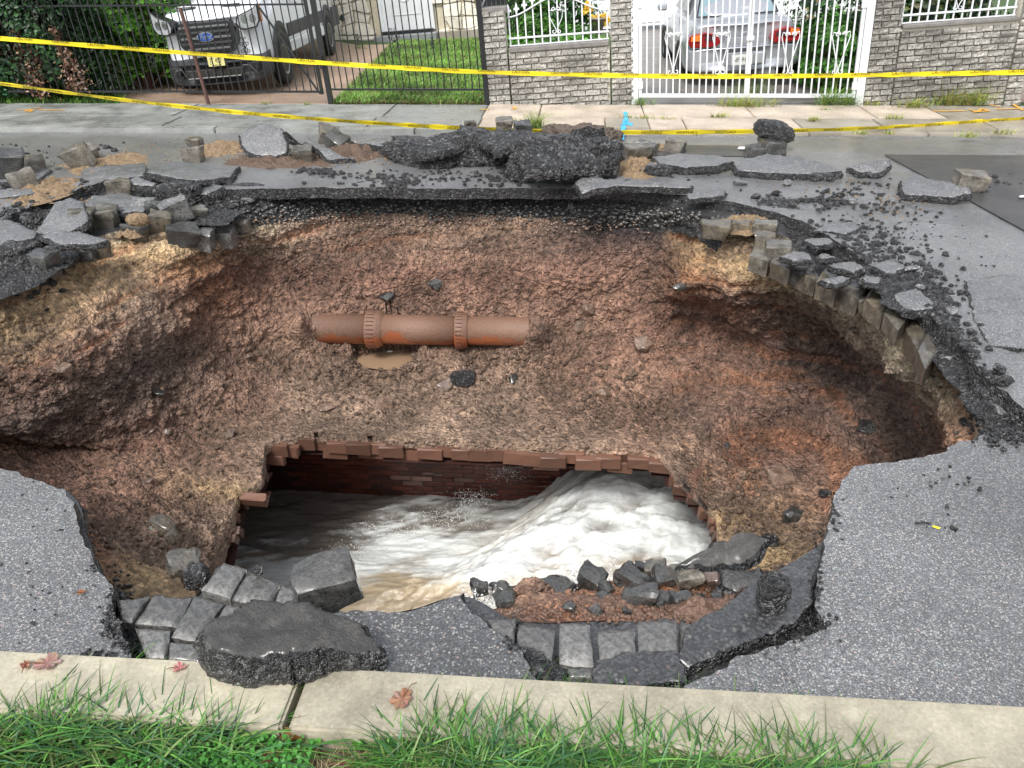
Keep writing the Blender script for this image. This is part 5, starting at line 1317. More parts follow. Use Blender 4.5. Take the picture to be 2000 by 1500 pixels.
# clover and round leaves
n = 2600; q = np.column_stack([rn.uniform(at(250, 1440).x, at(620, 1440).x, n), rn.uniform(yb - .28, yb - .01, n), rn.uniform(-.03, .015, n)])
cl = leaf_mesh('clover', q, np.column_stack([rn.normal(0, .35, n), rn.normal(0, .35, n), np.ones(n)]), .0075, pal(rn, n, [(.05, .20, .03), (.08, .28, .05)]), 3, .9)
link('clover', cl, kind='stuff', label='patch of small clover leaves beside the kerb joint')
# straw on the bare soil
n = 700; q = np.column_stack([rn.uniform(bare0 - .05, bare1 + .1, n), rn.uniform(yb - .4, yb - .02, n), rn.uniform(-.045, -.03, n)])
link('straw', blades('straw', q, .05, .0022, 2.2, pal(rn, n, [(.30, .24, .12), (.20, .13, .07), (.35, .32, .16)]), 5, 3, .4), kind='stuff', label='dry straw and dead blades on bare soil')

def roundleaf(u, v, r, label, col=(.08, .30, .03), z=-.02, tilt=(.2, .1), name='weed'):
    c0 = at(u, v, z); mb = MB(); n_ = 22; vs = [(0, 0, .0)]
    for ring_ in (.55, 1.0):
        for k in range(n_):
            a_ = 2 * math.pi * k / n_; rr_ = r * ring_ * (1 + .07 * math.sin(7 * a_)) * (.55 if (ring_ == 1.0 and k == 0) else 1)
            vs.append((rr_ * math.cos(a_), rr_ * math.sin(a_), .004 * math.sin(7 * a_) * ring_ + .010 * ring_))
    fs = [(0, 1 + k, 1 + (k + 1) % n_) for k in range(n_)] + [(1 + k, 1 + n_ + k, 1 + n_ + (k + 1) % n_, 1 + (k + 1) % n_) for k in range(n_)]
    mb.add(vs, fs); mb.c = [tuple(x * (1.5 if i == 0 else 1) for x in col) for i in range(len(vs))]
    root = empty(name, Matrix.Translation(c0), label, 'weed')
    lf = mb.build('leaf', M['leaf'], root, smooth=True, fix=False); lf.rotation_euler = (tilt[0], tilt[1], random.uniform(0, 6))
    st = MB().tube([(0, 0, 0), (.01, -.01, -.02), (.02, -.02, -.035)], .0013, 4); st.c = [(.2, .3, .08)] * len(st.v); st.build('stem', M['leaf'], root, fix=False)
roundleaf(623, 1424, .021, 'round bright green weed leaf against the kerb end')
roundleaf(700, 1456, .016, 'small round green leaf alone on the bare soil')
roundleaf(445, 1490, .045, 'large pale green leaf at the bottom left of the bare soil', (.09, .33, .06))
roundleaf(618, 1452, .017, 'small ruffled green leaf left of the lone round leaf')
roundleaf(648, 1430, .013, 'tiny green leaf right of the ruffled weed leaf against the kerb')
def deadleaf(u, v, size, col, label, rot, z=None, lobes=5, mat=None, curl=.02):
    z = KT + .006 if z is None else z
    c0 = at(u, v, z); n_ = 40; vs = [(0, 0, .004)]
    for ring_ in (.5, 1.0):
        for k in range(n_):
            a_ = 2 * math.pi * k / n_; lob = (.74 + .26 * abs(math.cos(lobes * a_ / 2)) + .10 * math.sin(3.3 * a_ + size * 90) + .05 * math.sin(17 * a_)) if ring_ == 1.0 else .8
            x, y = size * ring_ * lob * math.cos(a_), size * .72 * ring_ * lob * math.sin(a_)
            vs.append((x, y, curl * (y / size) ** 2 * ring_ * 1.2 + .003 * math.sin(9 * a_)))
    fs = [(0, 1 + k, 1 + (k + 1) % n_) for k in range(n_)] + [(1 + k, 1 + n_ + k, 1 + n_ + (k + 1) % n_, 1 + (k + 1) % n_) for k in range(n_)]
    mb = MB().add(vs, fs); mb.c = [tuple(x * random.uniform(.7, 1.2) for x in col) for _ in vs]
    root = empty('fallen_leaf', Matrix.Translation(c0) @ Matrix.Rotation(rot, 4, 'Z'), label, 'leaf')
    mb.build('leaf_blade', M['leaf'], root, smooth=True, fix=False)
    st = MB().tube([(-size * .1, 0, .004), (-size * 1.2, .005, .012), (-size * 1.6, .012, .004)], .0014, 4); st.c = [(.2, .08, .04)] * len(st.v); st.build('stem', M['leaf'], root, fix=False)
deadleaf(785, 1366, .042, (.36, .19, .13), 'pinkish brown fallen leaf lying on the middle of the near kerb', -1.9, lobes=7)
deadleaf(92, 1296, .045, (.34, .20, .17), 'pink fallen leaf on the kerb at far left', .3)
deadleaf(351, 1305, .022, (.52, .24, .22), 'small round pink leaf on the kerb by the big black chunk', .6)
deadleaf(50, 1299, .02, (.40, .20, .13), 'tiny brown leaf on the kerb left of the pink leaf', 2.2)
deadleaf(577, 1442, .045, (.33, .12, .04), 'curled orange brown leaf at the foot of the kerb joint', .2, -.02, 5, curl=.08)
deadleaf(598, 1467, .026, (.38, .15, .10), 'flat reddish brown leaf on soil beside the weed leaves', 1.3, -.03)
deadleaf(690, 1494, .045, (.16, .05, .06), 'dark purple leaf at the bottom of the bare soil', .2, -.03)
deadleaf(525, 1490, .035, (.25, .07, .07), 'dark red leaf beside the large pale green leaf', .9, -.02)
deadleaf(160, 1158, .014, (.45, .2, .1), 'tiny orange leaf lying on the left asphalt', .9, .008)

# ---- lawns behind the fence
def in_px_poly(n, poly, z):
    w = [at(u, v, z) for u, v in poly]; w = [(q.x, max(q.y, YB + .02)) for q in w]
    xs_, ys_ = [q[0] for q in w], [q[1] for q in w]
    p = rn.uniform(size=(n * 4, 2)) * np.array([max(xs_) - min(xs_), max(ys_) - min(ys_)]) + np.array([min(xs_), min(ys_)])
    return p[inpoly(p[:, 0], p[:, 1], w)][:n]
p = in_px_poly(42000, [(652, 203), (955, 203), (1010, 62), (935, 64), (775, 76), (722, 130), (664, 188)], PT)
Pn = np.column_stack([p, np.full(len(p), PT - .012)])
LG_ = [(.09, .24, .03), (.14, .33, .05), (.19, .40, .07), (.26, .47, .11)]
tn = np.array([.85 + .9 * fbm((a_[0] * 1.1, a_[1] * 1.1, 3), 4) for a_ in Pn])[:, None].clip(.45, 1.4)
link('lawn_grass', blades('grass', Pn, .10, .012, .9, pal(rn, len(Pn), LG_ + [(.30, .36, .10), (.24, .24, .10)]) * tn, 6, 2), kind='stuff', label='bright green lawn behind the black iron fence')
p = in_px_poly(9000, [(-300, 212), (235, 207), (215, 150), (-300, 130)], PT); Pn = np.column_stack([p, np.full(len(p), PT - .012)])
link('lawn_grass', blades('grass', Pn, .09, .011, .9, pal(rn, len(Pn), LG_ + [(.06, .12, .03)]), 7, 2), kind='stuff', label='scruffy grass at the foot of the hedge')
p = in_px_poly(3000, [(640, 204), (955, 203), (955, 197), (655, 193)], PT); Pn = np.column_stack([p, np.full(len(p), PT - .012)])
link('dead_grass', blades('grass', Pn, .06, .010, 1.3, pal(rn, len(Pn), [(.20, .14, .08), (.14, .09, .05), (.14, .22, .05)]), 8, 2), kind='stuff', label='dead brown grass edging the pavement')

def tuft(u, v, w_px, h_px, n, cols, label, z=PT, name='grass_tuft', group=None, y=None):
    c0 = at(u, v, z)
    if y is not None: c0.y = y
    s = 1 / ppm(c0); q = np.column_stack([rn.normal(0, w_px * s * .25, n), rn.uniform(-.05, .03, n), np.zeros(n)])
    link(name, blades(name, q, h_px * s * 1.0, .007, 1.0, pal(rn, n, cols), int(u + v), 3), loc=c0, label=label, cat='weed', group=group)
YG = [(.30, .38, .06), (.18, .32, .04), (.42, .42, .10), (.35, .28, .10)]; GG = [(.10, .24, .04), (.16, .30, .06), (.30, .34, .08)]
for u, v, w_, h_, n, cs, lb in [
    (985, 200, 50, 16, 90, YG, 'yellow green weeds at the foot of the left brick pillar'), (1020, 199, 45, 22, 90, GG, 'dark green tuft at the wall foot next to the yellow weeds'),
    (1072, 200, 40, 16, 80, YG, 'yellow tuft at the middle of the low wall foot'), (1125, 200, 80, 20, 160, YG, 'wide yellow green tuft at the low wall foot'),
    (1168, 200, 40, 16, 60, GG, 'green tuft at the low wall foot nearest the gate'), (1252, 205, 50, 20, 80, GG, 'green weed at the left post of the white gate'),
    (1448, 208, 110, 26, 240, YG, 'large yellow green weed under the middle of the white gate'), (1462, 185, 90, 34, 120, GG, 'tall thin weeds behind the middle of the white gate'),
    (1615, 205, 40, 50, 120, GG, 'bushy weed at the right end of the white gate'), (1655, 205, 40, 32, 90, GG, 'smaller bushy weed at the right gate post'),
    (1705, 206, 50, 14, 60, YG, 'low weeds at the left foot of the right wall'), (1785, 210, 70, 26, 120, YG, 'yellow tuft in the middle of the right wall foot'),
    (1875, 205, 120, 48, 320, YG, 'tall bright grass clump at the right wall foot'), (1405, 229, 40, 14, 60, YG, 'yellow tuft in the pavement joint below the white gate'),
    (1588, 236, 26, 14, 50, YG, 'small round tuft alone in the pavement joint'), (1258, 231, 40, 10, 40, YG, 'low yellow tuft by the blue spray mark'),
    (1300, 232, 60, 8, 40, YG, 'thin yellow weeds in the joint right of the blue mark'), (1222, 230, 30, 8, 30, YG, 'low dry weeds in the joint at the blue mark'),
    (1045, 250, 34, 42, 110, GG, 'leafy green weed growing behind the rubble pile'), (1000, 238, 40, 14, 50, YG, 'yellow weeds in the pavement left of the rubble weed'),
    (1680, 262, 40, 12, 60, YG, 'dry tuft at the broken far kerb'), (1730, 262, 30, 10, 40, YG, 'small dry tuft on the far kerb'), (1740, 232, 46, 14, 60, YG, 'dry tuft in the cracked pavement'),
    (1890, 268, 40, 16, 60, YG, 'dry weed at the road edge near the right'), (1960, 262, 44, 16, 60, YG, 'dry weed at the far right road edge'),
    (705, 95, 24, 14, 40, GG, 'green tuft at the house foundation beside the driveway'), (1610, 214, 20, 8, 20, YG, 'tiny tuft in the pavement below the bushy weed'),
    (520, 204, 26, 8, 30, GG, 'tiny green weed at the driveway edge'), (600, 205, 30, 8, 30, GG, 'little weed left of the main fence post')]:
    tuft(u, v, w_, h_, n, cs, lb)

# ---- hedge, ivy, garden plants
def shell_pts(n, c, r, seed, ylim=None, lump=.25):
    r_ = np.random.RandomState(seed); d = r_.normal(size=(n, 3)); d /= np.linalg.norm(d, axis=1, keepdims=True)
    rr_ = np.array([1 + lump * 2.2 * fbm((a_[0] * 2 + seed, a_[1] * 2, a_[2] * 2.5), 3) for a_ in d]) * r_.uniform(.62, 1.04, n) ** .6
    return np.array(c) + d * np.array(r) * rr_[:, None], d
def bush(name, c, r, n, size, cs, label, cat, seed, trunk=True, hang=0, up=.5):
    root = empty(name, Matrix.Translation((c[0], c[1], PT)), label, cat)
    P_, d = shell_pts(n, (0, 0, c[2] - PT), r, seed)
    r_ = np.random.RandomState(seed)
    P_ = P_ - 0; keep = P_[:, 2] > .05; P_, d = P_[keep], d[keep]
    d2 = d + r_.normal(size=d.shape) * .6 + np.array([0, 0, up])
    tone = np.clip(.55 + 1.1 * np.array([fbm((a_[0] * 2.2, a_[1] * 2.2, a_[2] * 2.2 + seed), 3) for a_ in P_]), .4, 1.4)[:, None]
    link('crown' if trunk else 'foliage', leaf_mesh(name, P_, d2, size, pal(r_, len(P_), cs) * tone, seed), root)
    # inner dark mass of twigs
    tm = MB()
    for k in range(26):
        q = P_[r_.randint(len(P_))] * .85; tm.tube([(q[0] * .1, q[1] * .1, 0), (q[0] * .5, q[1] * .5, q[2] * .5), tuple(q)], .012, 4, rr=[.03, .015, .005])
    tm.build('trunk' if trunk else 'stems', M['rust'], root, fix=False)
    return root
HC = [(.13, .36, .04), (.20, .48, .07), (.09, .26, .04), (.27, .55, .10)]; DC = [(.02, .06, .022), (.035, .10, .03), (.055, .15, .04), (.03, .07, .035)]
ax = lambda u, v=190: at(u, v, PT).x
bush('arborvitae', (ax(235), YB + 1.3, 1.45), (.80, .7, 1.25), 19000, .045, HC, 'bright green conifer hedge shrub just left of the white van', 'shrub', 1, up=.2)
bush('arborvitae', (ax(185) - .1, YB + 2.3, 1.7), (1.0, .8, 1.5), 12000, .05, [(.05, .16, .025), (.08, .24, .035), (.12, .32, .05)], 'darker green shrub left of the bright conifer', 'shrub', 2, up=.2)
bush('ivy', (ax(95), YB + .35, .95), (1.15, .40, 1.05), 13000, .035, DC, 'dark ivy mass covering the left end of the iron gate', 'ivy', 3, trunk=False)
bush('ivy', (ax(15), YB + 1.2, 1.25), (1.2, .7, 1.1), 8000, .05, DC + [(.12, .26, .09)], 'dark leafy ivy behind the fence at the left edge', 'ivy', 4, trunk=False)
bush('evergreen_tree', (ax(90) - 1.5, YB + 6.0, 2.6), (3.6, 1.6, 3.0), 15000, .09, DC, 'tall dark evergreen far behind the hedge', 'tree', 5)
bush('evergreen_tree', (ax(60) - 6.0, YB + 3.0, 2.2), (2.6, 1.4, 2.6), 8000, .09, DC, 'dark evergreen beyond the left edge of the hedge', 'tree', 6)
# dead brown vine strands hanging on the fence
def vine(u0, v0, u1, v1, n, label, cs, seed):
    a_, b_2 = at_y(u0, v0, FY - .06), at_y(u1, v1, FY - .12); r_ = np.random.RandomState(seed); root = empty('dead_vine', Matrix.Translation(b_2), label, 'vine')
    t_ = r_.uniform(size=n); q = np.array(a_ - b_2)[None] * t_[:, None] + r_.normal(size=(n, 3)) * np.array([.05, .03, .03]) * (1.6 - t_[:, None])
    link('dead_leaves', leaf_mesh('dl', q, r_.normal(size=(n, 3)) + np.array([0, -1, 0]), .024, pal(r_, n, cs, .4), seed), root)
    MB().tube([tuple((a_ - b_2) * (1 - k / 6) + Vector((r_.normal() * .02, 0, 0))) for k in range(7)], .006, 4).build('stem', M['rust'], root)
BR = [(.20, .11, .06), (.12, .06, .035), (.30, .19, .12), (.08, .04, .03)]
vine(105, 55, 145, 178, 230, 'brown dead vine strand hanging nearest the conifer', BR, 1); vine(55, 85, 85, 190, 200, 'brown dead vine in the middle of the ivy', BR, 2)
vine(130, 95, 168, 178, 150, 'thin pale dead vine beside the gate corner', BR + [(.4, .3, .25)], 3); vine(28, 60, 62, 180, 160, 'leftmost brown dead vine in the ivy', BR, 4)
n = 1500; c0 = at(70, 150, PT); q = np.column_stack([rn.normal(0, .14, n), rn.normal(0, .1, n), rn.uniform(.02, .5, n)])
link('weed', leaf_mesh('weed', q, rn.normal(size=(n, 3)) + np.array([0, -.5, 1]), .028, pal(rn, n, [(.04, .16, .07), (.08, .22, .10), (.03, .10, .05)]), 9), loc=(ax(55, 175), YB + .1, PT), label='blue green leafy weed at the left fence corner', cat='weed')
# garden behind the left wall
gx0, gx1 = ax(1005), ax(1130)
bush('garden_shrub', ((gx0 + gx1) / 2, YB + 1.3, .45), (.75, .9, .5), 9000, .035, [(.10, .30, .03), (.16, .38, .06), (.07, .22, .03)], 'bright green garden plants behind the low brick wall', 'shrub', 12, trunk=False)
bush('ivy', (ax(1015), YB + 2.6, 1.0), (.35, .3, 1.0), 2600, .05, [(.12, .34, .04), (.20, .45, .08), (.06, .18, .03)], 'light green ivy climbing the side fence by the low wall', 'ivy', 13, trunk=False)
bush('ivy', (ax(1090), YB + 4.8, 1.1), (.55, .35, 1.1), 3600, .05, [(.06, .22, .05), (.10, .30, .07), (.05, .15, .05)], 'green ivy beside the dark screen gate', 'ivy', 14, trunk=False)
bush('garden_shrub', (ax(1640), YB + 1.6, .42), (.42, 1.3, .52), 9000, .035, [(.07, .24, .03), (.12, .32, .05), (.05, .15, .03)], 'leafy green weeds growing right of the silver car', 'shrub', 15, trunk=False)
bush('garden_shrub', (ax(1800), YB + 1.3, 1.1), (.8, .6, .7), 5000, .04, DC + [(.12, .16, .04), (.16, .14, .05)], 'dark shrub behind the right ornamental fence', 'shrub', 16, trunk=False)
bush('garden_shrub', (ax(1850), YB + 3.0, .9), (1.4, .8, 1.0), 6000, .05, DC, 'black green shrub farther back behind the right fence', 'shrub', 17, trunk=False)
p = in_px_poly(9000, [(1000, 196), (1160, 196), (1190, 75), (1010, 75)], PT); Pn = np.column_stack([p, np.full(len(p), PT - .012)])
link('lawn_grass', blades('grass', Pn, .10, .012, .9, pal(rn, len(Pn), LG_), 17, 2), kind='stuff', label='tall grass of the garden behind the low wall')
def sunflowers(u, v, y, spots, label, pot=True):
    b_ = at_y(u, v, y); root = empty('flower_pot', Matrix.Translation(b_), label, 'flowers'); s = 1 / ppm(b_)
    if pot:
        mb = MB(); n_ = 16; prof = [(.0, 0), (.09, 0), (.13, .22), (.145, .22), (.145, .25), (.12, .25), (.11, .2)]
        mb.add([(r * math.cos(2 * math.pi * k / n_), r * math.sin(2 * math.pi * k / n_), z) for r, z in prof for k in range(n_)], [(i * n_ + k, i * n_ + (k + 1) % n_, (i + 1) * n_ + (k + 1) % n_, (i + 1) * n_ + k) for i in range(len(prof) - 1) for k in range(n_)])
        mb.build('pot', simple('grey_pot', (.25, .22, .18), .6), root, smooth=True)
    for dx, dz in spots:
        fx, fz = dx * s, dz * s
        MB().tube([(0, 0, .1), (fx * .7, 0, fz * .6), (fx, 0, fz)], .006, 4).build('stem', M['grassground'], root)
        n_ = 60; r_ = np.random.RandomState(abs(int(dx * 7 + dz))); a_ = r_.uniform(0, 6.28, n_); rr_ = r_.uniform(.015, .05, n_)
        q = np.column_stack([fx + rr_ * np.cos(a_), -.02 + r_.uniform(-.02, .01, n_), fz + rr_ * np.sin(a_)])
        link('flower', leaf_mesh('fl', q, r_.normal(size=(n_, 3)) * .5 + np.array([0, -1, .3]), .022, pal(r_, n_, [(.80, .55, .02), (.75, .42, .02), (.82, .62, .15)], .1), 3, .6), root)
sunflowers(1165, 66, YB + 3.4, [(-20, 52), (-14, 45), (-24, 40), (-10, 28), (2, 30), (8, 26), (14, 32), (20, 25), (-2, 22), (17, 20)], 'pot of yellow artificial sunflowers by the white garage')
sunflowers(1580, 50, YB + 4.6, [(-4, 30), (0, 22), (4, 40), (-2, 14), (12, 48)], 'yellow flowers right of the silver car', False)
n = 500; c0 = at_y(1590, 30, YB + 4.4)
link('shrub', leaf_mesh('wf', np.column_stack([rn.normal(0, .3, n), rn.normal(0, .15, n), rn.normal(.05, .2, n)]), rn.normal(size=(n, 3)) + np.array([0, -1, .3]), .04, pal(rn, n, [(.7, .72, .7), (.5, .55, .45), (.06, .15, .04)]), 21), loc=c0, label='white flowering shrub at the back right of the silver car', cat='shrub')

# ================================================================ caution tapes
def tape(path, w, label, txt_off, flip, tilt, tsize, step, seed, half=False):
    """path: (u, v, y) points"""
    pts = [at_y(u, v, y) for u, v, y in path]; dens = []
    for i in range(len(pts) - 1):
        a_, b_2, c_2, d_2 = pts[max(i - 1, 0)], pts[i], pts[i + 1], pts[min(i + 2, len(pts) - 1)]
        for q in range(24):
            t_ = q / 24; dens.append(.5 * ((2 * b_2) + (-a_ + c_2) * t_ + (2 * a_ - 5 * b_2 + 4 * c_2 - d_2) * t_ ** 2 + (-a_ + 3 * b_2 - 3 * c_2 + d_2) * t_ ** 3))
    dens.append(pts[-1]); root = empty('caution_tape', Matrix.Translation(dens[0]), label, 'tape'); o0 = dens[0]
    mb = MB(); vs = []; ax_ = []
    for i, p_ in enumerate(dens):
        tg = (dens[min(i + 1, len(dens) - 1)] - dens[max(i - 1, 0)]).normalized()
        toc = (CPOS - p_).normalized(); acr = Vector((0, math.sin(tilt + .15 * math.sin(i * .11 + seed)), math.cos(tilt))).cross(tg).cross(tg) * -1
        acr = (Vector((0, 0, 1)) - tg * tg.z).normalized(); acr = Matrix.Rotation(tilt + .12 * math.sin(i * .09 + seed), 3, tg) @ acr
        ax_.append((tg, acr)); wv = w * (1 + .05 * math.sin(i * .7 + seed))
        for q in (-.5, -.17, .17, .5): vs.append(p_ - o0 + acr * wv * q + tg.cross(acr) * (.004 * math.sin(i * .5 + q * 9)))
    mb.add(vs, [(4 * i + k, 4 * i + k + 1, 4 * i + k + 5, 4 * i + k + 4) for i in range(len(dens) - 1) for k in range(3)])
    mb.build('ribbon', M['yellow'], root, smooth=True, fix=False)
    d_ = 0; nxt = .2
    proto = textobj('lettering', 'CAUTION', tsize, M['tapeink'], None, (0, 0, 0), (0, 0, 0), extrude=.0003)
    first = True; me_t = proto.data; bpy.data.objects.remove(proto)
    for i in range(len(dens) - 1):
        L_ = (dens[i + 1] - dens[i]).length; d_ += L_
        if d_ > nxt:
            nxt += step; tg, acr = ax_[i]; nn = tg.cross(acr); 
            if nn.dot(CPOS - dens[i]) < 0: nn = -nn
            X_ = tg if not flip else -tg; Y_ = acr if not flip else -acr
            if flip == 2: X_ = -tg; Y_ = acr
            Mx = Matrix((X_, Y_, nn)).transposed().to_4x4()
            lo = link('lettering', me_t, root); lo.matrix_local = Matrix.Translation(dens[i] - o0 + nn * .0075 + acr * txt_off) @ Mx @ Matrix.Diagonal((1.1, 1, 1, 1))
tape([(-900, -5, 11.25), (-300, 48, 11.25), (0, 75, FY - .18), (280, 97, FY - .18), (560, 118, FY - .18), (760, 131, FY - .18), (950, 141, FY - .18), (1240, 148, FY - .22), (1450, 149, FY - .22), (1680, 147, FY - .22), (1830, 144, FY - .22), (2000, 141, FY - .2), (2500, 130, FY - .2)],
     .058, 'upper yellow caution tape strung in front of the fences and gates', .020, 0, .25, .046, .47, 1)
tape([(-600, 90, 11.2), (-200, 137, 10.8), (0, 163, 10.3), (200, 190, 9.9), (420, 215, 9.4), (600, 231, 9.0), (760, 242, 8.75), (880, 249, 8.7), (1000, 254, 8.8), (1150, 258, 8.95), (1350, 258, 9.1), (1550, 255, 9.3), (1750, 248, 9.6), (1900, 238, 9.9), (2000, 231, 10.1), (2400, 195, 10.6)],
     .055, 'lower yellow caution tape sagging across the pavement behind the rubble', .0, 2, .5, .046, .42, 2)
# ================================================================ rubble
roadin = [(p[0], p[1]) for p in roadpoly]; midin = [(p[0], p[1]) for p in jm]; rimin = [(p[0], p[1]) for p in RIM]
def inside1(p, poly): return bool(inpoly(np.array([p.x]), np.array([p.y]), poly)[0])
def ground_at(u, v):
    p = at(u, v, 0)
    if inside1(p, roadin) or inside1(p, midin): return p
    p = at(u, v, -.09)
    if not inside1(p, rimin): return p
    return on_pit(u, v)[0]
def grounds(UV):
    r_, u_, f_ = np.array(cright), np.array(cup), np.array(fwd)
    D_ = (UV[:, :1] - 1000) / F * r_ - (UV[:, 1:2] - 750) / F * u_ + f_; C_ = np.array(CPOS)
    A_ = C_ + D_ * ((0 - CAM_H) / D_[:, 2:3]); B_ = C_ + D_ * ((-.09 - CAM_H) / D_[:, 2:3])
    i1 = inpoly(A_[:, 0], A_[:, 1], roadin) | inpoly(A_[:, 0], A_[:, 1], midin); i2 = ~inpoly(B_[:, 0], B_[:, 1], rimin); out = []
    for k in range(len(UV)):
        if i1[k]: out.append(A_[k])
        elif i2[k]: out.append(B_[k])
        else:
            h = BV.ray_cast(CPOS, Vector(D_[k]).normalized(), 60); out.append(np.array(h[0]) if h[0] else None)
    return out
GROUP_C = 'loose paving setts thrown round the sinkhole'; GROUP_S = 'broken asphalt slabs round the sinkhole'
def sett_mesh(w, d, h, seed, mat, rough=.013, cham=.013):
    rnd_ = random.Random(seed); bm = bmesh.new(); bmesh.ops.create_cube(bm, size=1)
    for v_ in bm.verts:
        v_.co = Vector((v_.co.x * w, v_.co.y * d, v_.co.z * h))
        v_.co += Vector((rnd_.uniform(-1, 1) * w, rnd_.uniform(-1, 1) * d, rnd_.uniform(-1, 1) * h)) * .11
        if v_.co.z < 0: v_.co.x *= .93; v_.co.y *= .93
    bmesh.ops.bevel(bm, geom=bm.edges[:], offset=cham * rnd_.uniform(.6, 1.1), segments=2, affect='EDGES', profile=.6)
    bmesh.ops.subdivide_edges(bm, edges=[e for e in bm.edges if e.calc_length() > .03], cuts=3, use_grid_fill=True)
    bmesh.ops.triangulate(bm, faces=[f for f in bm.faces if len(f.verts) > 4])
    o_ = Vector((seed * 1.7, seed * .6, 0))
    bm.normal_update()
    for v_ in bm.verts:
        q = v_.co + o_
        v_.co += v_.normal * (rough * 1.5 * fbm(q * 9, 3) + rough * .7 * fbm(q * 30, 3))
    me = bpy.data.meshes.new('sett'); bm.to_mesh(me); bm.free(); me.materials.append(mat)
    me.polygons.foreach_set('use_smooth', [True] * len(me.polygons))
    try: me.set_sharp_from_angle(angle=rad(28))
    except Exception: pass
    return me
sseed = [0]
def sett(u, v, wpx, hpx, label, rz=None, tx=None, ty=None, mat='granite', z=None, dep=None, lift=0, name='paving_stone', group=GROUP_C, up=0.0):
    sseed[0] += 1; rnd_ = random.Random(sseed[0] * 13 + 5)
    g0_ = ground_at(u, v) if z is None else at(u, v, z); s = 1 / ppm(g0_)
    elev = math.asin((CPOS.z - g0_.z) / (CPOS - g0_).length)
    w = wpx * s * .97; d = (dep or rnd_.uniform(.75, 1.0)) * w
    h = max(.05, (hpx * s - d * math.sin(elev) * .75) / math.cos(elev))
    h = min(max(h, w * .6), w * 1.15)
    rz = rnd_.uniform(-.5, .5) if rz is None else rz
    tx = rnd_.uniform(-.15, .15) if tx is None else tx; ty = rnd_.uniform(-.12, .12) if ty is None else ty
    me = sett_mesh(w, d, h, sseed[0], M[mat])
    c = g0_ + Vector((0, d * .42, h * .46 + lift))
    return link(name, me, loc=c, rot=(tx, ty, rz), label=label, cat='paving stone', group=group)

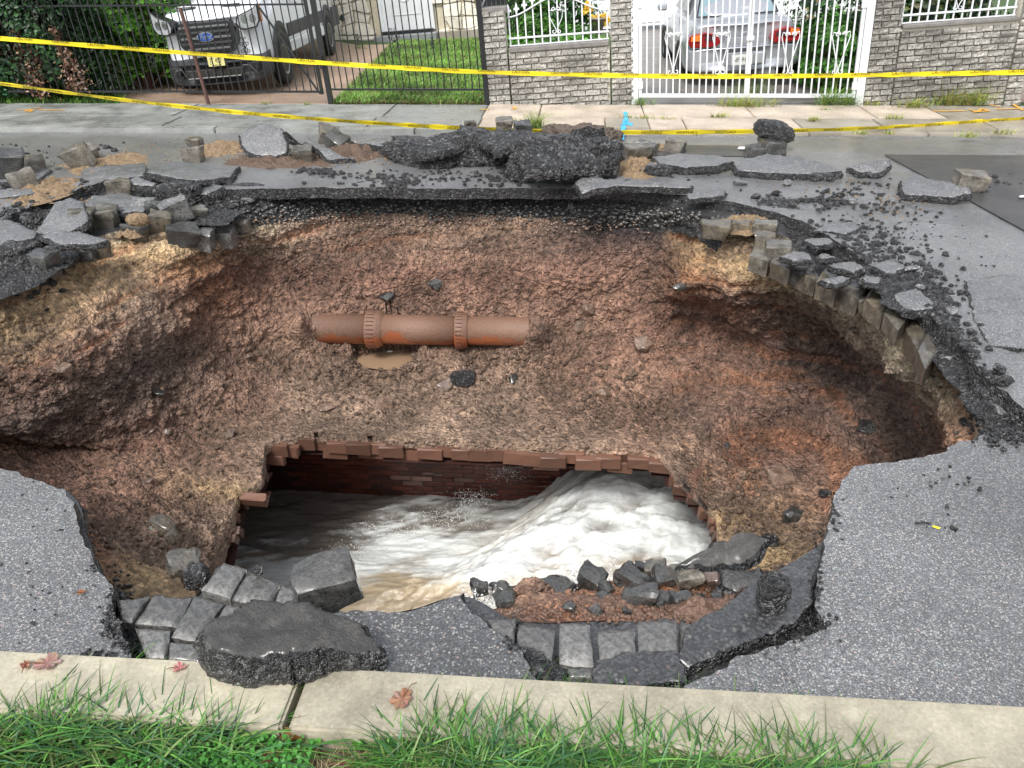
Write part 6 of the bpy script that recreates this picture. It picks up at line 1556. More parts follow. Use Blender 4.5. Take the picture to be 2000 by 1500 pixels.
def slab(pts, thick, label, mats=('slab_top', 'tar'), name='asphalt_slab', cat='asphalt slab', rough=.012, bulge=.02, group=GROUP_S, seed=0, top_amp=.004, step=.016):
    """pts: (u, v, z) corners of the upper face"""
    W_ = [at(u, v, z) for u, v, z in pts]; c = sum(W_, Vector()) / len(W_)
    out = []
    for i, a_ in enumerate(W_):
        b_2 = W_[(i + 1) % len(W_)]; m_ = max(2, int((b_2 - a_).length / step))
        for q in range(m_):
            p_ = a_.lerp(b_2, q / m_); dirn = (p_ - c); dirn.z = 0; dirn.normalize()
            out.append(p_ + dirn * rough * 1.6 * fbm((p_.x * 14 + seed, p_.y * 14, 1), 4) + dirn * rough * .4 * random.uniform(-1, 1))
    n = len(out); fs, mi = [], []
    A_ = np.array([[w_.x - c.x, w_.y - c.y, 1] for w_ in W_]); zs = np.array([w_.z - c.z for w_ in W_]); co_ = np.linalg.lstsq(A_, zs, rcond=None)[0]
    res = zs - A_ @ co_
    def ztop(x, y):
        d2 = (A_[:, 0] - x) ** 2 + (A_[:, 1] - y) ** 2 + 1e-4; w2 = 1 / d2
        return float(co_[0] * x + co_[1] * y + co_[2] + (w2 * res).sum() / w2.sum() * .9)
    xs2 = [p_.x - c.x for p_ in out]; ys2 = [p_.y - c.y for p_ in out]
    st = max(step * 1.1, math.sqrt((max(xs2) - min(xs2)) * (max(ys2) - min(ys2)) / 900)); r3 = random.Random(seed)
    gp_ = np.array([(x + r3.uniform(-.3, .3) * st, y + r3.uniform(-.3, .3) * st) for x in np.arange(min(xs2), max(xs2), st) for y in np.arange(min(ys2), max(ys2), st)])
    inn = inpoly(gp_[:, 0], gp_[:, 1], list(zip(xs2, ys2))); gp_ = gp_[inn]
    dmin = np.array([min((x - a2) ** 2 + (y - b3) ** 2 for a2, b3 in zip(xs2[::2], ys2[::2])) for x, y in gp_]) if len(gp_) else np.array([])
    gp_ = gp_[dmin > (st * .6) ** 2] if len(gp_) else gp_
    ov, _, of, _, _, _ = delaunay_2d_cdt([Vector((a2, b3)) for a2, b3 in zip(xs2, ys2)] + [Vector(p_) for p_ in gp_], [(k, (k + 1) % n) for k in range(n)], [], 1, 1e-6)
    vs = []
    for k, p_ in enumerate(ov):
        e2 = 0 if k < n else 1
        am = fbm((p_.x * 7 + seed, p_.y * 7, 3), 5) * top_amp * 2.6 + abs(fbm((p_.x * 3 + seed, p_.y * 9, 7), 3)) * top_amp * 1.2
        vs.append(Vector((p_.x, p_.y, ztop(p_.x, p_.y) + am * (.5 if not e2 else 1) - (.005 if not e2 else 0))))
    fs = [tuple(f_) for f_ in of]; mi = [0] * len(fs)
    out = [c + vs[k] for k in range(n)]
    base = len(vs); prev = 0; steps = [.15, .35, .6, .85, 1.0]
    for si, t_ in enumerate(steps):
        o_ = len(vs)
        for p_ in out:
            dirn = (p_ - c); dirn.z = 0; dirn = dirn.normalized()
            q = p_ - c; b_ = bulge * math.sin(math.pi * min(1, t_ * .9)) + rough * 1.3 * fbm((q.x * 22 + seed, q.y * 22, t_ * 3), 4) + rough * .5 * random.uniform(-1, 1) - (rough * 2.5 * (t_ - .7) if t_ > .7 else 0)
            vs.append(q + dirn * b_ - Vector((0, 0, thick * t_)))
        fs += [(prev + (k + 1) % n, prev + k, o_ + k, o_ + (k + 1) % n) for k in range(n)]; mi += [1] * n; prev = o_
    vs.append(Vector((0, 0, -thick))); fs += [(prev + (k + 1) % n, prev + k, len(vs) - 1) for k in range(n)]; mi += [1] * n
    me = bpy.data.meshes.new(name); me.from_pydata([tuple(q) for q in vs], [], fs)
    for m_ in mats: me.materials.append(M[m_])
    me.polygons.foreach_set('material_index', mi); me.polygons.foreach_set('use_smooth', [True] * len(fs)); me.update()
    bm = bmesh.new(); bm.from_mesh(me); bmesh.ops.recalc_face_normals(bm, faces=bm.faces); bm.to_mesh(me); bm.free()
    try: me.set_sharp_from_angle(angle=rad(50))
    except Exception: pass
    return link(name, me, loc=c, label=label, cat=cat, group=group)
def lump_mesh(rx, ry, rz_, seed, mat, amp=.22, sub=4, clod=.5, scale=5):
    fs_ = min(9.0, .028 / max(rx, .02) * 0 + 1.0)
    bm = bmesh.new(); bmesh.ops.create_icosphere(bm, subdivisions=sub, radius=1)
    for v_ in bm.verts:
        d = v_.co.normalized(); sq = Vector([math.copysign(abs(a_) ** .7, a_) for a_ in d])
        q = Vector((sq.x * rx, sq.y * ry, sq.z * rz_)); w_ = q * scale + Vector((seed * 3.1, 0, 0))
        vo = noise.voronoi(w_ * 2.2)[0]; vf = noise.voronoi(q * 34 + Vector((seed, 0, 0)))[0]
        k = 1 + amp * 2 * fbm(w_ * .8, 4) + clod * .28 * (vo[1] - vo[0]) * .6 + .10 * fbm(w_ * 6, 3) + clod * .016 / max(rx, rz_, .04) * (vf[1] - vf[0]) * 1.2
        v_.co = q * k
    me = bpy.data.meshes.new('lump'); bm.to_mesh(me); bm.free(); me.materials.append(M[mat])
    me.polygons.foreach_set('use_smooth', [True] * len(me.polygons)); return me
def lump(u, v, wpx, hpx, dep, label, mat='tar_pale', seed=1, amp=.2, sub=4, clod=.6, rot=(0, 0, 0), name='asphalt_chunk', cat='asphalt chunk', pos=None, scale=6, group=None):
    g0_ = (ground_at(u, v) if pos is None else pos); s = 1 / ppm(g0_)
    rx, rz_ = wpx * s * .46, hpx * s * .46
    me = lump_mesh(rx, dep / 2, rz_, seed, mat, amp, sub, clod, scale)
    return link(name, me, loc=g0_ + Vector((0, dep * .3, rz_ * .85)), rot=rot, label=label, cat=cat, group=group)
rv = random.Random(77)
def heap(u, v, wpx, dpx, hm, mat, name, label=None, seed=0, n=46, kind='stuff', z=None, amp=1.0):
    c = (ground_at(u, v) if z is None else at(u, v, z)); s = 1 / ppm(c); rx = wpx * s / 2
    ry = abs(at(u, v - dpx / 2, c.z).y - at(u, v + dpx / 2, c.z).y) / 2
    vs = []; 
    for i in range(n):
        for j in range(n):
            x, y = (i / (n - 1) * 2 - 1), (j / (n - 1) * 2 - 1); r_ = math.sqrt(x * x + y * y) * (1 + .35 * fbm((x * 1.5 + seed, y * 1.5, 2), 3))
            vo = noise.voronoi(Vector((x * rx, y * ry, seed)) * 26)[0]
            k = max(0, 1 - r_ ** 2)
            vs.append((x * rx, y * ry, hm * k * (1 + amp * 1.1 * fbm((x * 3 * max(rx, .2) * 3 + seed, y * 3 * ry * 3, 5), 5)) - .012 + k ** .3 * .014 * amp * (vo[1] - vo[0]) * 2))
    fs = [(i * n + j, (i + 1) * n + j, (i + 1) * n + j + 1, i * n + j + 1) for i in range(n - 1) for j in range(n - 1)]
    fs = [f_ for f_ in fs if max(vs[q][2] for q in f_) > -.0119]
    me = bpy.data.meshes.new(name); me.from_pydata(vs, [], fs); me.materials.append(M[mat]); me.polygons.foreach_set('use_smooth', [True] * len(fs))
    return link(name, me, loc=c, label=label, kind=kind)
# sand and crumbs lying on the road
for i, (u, v, w_, d_, h_, m_) in enumerate([(430, 292, 110, 34, .05, 'sand'), (215, 320, 190, 44, .03, 'sand'), (540, 318, 250, 26, .04, 'dirt'), (90, 372, 130, 60, .05, 'sand'), (690, 300, 150, 40, .06, 'dirt'), (1245, 325, 120, 50, .09, 'sand'),
                                         (190, 405, 170, 44, .04, 'sand'), (1290, 290, 80, 16, .04, 'sand'), (265, 452, 60, 26, .07, 'sand'), (1160, 285, 90, 50, .13, 'dirt'), (1455, 440, 130, 36, .05, 'sand'), (150, 440, 150, 40, .03, 'tar'), (70, 420, 180, 60, .03, 'tar'), (400, 420, 130, 40, .03, 'tar'),
                                         (30, 540, 140, 90, .05, 'tar'), (1640, 500, 240, 90, .03, 'tar'), (1770, 560, 160, 90, .025, 'tar'), (1880, 720, 90, 150, .02, 'tar'), (1955, 800, 120, 110, .02, 'tar'), (1520, 395, 100, 30, .012, 'tar'), (560, 1310, 100, 30, .02, 'tar')]):
    heap(u, v, w_, d_, h_, m_, 'sand' if m_ == 'sand' else 'debris', seed=i * 3.3, n=60)
heap(1200, 1184, 330, 56, .02, 'redgravel', 'red_gravel', 'loose reddish gravel beside the laid setts', 9, 80)
heap(1390, 1195, 150, 70, .035, 'redgravel', 'red_gravel', None, 19, 60)

M['chunk_top'] = stone_mat('chunk_top', (.030, .029, .028), (.085, .080, .072), .38, 14, .3)
# broken asphalt slabs, far side
slab([(468, 262, .20), (492, 247, .27), (516, 238, .31), (546, 249, .27), (562, 262, .21), (558, 300, .06), (500, 303, .05), (478, 288, .10)], .05, 'large grey slab propped upright, tallest of the left rubble heap', seed=1)
slab([(556, 254, .30), (600, 264, .22), (645, 290, .12), (692, 310, .04), (640, 312, .04), (590, 284, .12), (562, 268, .2)], .07, 'narrow slab sloping down to the right from the propped slab', seed=2)
slab([(683, 273, .10), (740, 268, .13), (781, 267, .13), (783, 283, .11), (740, 285, .08), (700, 280, .07)], .08, 'flat dark slab left of the long black lump', seed=3)
slab([(287, 320, .13), (345, 315, .13), (400, 317, .11), (466, 324, .06), (448, 345, .06), (385, 352, .10), (330, 345, .11), (290, 336, .13)], .08, 'wide flat slab lying over the left rim of the asphalt', seed=4)
slab([(315, 360, .03), (345, 353, .04), (400, 355, .04), (438, 363, .03), (402, 379, .0), (350, 376, .01)], .12, 'thick slab tucked under the wide flat slab', seed=5)
slab([(165, 325, .02), (285, 318, .05), (290, 341, .03), (205, 352, .0), (150, 350, .0)], .10, 'sandy flat slab left of the wide flat slab', seed=6)
slab([(95, 354, .02), (130, 350, .03), (160, 355, .03), (150, 363, .01), (105, 363, .0)], .09, 'small flat slab with black edge left of the lone sett', seed=7)
slab([(250, 351, .07), (270, 345, .09), (303, 357, .07), (298, 363, .05), (260, 361, .05)], .08, 'small pointed slab right of the lone sett', seed=8)
slab([(78, 460, .12), (110, 449, .15), (160, 453, .14), (206, 467, .12), (185, 475, .11), (120, 476, .11)], .05, 'pale oval slab perched at the rim above the sandy slope', seed=9)
slab([(-40, 372, .05), (30, 368, .06), (66, 369, .06), (66, 377, .04), (0, 386, .02), (-40, 388, .02)], .10, 'thick black-edged slab at the left edge under two setts', seed=10)
slab([(-90, 428, .07), (20, 428, .07), (72, 452, .05), (62, 464, .03), (0, 476, .02), (-90, 476, .02)], .10, 'upper of the two slabs at the left edge below the setts', seed=11)
slab([(-90, 482, .02), (30, 480, .03), (72, 486, .01), (62, 500, -.01), (10, 513, -.03), (-90, 512, -.03)], .09, 'lower slab at the left edge above the sandy slope', seed=12)
slab([(70, 452, -.01), (108, 394, .13), (134, 386, .14), (162, 395, .11), (172, 430, .07), (140, 450, .03), (100, 462, -.01)], .07, 'pale tilted slab with sand on it beside the brown setts', seed=13)
slab([(180, 382, .02), (240, 376, .02), (300, 392, .02), (280, 412, .0), (200, 415, .0), (160, 400, .0)], .09, 'flat slab between the lone sett and the sett cluster', seed=31)
slab([(-60, 330, .0), (40, 322, .02), (100, 330, .03), (70, 352, .02), (-60, 356, .0)], .10, 'flat slab at the far left behind the setts', seed=32)
slab([(1122, 356, .10), (1140, 345, .13), (1170, 346, .14), (1200, 350, .12), (1350, 361, .08), (1350, 366, .07), (1200, 362, .09), (1165, 366, .09), (1136, 378, .04)], .055, 'long thin slab lying along the far rim', seed=14)
slab([(1340, 379, .05), (1375, 373, .06), (1395, 366, .07), (1415, 371, .06), (1414, 381, .04), (1345, 389, .03)], .055, 'short black block at the right end of the long thin slab', seed=15)
slab([(1110, 388, -.12), (1200, 385, -.13), (1310, 397, -.16), (1425, 405, -.14), (1415, 420, -.2), (1330, 428, -.24), (1230, 420, -.25), (1120, 405, -.22)], .10, 'sunken asphalt shelf just below the long thin slab', seed=16)
slab([(1276, 306, .10), (1330, 299, .12), (1410, 304, .12), (1432, 314, .10), (1400, 322, .09), (1340, 326, .08), (1290, 319, .09)], .08, 'flat slab right of the rubble heap', seed=17)
slab([(1432, 320, .09), (1462, 308, .12), (1500, 301, .15), (1560, 305, .15), (1610, 318, .12), (1645, 333, .08), (1600, 340, .06), (1500, 336, .07), (1445, 332, .07)], .08, 'large brownish slab below the black upright chunk', seed=18)
slab([(1660, 325, .10), (1690, 315, .13), (1738, 312, .14), (1741, 321, .11), (1715, 335, .06), (1680, 335, .06)], .06, 'small slab alone at the corner of the dark road patch', seed=19)
slab([(1760, 352, .06), (1790, 342, .13), (1850, 354, .13), (1890, 366, .13), (1896, 377, .10), (1860, 385, .07), (1765, 379, .05)], .065, 'grey slab with lumpy top next to the sett on the dark patch', seed=20)
slab([(1592, 449, .015), (1610, 437, .035), (1660, 433, .045), (1684, 441, .045), (1650, 456, .02)], .025, 'thin curled flake above the right rim', seed=21)
slab([(1748, 572, .04), (1790, 562, .05), (1824, 590, .04), (1820, 601, .03), (1770, 603, .01), (1752, 586, .01)], .06, 'pale flat slab overhanging the right rim', seed=22)
slab([(1888, 548, .03), (1960, 535, .04), (2100, 555, .05), (2130, 650, .04), (1990, 680, .03), (1935, 672, .01), (1903, 620, .01)], .05, 'large lifted slab at the right edge of the picture', seed=23)
slab([(1325, 1102, -.10), (1360, 1078, -.07), (1400, 1060, -.05), (1445, 1040, -.02), (1502, 1048, -.03), (1482, 1076, -.06), (1455, 1100, -.08), (1385, 1104, -.10)], .06, 'wet brown flat slab jutting over the water', mats=('chunk_top', 'tar'), seed=24)
slab([(1415, 1112, -.10), (1480, 1108, -.09), (1490, 1135, -.10), (1440, 1152, -.12), (1412, 1140, -.12)], .06, 'grey slab piece between red gravel and black chunk', mats=('granite_wet', 'tar'), seed=25)
slab([(393, 1252, .17), (420, 1207, .18), (480, 1176, .18), (570, 1172, .17), (650, 1195, .15), (700, 1218, .12), (738, 1264, .08), (700, 1274, .10), (640, 1264, .13), (560, 1274, .15), (480, 1282, .16), (430, 1270, .17)], .14,
     'huge black chunk of asphalt resting on the near kerb', mats=('chunk_top', 'tar'), name='asphalt_chunk', cat='asphalt chunk', rough=.013, bulge=.03, seed=26, top_amp=.007, step=.009, group=None)
for i, (u, v, w_, d_, lb) in enumerate([(1600, 470, 60, 16, 'flake in the crumbled band nearest the curled flake'), (1560, 500, 70, 18, 'flat crumbling flake above the row of rim setts'), (1660, 520, 70, 20, 'crumbled flake in the middle of the right band'),
                                      (1700, 545, 50, 22, 'slanted flake just above the rim setts'), (1630, 545, 60, 20, 'dark flake at the lip over the beige rim'), (1740, 520, 60, 22, 'upper right flake of the crumbled band'), (1610, 500, 44, 14, 'small flake in the upper crumbled band')]):
    z_ = .01 + .008 * i % .03
    pts = [(u + w_ / 2 * math.cos(a_) * rv.uniform(.55, 1.25), v + d_ / 2 * math.sin(a_) * rv.uniform(.55, 1.25), z_ + rv.uniform(.0, .035)) for a_ in [k * math.pi / 3 + rv.uniform(-.3, .3) for k in range(6)]]
    slab(pts[::-1], .045, 'broken asphalt ' + lb, seed=50 + i, name='asphalt_flake', cat='asphalt slab')
slab([(800, 290, .20), (850, 262, .30), (905, 252, .32), (930, 268, .27), (880, 292, .20), (820, 302, .16)], .07, 'tilted slab lying on the long black mound', mats=('tar_pale', 'tar'), seed=61, rough=.02)
slab([(930, 268, .30), (975, 250, .36), (1040, 254, .36), (1035, 280, .28), (975, 292, .24)], .08, 'tilted slab at the right end of the long mound', mats=('tar_pale', 'tar'), seed=62, rough=.02)
slab([(1015, 300, .30), (1060, 280, .36), (1130, 286, .36), (1190, 300, .32), (1170, 325, .22), (1090, 330, .22), (1030, 326, .22)], .10, 'broad rough slab forming the top of the big black block', mats=('tar_pale', 'tar_pale'), seed=63, rough=.025, top_amp=.02)
slab([(780, 312, .05), (830, 300, .09), (890, 304, .10), (880, 318, .06), (820, 324, .03)], .05, 'low black slab at the left foot of the long mound', mats=('tar_pale', 'tar'), seed=64)
# rough black lumps
lump(860, 322, 205, 52, .45, 'long rough black mound in the middle of the far rim', seed=3, amp=.22, sub=5, clod=.8, scale=5)
lump(950, 322, 150, 66, .45, 'rough black mound joined to the right end of the long mound', seed=13, amp=.2, sub=5, clod=.8, scale=5)
lump(1098, 354, 215, 92, .55, 'big rough black block nearest the hole on the far rim', seed=4, amp=.14, sub=5, clod=.9, scale=5)
lump(1130, 296, 150, 50, .4, 'brown black earth mound under the tilted black slab', seed=5, amp=.2, sub=5, clod=.8, mat='debris')
slab([(1120, 252, .42), (1150, 243, .46), (1178, 247, .46), (1178, 262, .38), (1150, 262, .36), (1122, 256, .38)], .07, 'small black slab on top of the earth mound', seed=33)
lump(1515, 284, 84, 36, .22, 'black charred-looking chunk balanced on two setts', seed=6, mat='tar', amp=.1, clod=.3, rot=(.2, .22, .1), pos=at(1513, 272, .14))
lump(1604, 354, 48, 18, .14, 'small black lump at the foot of the brownish slab', seed=7, amp=.15, sub=3)
lump(1186, 350, 44, 40, .14, 'round-ended lump leaning on the big rough block', seed=8, amp=.12, sub=4)
lump(1285, 345, 50, 26, .12, 'small crumbly lump in front of the flat right slab', seed=9, amp=.25, sub=3)
slab([(1250, 328, .05), (1270, 314, .10), (1285, 320, .09), (1278, 335, .04), (1254, 337, .03)], .03, 'little grey slab below the pair of setts', seed=34)
lump(1506, 1205, 60, 98, .10, 'rough upright black chunk standing by the right road edge', seed=10, mat='tar', amp=.10, sub=5, clod=.5, pos=at(1506, 1205, -.05))
lump(504, 1124, 24, 22, .03, 'small round black lump on the left laid setts', seed=11, mat='tar', amp=.1, sub=3, pos=at(504, 1124, -.03))
lump(385, 1148, 44, 46, .07, 'glossy black chunk between the setts at the near left rim', seed=12, mat='tar', amp=.15, sub=4, pos=at(385, 1148, -.12))
lump(65, 452, 40, 40, .12, 'upright black lump beside the perched oval slab', seed=14, amp=.15, sub=4)
lump(55, 320 + 30, 26, 14, .06, 'little black lump between the left setts', seed=15, sub=3)
lump(20, 525, 90, 50, .3, 'black rubble mass at the left edge of the slope', seed=16, sub=5, amp=.25, clod=.9)
lump(120, 520, 80, 40, .2, 'black rubble under the perched oval slab', seed=17, sub=4, amp=.2, clod=.8)
lump(350, 400, 90, 44, .2, 'black rubble mass behind the sett cluster', seed=18, sub=5, amp=.2, clod=.8)
lump(230, 432, 70, 26, .15, 'black rubble behind the pale-topped sett', seed=19, sub=4, amp=.2, clod=.8)
lump(470, 380, 90, 24, .12, 'crumbled black edge beside the left rim slabs', seed=20, sub=4, amp=.2)

# loose setts, far side
S = [(52, 336, 46, 30, 'squat grey sett second from the left edge', 'granite', -.2, .05, -.15), (150, 331, 52, 48, 'large tilted grey sett leaning left', 'granite', .3, .2, -.35), (168, 312, 34, 24, 'brown sett half behind the large tilted one', 'granite', -.6, .3, .3),
     (15, 352, 50, 60, 'tall dark sett at the very left edge', 'granite_wet', .5, .3, .2), (38, 376, 50, 46, 'brownish sett leaning on the tall dark one', 'granite', .7, -.2, -.3),
     (377, 288, 28, 18, 'small sett behind another left of the propped slab', 'granite', 0, 0, 0), (376, 319, 38, 34, 'square brown sett in front of the small one', 'granite', .1, 0, .05), (592, 320, 42, 34, 'cube-shaped sett in front of the propped slab', 'granite', .2, 0, -.05),
     (638, 280, 40, 34, 'brown sett tilted on top of the left heap', 'granite', .4, .35, .3), (656, 290, 40, 26, 'dark sett behind the tilted brown one', 'granite_wet', -.4, .3, .4),
     (231, 393, 50, 46, 'pale-topped cube sett standing alone', 'granite', .5, .05, .05), (197, 446, 56, 44, 'dark brown sett left of the orange clod', 'granite', .15, .1, -.1), (155, 456, 46, 54, 'rounded sett leaning at the rim', 'granite', .3, -.1, .15),
     (276, 424, 48, 34, 'bluish-topped sett behind the orange clod', 'granite_set', .1, .1, -.05), (308, 456, 44, 46, 'sand-smeared tilted sett in the cluster', 'granite_sandy', .5, .3, .35), (341, 435, 50, 48, 'wet-topped sett highest in the cluster', 'granite_set', .5, .15, -.3),
     (266, 474, 52, 42, 'sett carrying the orange clod', 'granite_wet', .05, 0, .05), (352, 482, 54, 44, 'dark sett below the wet-topped one', 'granite_wet', .5, .1, .2), (391, 489, 46, 46, 'pale-topped sett at the rim, left of its twin', 'granite_set', .15, .05, 0),
     (436, 488, 38, 46, 'pale-topped sett at the rim, right of its twin', 'granite_set', .2, .1, 0), (470, 455, 30, 30, 'small sett at the right end of the cluster', 'granite', .1, 0, 0), (383, 428, 36, 18, 'low sett behind the rim pair', 'granite', .4, 0, .1),
     (300, 426, 26, 36, 'narrow dark sett behind the sand-smeared one', 'granite_wet', .7, .1, .1)]
for u, v, w_, h_, lb, mt, rz, tx_, ty_ in S: sett(u, v, w_, h_, lb, rz, tx_, ty_, mt)
for u, v, w_, h_, lb, y_ in [(918, 254, 24, 18, 'small sett on top of the long mound', .26), (985, 254, 32, 20, 'sett on the mound, left of a darker one', .28), (1020, 266, 34, 28, 'darker sett on the mound beside another', .28), (1128, 304, 46, 34, 'greenish cube sett on the big black block', .20)]:
    sett(u, v, w_, h_, lb, None, None, None, 'granite_wet' if w_ == 34 else 'granite', z=y_)
for u, v, w_, h_, lb, mt in [(1236, 322, 50, 44, 'left of two leaning setts right of the black block', 'granite'), (1262, 316, 44, 42, 'right of two leaning setts right of the black block', 'granite_wet'), (1320, 300, 40, 22, 'sett behind the flat right slab', 'granite'),
                             (1472, 308, 32, 26, 'small sett under the left end of the black chunk', 'granite_wet'), (1510, 304, 50, 30, 'sett holding up the charred black chunk', 'granite_wet'), (1896, 378, 58, 44, 'brown sett standing on the dark road patch', 'granite')]:
    sett(u, v, w_, h_, lb, None, None, None, mt)
for u, v, w_, h_, lb, mt, z_ in [(1397, 470, 54, 42, 'rounded sandy sett at the top right rim', 'granite_sandy', -.16), (1445, 462, 40, 34, 'dirty sett between the sandy rim sett and the row', 'granite_sandy', -.13), (1493, 464, 44, 34, 'upper sett of the right rim row', 'granite', -.10), (1492, 500, 42, 48, 'narrow sett in the right rim row', 'granite_sandy', -.18),
                                 (1522, 522, 50, 52, 'tallest sett of the right rim row', 'granite', -.17), (1555, 552, 46, 40, 'dark sett under the crumbled lip', 'granite_wet', -.2), (1600, 568, 50, 34, 'sett with pale streak under the crumbled lip', 'granite_sandy', -.2), (1650, 585, 50, 34, 'shaded sett in the middle of the beige rim', 'granite_wet', -.2),
                                 (1700, 610, 46, 34, 'last sett before the beige rim', 'granite_sandy', -.2), (1748, 640, 26, 44, 'thin upright sett in the beige rim', 'granite_sandy', -.2)]:
    sett(u, v, w_, h_, lb, rv.uniform(-.4, -.1), 0.0, 0.0, mt, z=z_)
for u, v, w_, h_, lb in [(105, 512, 34, 30, 'shadowed sett under the left end of the oval slab'), (138, 516, 36, 30, 'shadowed sett under the middle of the oval slab'), (172, 514, 36, 32, 'shadowed sett under the right end of the oval slab'), (200, 508, 32, 40, 'sett at the end of the row under the oval slab'), (88, 545, 50, 60, 'tall sandy sett at the top of the left slope')]:
    sett(u, v, w_, h_, lb, -.2, 0, 0, 'granite_wet' if u < 190 else 'granite_sandy', z=-.16)
lump(262, 437, 46, 26, .09, 'orange crumbly clod of sand on a sett', mat='sand', seed=21, sub=4, name='clod', cat='clod', pos=at(264, 440, .02))
# near side: big sett and the ones in the water
sett(634, 1190, 128, 96, 'big dark sett sitting beside the huge chunk', .35, .05, -.12, 'granite_wet', z=-.03, dep=.62)
sett(352, 1128, 50, 40, 'small grey sett lying at the near left rim', .5, .2, .2, 'granite', z=-.13)
for i, (u, v, w_, h_, lb) in enumerate([(938, 1168, 36, 34, 'thin black stone leaning in the splash'), (980, 1174, 40, 36, 'pyramid-shaped wet sett standing in the splash'), (986, 1198, 46, 28, 'wet sett nearest the laid setts in the splash'), (1027, 1186, 54, 32, 'flat-topped wet sett in the splash'),
                                      (1083, 1178, 58, 46, 'large glossy black sett in the water'), (1156, 1168, 48, 56, 'tall black sett where the water pours past'), (1185, 1168, 30, 24, 'small sett beside the tall black one'), (1180, 1188, 40, 20, 'low triangular sett at the gravel edge'),
                                      (1238, 1162, 60, 40, 'broad muddy sett in the near pile'), (1280, 1128, 42, 34, 'light grey sett on top of the near pile'), (1252, 1124, 30, 22, 'dark sett behind the light grey one'), (1252, 1190, 62, 34, 'muddy sett leaning forward on the gravel'), (1300, 1150, 40, 40, 'dark sett in the middle of the near pile'),
                                      (1342, 1150, 54, 42, 'bluish sett right of the near pile'), (1332, 1192, 42, 32, 'sett half buried in red gravel'), (1372, 1122, 40, 24, 'sett under the brown flat slab'), (1215, 1140, 30, 24, 'brown sett at the left of the near pile'), (1390, 1150, 30, 26, 'reddish sett behind the gravel')]):
    z_ = [-.30, -.34, -.22, -.30, -.30, -.30, -.26, -.2, -.24, -.26, -.3, -.17, -.22, -.18, -.13, -.18, -.28, -.14][i]
    sett(u, v, w_, h_ * 1.05, lb, rv.uniform(-.6, .6), rv.uniform(-.25, .25), rv.uniform(-.25, .25), 'granite_wet' if i < 8 else ('granite' if i in (9, 13) else 'brown_stone' if i in (16, 17) else 'granite_wet'), z=z_)

for i, (u, v, w_, lb) in enumerate([(1165, 1198, 24, 'small dark stone at the left end of the red gravel'), (1225, 1200, 20, 'little dark stone in the red gravel, near the laid setts'), (1290, 1182, 30, 'wedge-shaped dark stone in the red gravel'), (1310, 1130, 28, 'dark stone behind the middle of the near pile'),
                                   (1365, 1180, 30, 'dark stone at the right end of the red gravel'), (1400, 1175, 26, 'brown stone at the edge of the black under-layer'), (1115, 1192, 22, 'small wet stone left of the red gravel'), (1405, 1125, 30, 'dark stone under the jutting slab')]):
    g_ = ground_at(u, v); s = 1 / ppm(g_); me = sett_mesh(w_ * s, w_ * s * .8, w_ * s * .7, 700 + i, M['granite_wet'], .012, .006); link('stone', me, loc=g_ + Vector((0, 0, w_ * s * .3)), rot=(rv.uniform(-.5, .5), rv.uniform(-.5, .5), rv.uniform(0, 3)), label=lb, cat='stone')
# ---- setts still laid in their bed: parts of the road's stone course
bed = empty('stone_course', Matrix.Translation((0, YK, -.09)), kind='structure')
def laid(q, zt, seed, dep=.12, mat='granite_set', nm='paving_stone'):
    W_ = [at(u, v, zt) for u, v in q]; c = sum(W_, Vector()) / 4; rnd_ = random.Random(seed)
    n = 12; vs, fs = [], []
    for i in range(n + 1):
        for j in range(n + 1):
            a_, b_2 = i / n, j / n
            p_ = W_[0].lerp(W_[1], a_).lerp(W_[3].lerp(W_[2], a_), b_2); e = min(a_, 1 - a_, b_2, 1 - b_2)
            dirn = (p_ - c); 
            if e == 0: p_ = p_ + dirn * .05 * fbm((p_.x * 20, p_.y * 20, seed), 3)
            zz_ = (-.012 if e == 0 else (-.003 if e < .1 else 0)) + .006 * fbm((p_.x * 11, p_.y * 11, seed), 4)
            vs.append(p_ - c + Vector((0, 0, zz_)))
    fs = [(i * (n + 1) + j, (i + 1) * (n + 1) + j, (i + 1) * (n + 1) + j + 1, i * (n + 1) + j + 1) for i in range(n) for j in range(n)]
    bd = [i * (n + 1) for i in range(n + 1)] + [n * (n + 1) + j for j in range(1, n + 1)] + [i * (n + 1) + n for i in range(n - 1, -1, -1)] + [j for j in range(n - 1, 0, -1)]
    o_ = len(vs); vs += [vs[k] * .94 - Vector((0, 0, dep)) for k in bd]; L_ = len(bd)
    fs += [(bd[k], bd[(k + 1) % L_], o_ + (k + 1) % L_, o_ + k) for k in range(L_)]
    me = bpy.data.meshes.new(nm); me.from_pydata([tuple(p_) for p_ in vs], [], fs); me.materials.append(M[mat])
    me.polygons.foreach_set('use_smooth', [True] * len(fs))
    bm = bmesh.new(); bm.from_mesh(me); bmesh.ops.recalc_face_normals(bm, faces=bm.faces); bm.to_mesh(me); bm.free()
    try: me.set_sharp_from_angle(angle=rad(40))
    except Exception: pass
    o = link(nm, me, bed, loc=c - Vector((0, YK, -.09))); return o
rin = [(1462, 490), (1505, 503), (1548, 520), (1594, 540), (1640, 556), (1685, 576), (1728, 602), (1762, 636), (1790, 672), (1812, 712)]
for i in range(len(rin) - 1):
    (a0, b0_), (a1, b1_) = rin[i], rin[i + 1]; j_ = random.uniform(-5, 5)
    laid([(a0 + 3 + j_, b0_ + 6), (a1 - 3 + j_, b1_ + 6), (a1 + 22, b1_ - 26 + j_), (a0 + 24, b0_ - 26 + j_)], -.055 + random.uniform(-.05, .015), 80 + i, .09 + random.uniform(0, .05), 'granite_sandy' if i % 2 else 'granite')
